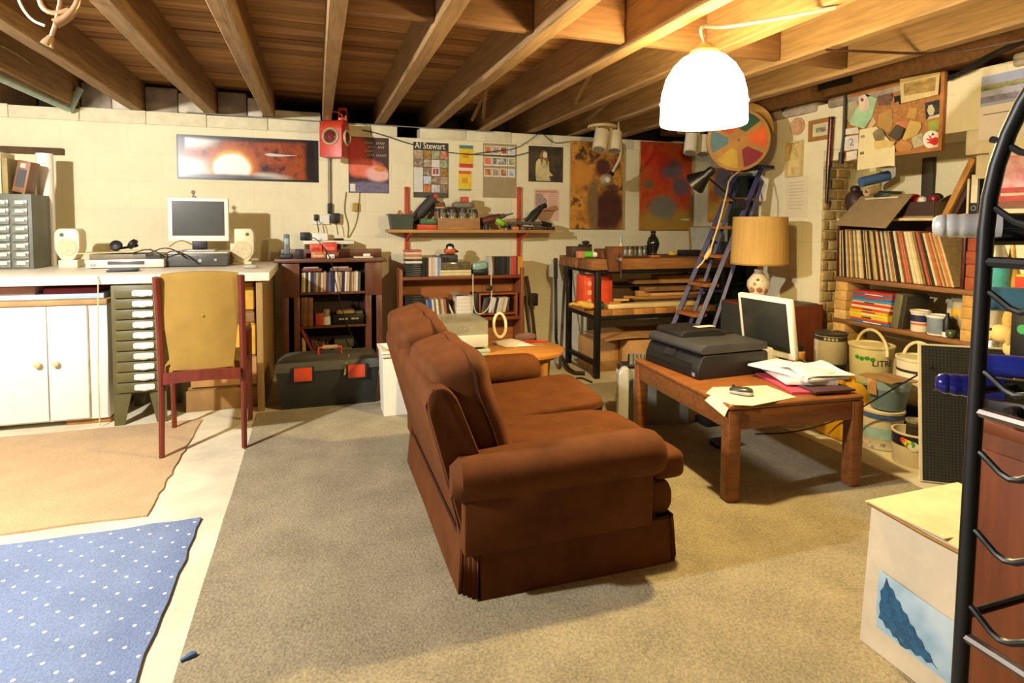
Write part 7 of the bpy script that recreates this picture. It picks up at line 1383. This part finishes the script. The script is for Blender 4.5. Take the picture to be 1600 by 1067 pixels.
T, b_ = tub('paint_bucket', 'blue-grey bucket with a cardboard lid stacked on the white bucket', 3.06, 2.455, .2240, .086, .112, .165, M('#6e8aa0', .5, var=.12), ((.70, .98, M('#93aec2', .5)),), None)
MB().sheet(lambda u, v: (2.955+.21*u, 2.35+.21*v, .3905+.006*sin(u*6)), 6, 4, .004).build('cardboard_lid', CARDD, T); MB().sheet(lambda u, v: (2.951-.004*v-.006*(1-v), 2.43+.055*u+.01*v, .31+.083*v), 2, 3, .003).build('lid_flap', CARD, T)
T, b_ = tub('paint_tin', 'open white paint tin with a navy band and rainbow swirl, front of the row', 2.985, 2.235, 0, .098, .100, .165, OFF, ((.64, .97, M('#1c2038', .4)),), None, cat='tin', open_=True)
for k, c in enumerate(('#d8402a', '#e8a02a', '#e8d83a', '#4aa04a', '#efe8dc')): an = radians(-172+7*k); MB().lathe([(.014+.003*k, 0), (.012, .0022)], (2.985+.1012*cos(an), 2.235+.1012*sin(an), .138-.006*k), 10, Vector((cos(an), sin(an), 0)).to_track_quat('Z', 'Y').to_matrix()).build('swirl', M(c, .5, var=0), T)
T, b_ = tub('small_tin', 'small dark tin standing inside the open white paint tin', 2.99, 2.235, .100, .040, .040, .115, M('#6e5c40', .35, metal=.4, var=.2), ((.1, .9, M('#3a3430', .5, var=.3)),), M('#8a8472', .35), cat='tin')
T = thing('jerrycan', 'yellow plastic jerrycan on the floor behind the low table leg', 'can', (2.97, 2.66, 0)); YE = M('#e0a820', .4, var=.06)
softprism(MB(), rprof([(2.56, .001), (2.76, .001), (2.76, .27), (2.70, .32), (2.60, .32), (2.56, .27)], .03), 'x', 2.86, 3.06, .02).build('body', YE, T); MB().tube([(2.90, 2.66, .315), (2.90, 2.66, .355), (2.98, 2.66, .365), (3.03, 2.66, .35), (3.04, 2.66, .30)], .014, 8, smooth=1).build('handle', YE, T); MB().lathe([(.022, .3205), (.022, .35), (0, .352)], (2.885, 2.61, 0), 14).build('cap', M('#c88a1c', .4), T)
T = thing('tape_dispenser', 'orange and black power tool on a dark box behind the paper heap', 'tool', (3.06, 3.16, .36)); tag(B(2.97, 3.19, 3.02, 3.25, .0, .33, .004).build('dark_box', M('#2a2824', .6)), 'dark box on the floor in front of the wooden loudspeaker', 'box')
MB().lathe([(.05, .3305), (.055, .34), (.055, .40), (.04, .41)], (3.07, 3.14, 0), 18).build('pot', M('#e09a4a', .5), T); MB().lathe([(.046, .4105), (.046, .44), (.03, .445)], (3.07, 3.14, 0), 18).build('dark_cap', BLACK, T)
tag(MB().tube([(3.02+.05*cos(t), 3.06+.02*sin(t), .345+.02*sin(t)) for t in [k*2*pi/16 for k in range(17)]], .006, 6, cap=False).build('ring', STEEL), 'thin metal ring propped in front of the orange tool', 'ring')
wire('thin black cable rising across the yellow jerrycan and blue bucket', [at(1180, 678, z=.012), at(1240, 676, z=.012), at(1300, 660, x=2.84), at(1338, 642, x=2.84), at(1400, 605, x=2.88), at(1458, 572, x=2.86)], .004)
tag(MB().lathe([(.10, 0.0005), (.105, .006), (.09, .012), (0, .010)], (2.83, 2.95, 0), 20).build('dish', M('#d8ccA0', .6)), 'flat pale dish on the floor under the cable behind the low table', 'dish')
slab('adapter_box', 'black power adapter on the carpet under the low table', 'adapter', 2.10, 2.22, 2.68, 2.76, .0075, .045, BLACK)
slab('cable_box', 'black device lying on the floor behind the computer tower', 'device', 2.26, 2.50, 3.00, 3.12, .0075, .05, BLACK)
# ------------------------------------------------------------------ perforated panel and sideboard behind it
T = thing('perforated_panel', 'black perforated panel with a pale wooden edge leaning upright on the right', 'panel', (2.9, 1.95, 0)); A, Bq = Vector((2.785, 2.045, .0)), Vector((3.06, 1.86, 0)); U = (Bq-A).normalized(); Vv = (Vector((.05, .075, .672))).normalized(); pp = PL(A, U, Vv); Lw = (Bq-A).length+.06
pp.rect(0, .006, Lw, .675, -.016, 0).build('backing', M('#d8c8a0', .6), T, smooth=False)
PM = M('#1a1c18', .7, var=.1); nt = PM.node_tree
pp.rect(.010, .014, Lw, .667, .0003, .004).build('perforated_face', PM, T, smooth=False)
mb = MB()
for r in range(44):
    for c in range(22): u, v = .022+c*.0152, .024+r*.0146; mb.loft([[pp.pt(u+a, v+b2, d) for a, b2 in ((-.0042, -.0042), (.0042, -.0042), (.0042, .0042), (-.0042, .0042))] for d in (.0041, .0052)])
o = mb.build('mesh_knots', M('#2e3028', .6), T, smooth=False); o['kind'] = 'stuff'
pp.rect(.06, .45, .075, .458, .0053, .006).build('badge', STEEL, T, smooth=False)
T = thing('sideboard', 'dark sideboard behind the wine rack carrying a lava lamp and toys', 'sideboard', (3.2, 1.45, 0)); B(3.08, 3.52, .9, 1.84, .0, .60, .004).build('carcass', DARKW, T); B(3.06, 3.53, .88, 1.86, .6005, .63, .004).build('top', DARKW, T)
for k in range(2): d = B(3.066, 3.0795, .93+.45*k, 1.36+.45*k, .05, .57, .003).build('door', DARKW, T); MB().lathe([(.012, 0), (.014, .015), (0, .018)], (3.066, 1.33+.09*k, .35), 10, Matrix.Rotation(-pi/2, 3, 'Y')).build('knob', STEEL, d)
def sb(px, x=3.18): return at(px, 500, x=x).y
T = thing('lava_lamp', 'lava lamp with teal liquid and a silver cone top on the sideboard', 'lamp', (3.2, sb(1549), .6305)); y_ = sb(1549); MB().lathe([(.055, .6305), (.05, .65), (.030, .80), (.040, .84)], (3.2, y_, 0), 20).build('foot', M('#c8c0a8', .3, metal=.5), T); MB().lathe([(.042, .8405), (.062, .95), (.052, 1.07)], (3.2, y_, 0), 20).build('glass', M('#4aa0a0', .1, var=.2), T); MB().lathe([(.052, 1.0705), (.025, 1.17), (.015, 1.18)], (3.2, y_, 0), 20).build('cone_top', M('#c0b8a4', .3, metal=.6), T)
T = thing('sauce_bottle', 'yellow-tan bottle beside the lava lamp on the sideboard', 'bottle', (3.24, sb(1577), .6305)); MB().lathe([(.045, .6305), (.048, .98), (.018, 1.08), (.012, 1.14)], (3.25, sb(1577, 3.25), 0), 16).build('bottle', M('#c8a04a', .4), T); MB().lathe([(.012, 1.1405), (.006, 1.18)], (3.25, sb(1577, 3.25), 0), 12).build('nozzle', M('#d8b060', .4), T)
T = thing('snack_packet', 'red and yellow packet standing on the sideboard behind the wine rack', 'packet', (3.2, sb(1592, 3.12), .6305)); y_ = sb(1586, 3.12); B(3.10, 3.14, y_-.16, y_, .6305, 1.03, .012).build('packet', M('#e8c02a', .4), T); B(3.097, 3.0995, y_-.155, y_-.005, .93, 1.02, .001).build('red_band', M('#d03a2a', .4), T)
T = thing('plush_dog', 'cream plush dog with dark eyes sitting on the sideboard edge', 'toy', (3.11, sb(1565, 3.11), .6305)); y_ = sb(1566, 3.11); PLm = M('#d8be7a', .9, var=.06, bump=.2)
MB().soft((3.13, y_-.055, .675), (.10, .10, .09), None, .85, 18, 12).build('body', PLm, T); MB().soft((3.11, y_, .740), (.085, .10, .085), None, .85, 18, 12).build('head', PLm, T); MB().soft((3.085, y_+.045, .722), (.05, .06, .045), None, .85, 14, 10).build('muzzle', PLm, T); MB().soft((3.075, y_+.073, .730), (.022, .018, .018), None, .9, 10, 8).build('nose', M('#3a2a1c', .4), T); MB().soft((3.075, y_+.025, .757), (.012, .014, .016), None, .9, 10, 8).build('eye', BLACK, T); MB().soft((3.10, y_-.045, .725), (.05, .03, .085), None, .8, 14, 10).build('ear', M('#c8a860', .9), T)
T = thing('round_gadget', 'black gadget with a green button next to the plush dog', 'gadget', (3.10, sb(1590, 3.08), .6305)); y_ = sb(1592, 3.08); B(3.07, 3.16, y_-.10, y_+.03, .6305, .86, .012).build('case', BLACK, T); pf = PL((3.0695, y_+.03, .6305), (0, -1, 0), (0, 0, 1)); pf.disc(.055, .15, .022, 0, .006, 18).build('button', M('#3a9a5a', .4), T)
# ------------------------------------------------------------------ cardboard box with a blue tree, nearest the camera
T = thing('tree_carton', 'battered white carton printed with a blue fir tree, on the carpet at lower right', 'carton', (1.74, 1.08, .007)); WCd = M('#e0d2b4', .75, var=.10, scale=5, bump=.15)
bx0, bx1, by0, by1, bh = 1.555, 1.92, .83, 1.285, .425
mb = MB(); rings = []
for z in (.008, .02, .15, .30, bh):
    b_ = .012*sin(pi*z/bh); lean = -.018*(1-z/bh)
    rings.append([(bx0-b_+lean, by0-b_, z), (bx0-b_*1.6+lean, (by0+by1)/2, z), (bx0+lean, by1+.008-.02*z, z), (bx1+b_, by1, z), (bx1+b_, by0, z)])
mb.loft(rings).build('carton', WCd, T)
MB().sheet(lambda u, v: (bx0-.012+(bx1-bx0+.02)*u, by0-.005+(by1-by0+.015)*(.5*v), bh+.004+.008*sin(u*9)*v-.012*(1-u)*(1-v)), 10, 5, .004).build('top_flap', M('#dcc89c', .75, var=.1), T)
MB().sheet(lambda u, v: (bx0-.016+(bx1-bx0+.02)*u, by1+.008-(by1-by0+.01)*(.5*v), bh+.010+.006*sin(u*7+2)*v+.004*u), 10, 5, .004).build('top_flap', M('#e2d2a8', .75, var=.1), T)
MB().tube([(bx0-.015, by0, bh+.004), (bx0-.018, 1.05, bh-.004), (bx0-.014, by1, bh+.006)], .005, 5, smooth=1).build('torn_edge', CARDD, T)
def cpt(v, z, d=0): b_ = .012*sin(pi*z/bh); lean = -.018*(1-z/bh); t = 1-abs(2*v-1); x = bx0-b_*(1+.6*t)+lean-(.0)*t; return Vector((x-.0012-d, by1-.004-(by1-by0)*v, z))
MB().sheet(lambda u, v: cpt(.10+.52*u, .075+.17*v+.012*(1-u)), 10, 6, -.001).build('printed_picture', art(['#8ab0cc', '#b8d4e4', '#dce8ea'], 5, 3, .5, .5), T)
tp = []
EP = [Vector(p) for p in ((.155, .236), (.50, .088), (.27, .078), (.122, .110), (.125, .19), (.155, .236))]
for a, b2, n_ in zip(EP, EP[1:], (14, 7, 6, 4, 2)):
    nn = Vector((b2.y-a.y, a.x-b2.x)).normalized()
    for q in range(n_): t = q/n_; tp.append(tuple(a.lerp(b2, t)+nn*(.006 if q % 2 else -.003)))
mb = MB(); rng = [[cpt(a, b2+.01, .0014) for a, b2 in tp], [cpt(a, b2+.01, .0024) for a, b2 in tp]]; mb.loft(rng).build('printed_tree', art(['#123a5c', '#2a6a94', '#1c4a70', '#4a8cb0'], 45, 6, 2, .5, seed=2), T, smooth=False)
# ------------------------------------------------------------------ mahogany cabinet with camera, right edge
T = thing('side_cabinet', 'red-brown wooden cabinet at the right edge behind the wine rack', 'cabinet', (1.5, .5, 0)); B(1.285, 1.54, .12, .835, .0, .835, .004).build('carcass', M('#6e3a1e', .35, var=.22, scale=5, stretch=(6, 6, .7)), T); B(1.272, 1.545, .11, .845, .8355, .86, .004).build('top', M('#7a4022', .35, var=.22, scale=5, stretch=(6, .8, 6)), T); B(1.279, 1.2845, .14, .815, .03, .80, .002).build('door', M('#743c20', .35, var=.22, scale=5, stretch=(6, 6, .7)), T)
q = at(1572, 650, z=.861); T = thing('camera', 'black camera lying on top of the red-brown cabinet', 'camera', (q.x, q.y, .8605)); B(q.x-.04, q.x+.04, q.y-.10, q.y+.015, .8605, .905, .010).build('body', BLACK, T); B(q.x-.022, q.x+.022, q.y-.06, q.y-.02, .9055, .925, .006).build('prism', BLACK, T); MB().lathe([(.015, 0), (.016, .02), (.014, .025), (0, .02)], (q.x-.0405, q.y-.045, .884), 18, Matrix.Rotation(-pi/2, 3, 'Y')).build('lens', M('#1c1c20', .2), T)
# ------------------------------------------------------------------ wine rack of black steel tube with its bottles
T = thing('wine_rack', 'tall arched wine rack of black steel tube at the right edge', 'rack', (1.0, .4, 0)); RKX = .90; YF, YN_ = .600, .20
BS = M('#1c1c1d', .42, metal=.2, var=.15)
pa, pb = at(1503, 1000, y=YF), at(1542, 335, y=YF)
def px_at(z): return pa.x+(pb.x-pa.x)*(z-pa.z)/(pb.z-pa.z)
RKX = px_at(1.0)
def arch(o):
    zc = 1.245; P = [(px_at(z)+o, YF, z) for z in (.001, .4, .8, 1.1, zc)]
    P += [(px_at(zc+.30*sin(pi*k/20))+o, (YF+YN_)/2+(YF-YN_)/2*cos(pi*k/20), zc+.30*sin(pi*k/20)) for k in range(1, 20)]
    return P+[(px_at(z)+o, YN_, z) for z in (zc, .6, .001)]
MB().tube(arch(0), .0105, 12).build('front_arch', BS, T); MB().tube(arch(.24), .0105, 12).build('rear_arch', BS, T)
def zpx(py, px): return at(px, py, y=YF-.06).z
for z in (zpx(414, 1570), zpx(672, 1530), zpx(1052, 1520)):
    MB().tube([(px_at(z), YF, z), (px_at(z), YN_, z)], .008, 8).build('cross_rail', BS if z > 1 else M('#6a625c', .3, metal=.6), T); MB().tube([(px_at(z), YF-.0, z+.03), (px_at(z)+.24, YF-.0, z+.03)], .006, 8).build('side_rail', BS, T)
WV = [zpx(205, 1580), zpx(320, 1570), zpx(463, 1560), zpx(598, 1550), zpx(735, 1535), zpx(868, 1525), zpx(998, 1515)]
for z in WV:
    for x in (px_at(z), px_at(z)+.24): MB().tube([(x, YF-(YF-YN_)*k/32, z-.026*(1-cos(2*pi*4*k/32))/2) for k in range(33)], .0048, 8).build('wave_wire', BS, T)
def bottle(lab, px, py, cross, foil, glass, r=.0165, ribs=False):
    """lies in the rack with its neck to the left and away; crosses behind the post at pixel column cross"""
    ax = Vector((.64, -.77, 0)).normalized(); c = at(cross, py, x=.985); o = c-ax*((cross-px)*.93/FPX)
    T = thing('wine_bottle', lab, 'bottle', o+ax*.16-Vector((0, 0, r)), 0, 'bottles in the wine rack'); Rx = ax.to_track_quat('Z', 'Y').to_matrix()
    if ribs: pr = [(0, -.001), (r*.55, 0), (r*.82, .004), (r*.95, .010), (r*.98, .014), (r*.90, .017), (r*.99, .021), (r*1.04, .027), (r*.96, .031), (r*1.0, .036), (r*1.06, .042), (r*.99, .046), (r*1.06, .065), (r*1.1, .085)]
    else: pr = [(0, -.001), (r*.6, 0), (r*.88, .003), (r*.97, .008), (r, .016), (r*.95, .019), (r*1.0, .023), (r*1.04, .06), (r*1.08, .088)]
    MB().lathe(pr, o, 24, Rx, closed=False).build('foil', foil, T)
    e = pr[-1]
    MB().lathe([(e[0]*.96, e[1]-.001), (e[0]*1.0, .13), (.034, .175), (.036, .20), (.036, .34), (.03, .348), (0, .342)], o, 24, Rx, closed=False).build('glass', glass, T)
    return T
BG = M('#14181a', .08, var=.05); GG = M('#1c2614', .08, var=.1)
bottle('wine bottle with a silver foil neck, uppermost in the rack', 1475, 353, 1545, M('#dcdcda', .34, metal=.25, var=.06), BG, .0185, True)
bottle('wine bottle with a teal foil neck below the silver one', 1536, 466, 1545, M('#5a8a98', .35, metal=.2), BG, .0185)
bottle('wine bottle with a plain royal blue foil neck, above the ribbed blue one', 1528, 569, 1545, M('#2c3aa8', .3, metal=.2), BG, .0165)
bottle('wine bottle with a ribbed dark blue foil neck, lowest in the rack', 1475, 605, 1530, M('#262a86', .2, metal=.4), GG, .0170, True)
# ------------------------------------------------------------------ odds and ends at the upper left
T = thing('hanging_hoop', 'coppery metal hoop fitting with a small bell end hanging from the left joists', 'fitting', at(80, 40, y=2.6)); CP = M('#c8a078', .3, metal=.7)
hc = at(92, -4, y=2.62)
MB().tube([at(62, 0, y=2.62), at(66, 12, y=2.62), at(78, 20, y=2.62), at(95, 20, y=2.62), at(108, 15, y=2.62)], .009, 8, smooth=1).build('hoop', CP, T); MB().tube([at(124, -6, y=2.60), at(119, 12, y=2.60), at(105, 28, y=2.60), at(86, 37, y=2.60)], [.010, .012, .014, .018], 10, smooth=1).build('curved_arm', CP, T); MB().tube([at(94, 4, y=2.62), at(88, 34, y=2.62), at(80, 58, y=2.62)], .008, 8).build('drop_rod', CP, T); MB().tube([at(80, 57, y=2.62), at(75, 67, y=2.62), at(73, 71, y=2.62)], [.010, .020, .022], 12).build('bell_end', M('#d8b890', .2, metal=.8), T)
MB().tube([at(94, 4, y=2.62), Vector((at(94, -12, y=2.62).x, 2.62, 2.369))], .008, 8).build('stem', CP, T)
wire('pale wire looping down from the ceiling at the upper left corner', [Vector((at(22, -10, y=2.7).x, 2.7, 2.368)), at(26, -10, y=2.7), at(34, 12, y=2.7), at(50, 32, y=2.7), at(70, 40, y=2.7)], .005, M('#d8d0c0', .5))
wire('green and yellow earth wire curving along the far left joist', [at(0, 70, y=4.2), at(40, 92, y=4.6), at(68, 116, y=4.9), at(76, 135, y=5.0), at(77, 151, y=5.05)], .006, M('#7a7a2c', .5))
T = thing('blue_pipe', 'pale blue pipe with yellow tape running along the far left joist', 'pipe', (-1.85, 4.9, 2.1)); PB = M('#a8c4bc', .4)
e = at(108, 171, y=5.38); MB().tube([(-1.80, 2.4, 2.104), (-1.80, 4.0, 2.104), (e.x, 5.36, e.z+.0)], .022, 10).build('pipe', PB, T); MB().tube([e, at(125, 138, y=5.40)], .028, 10).build('elbow', PB, T); MB().tube([at(118, 151, y=5.394), at(121, 144, y=5.397)], .0295, 10).build('yellow_tape', M('#d8b83a', .5), T)
wire('thin cable lying along the floor by the round table and iron bars', [at(880, 600, z=.01), at(905, 588, z=.01), at(925, 597, z=.01)], .006)
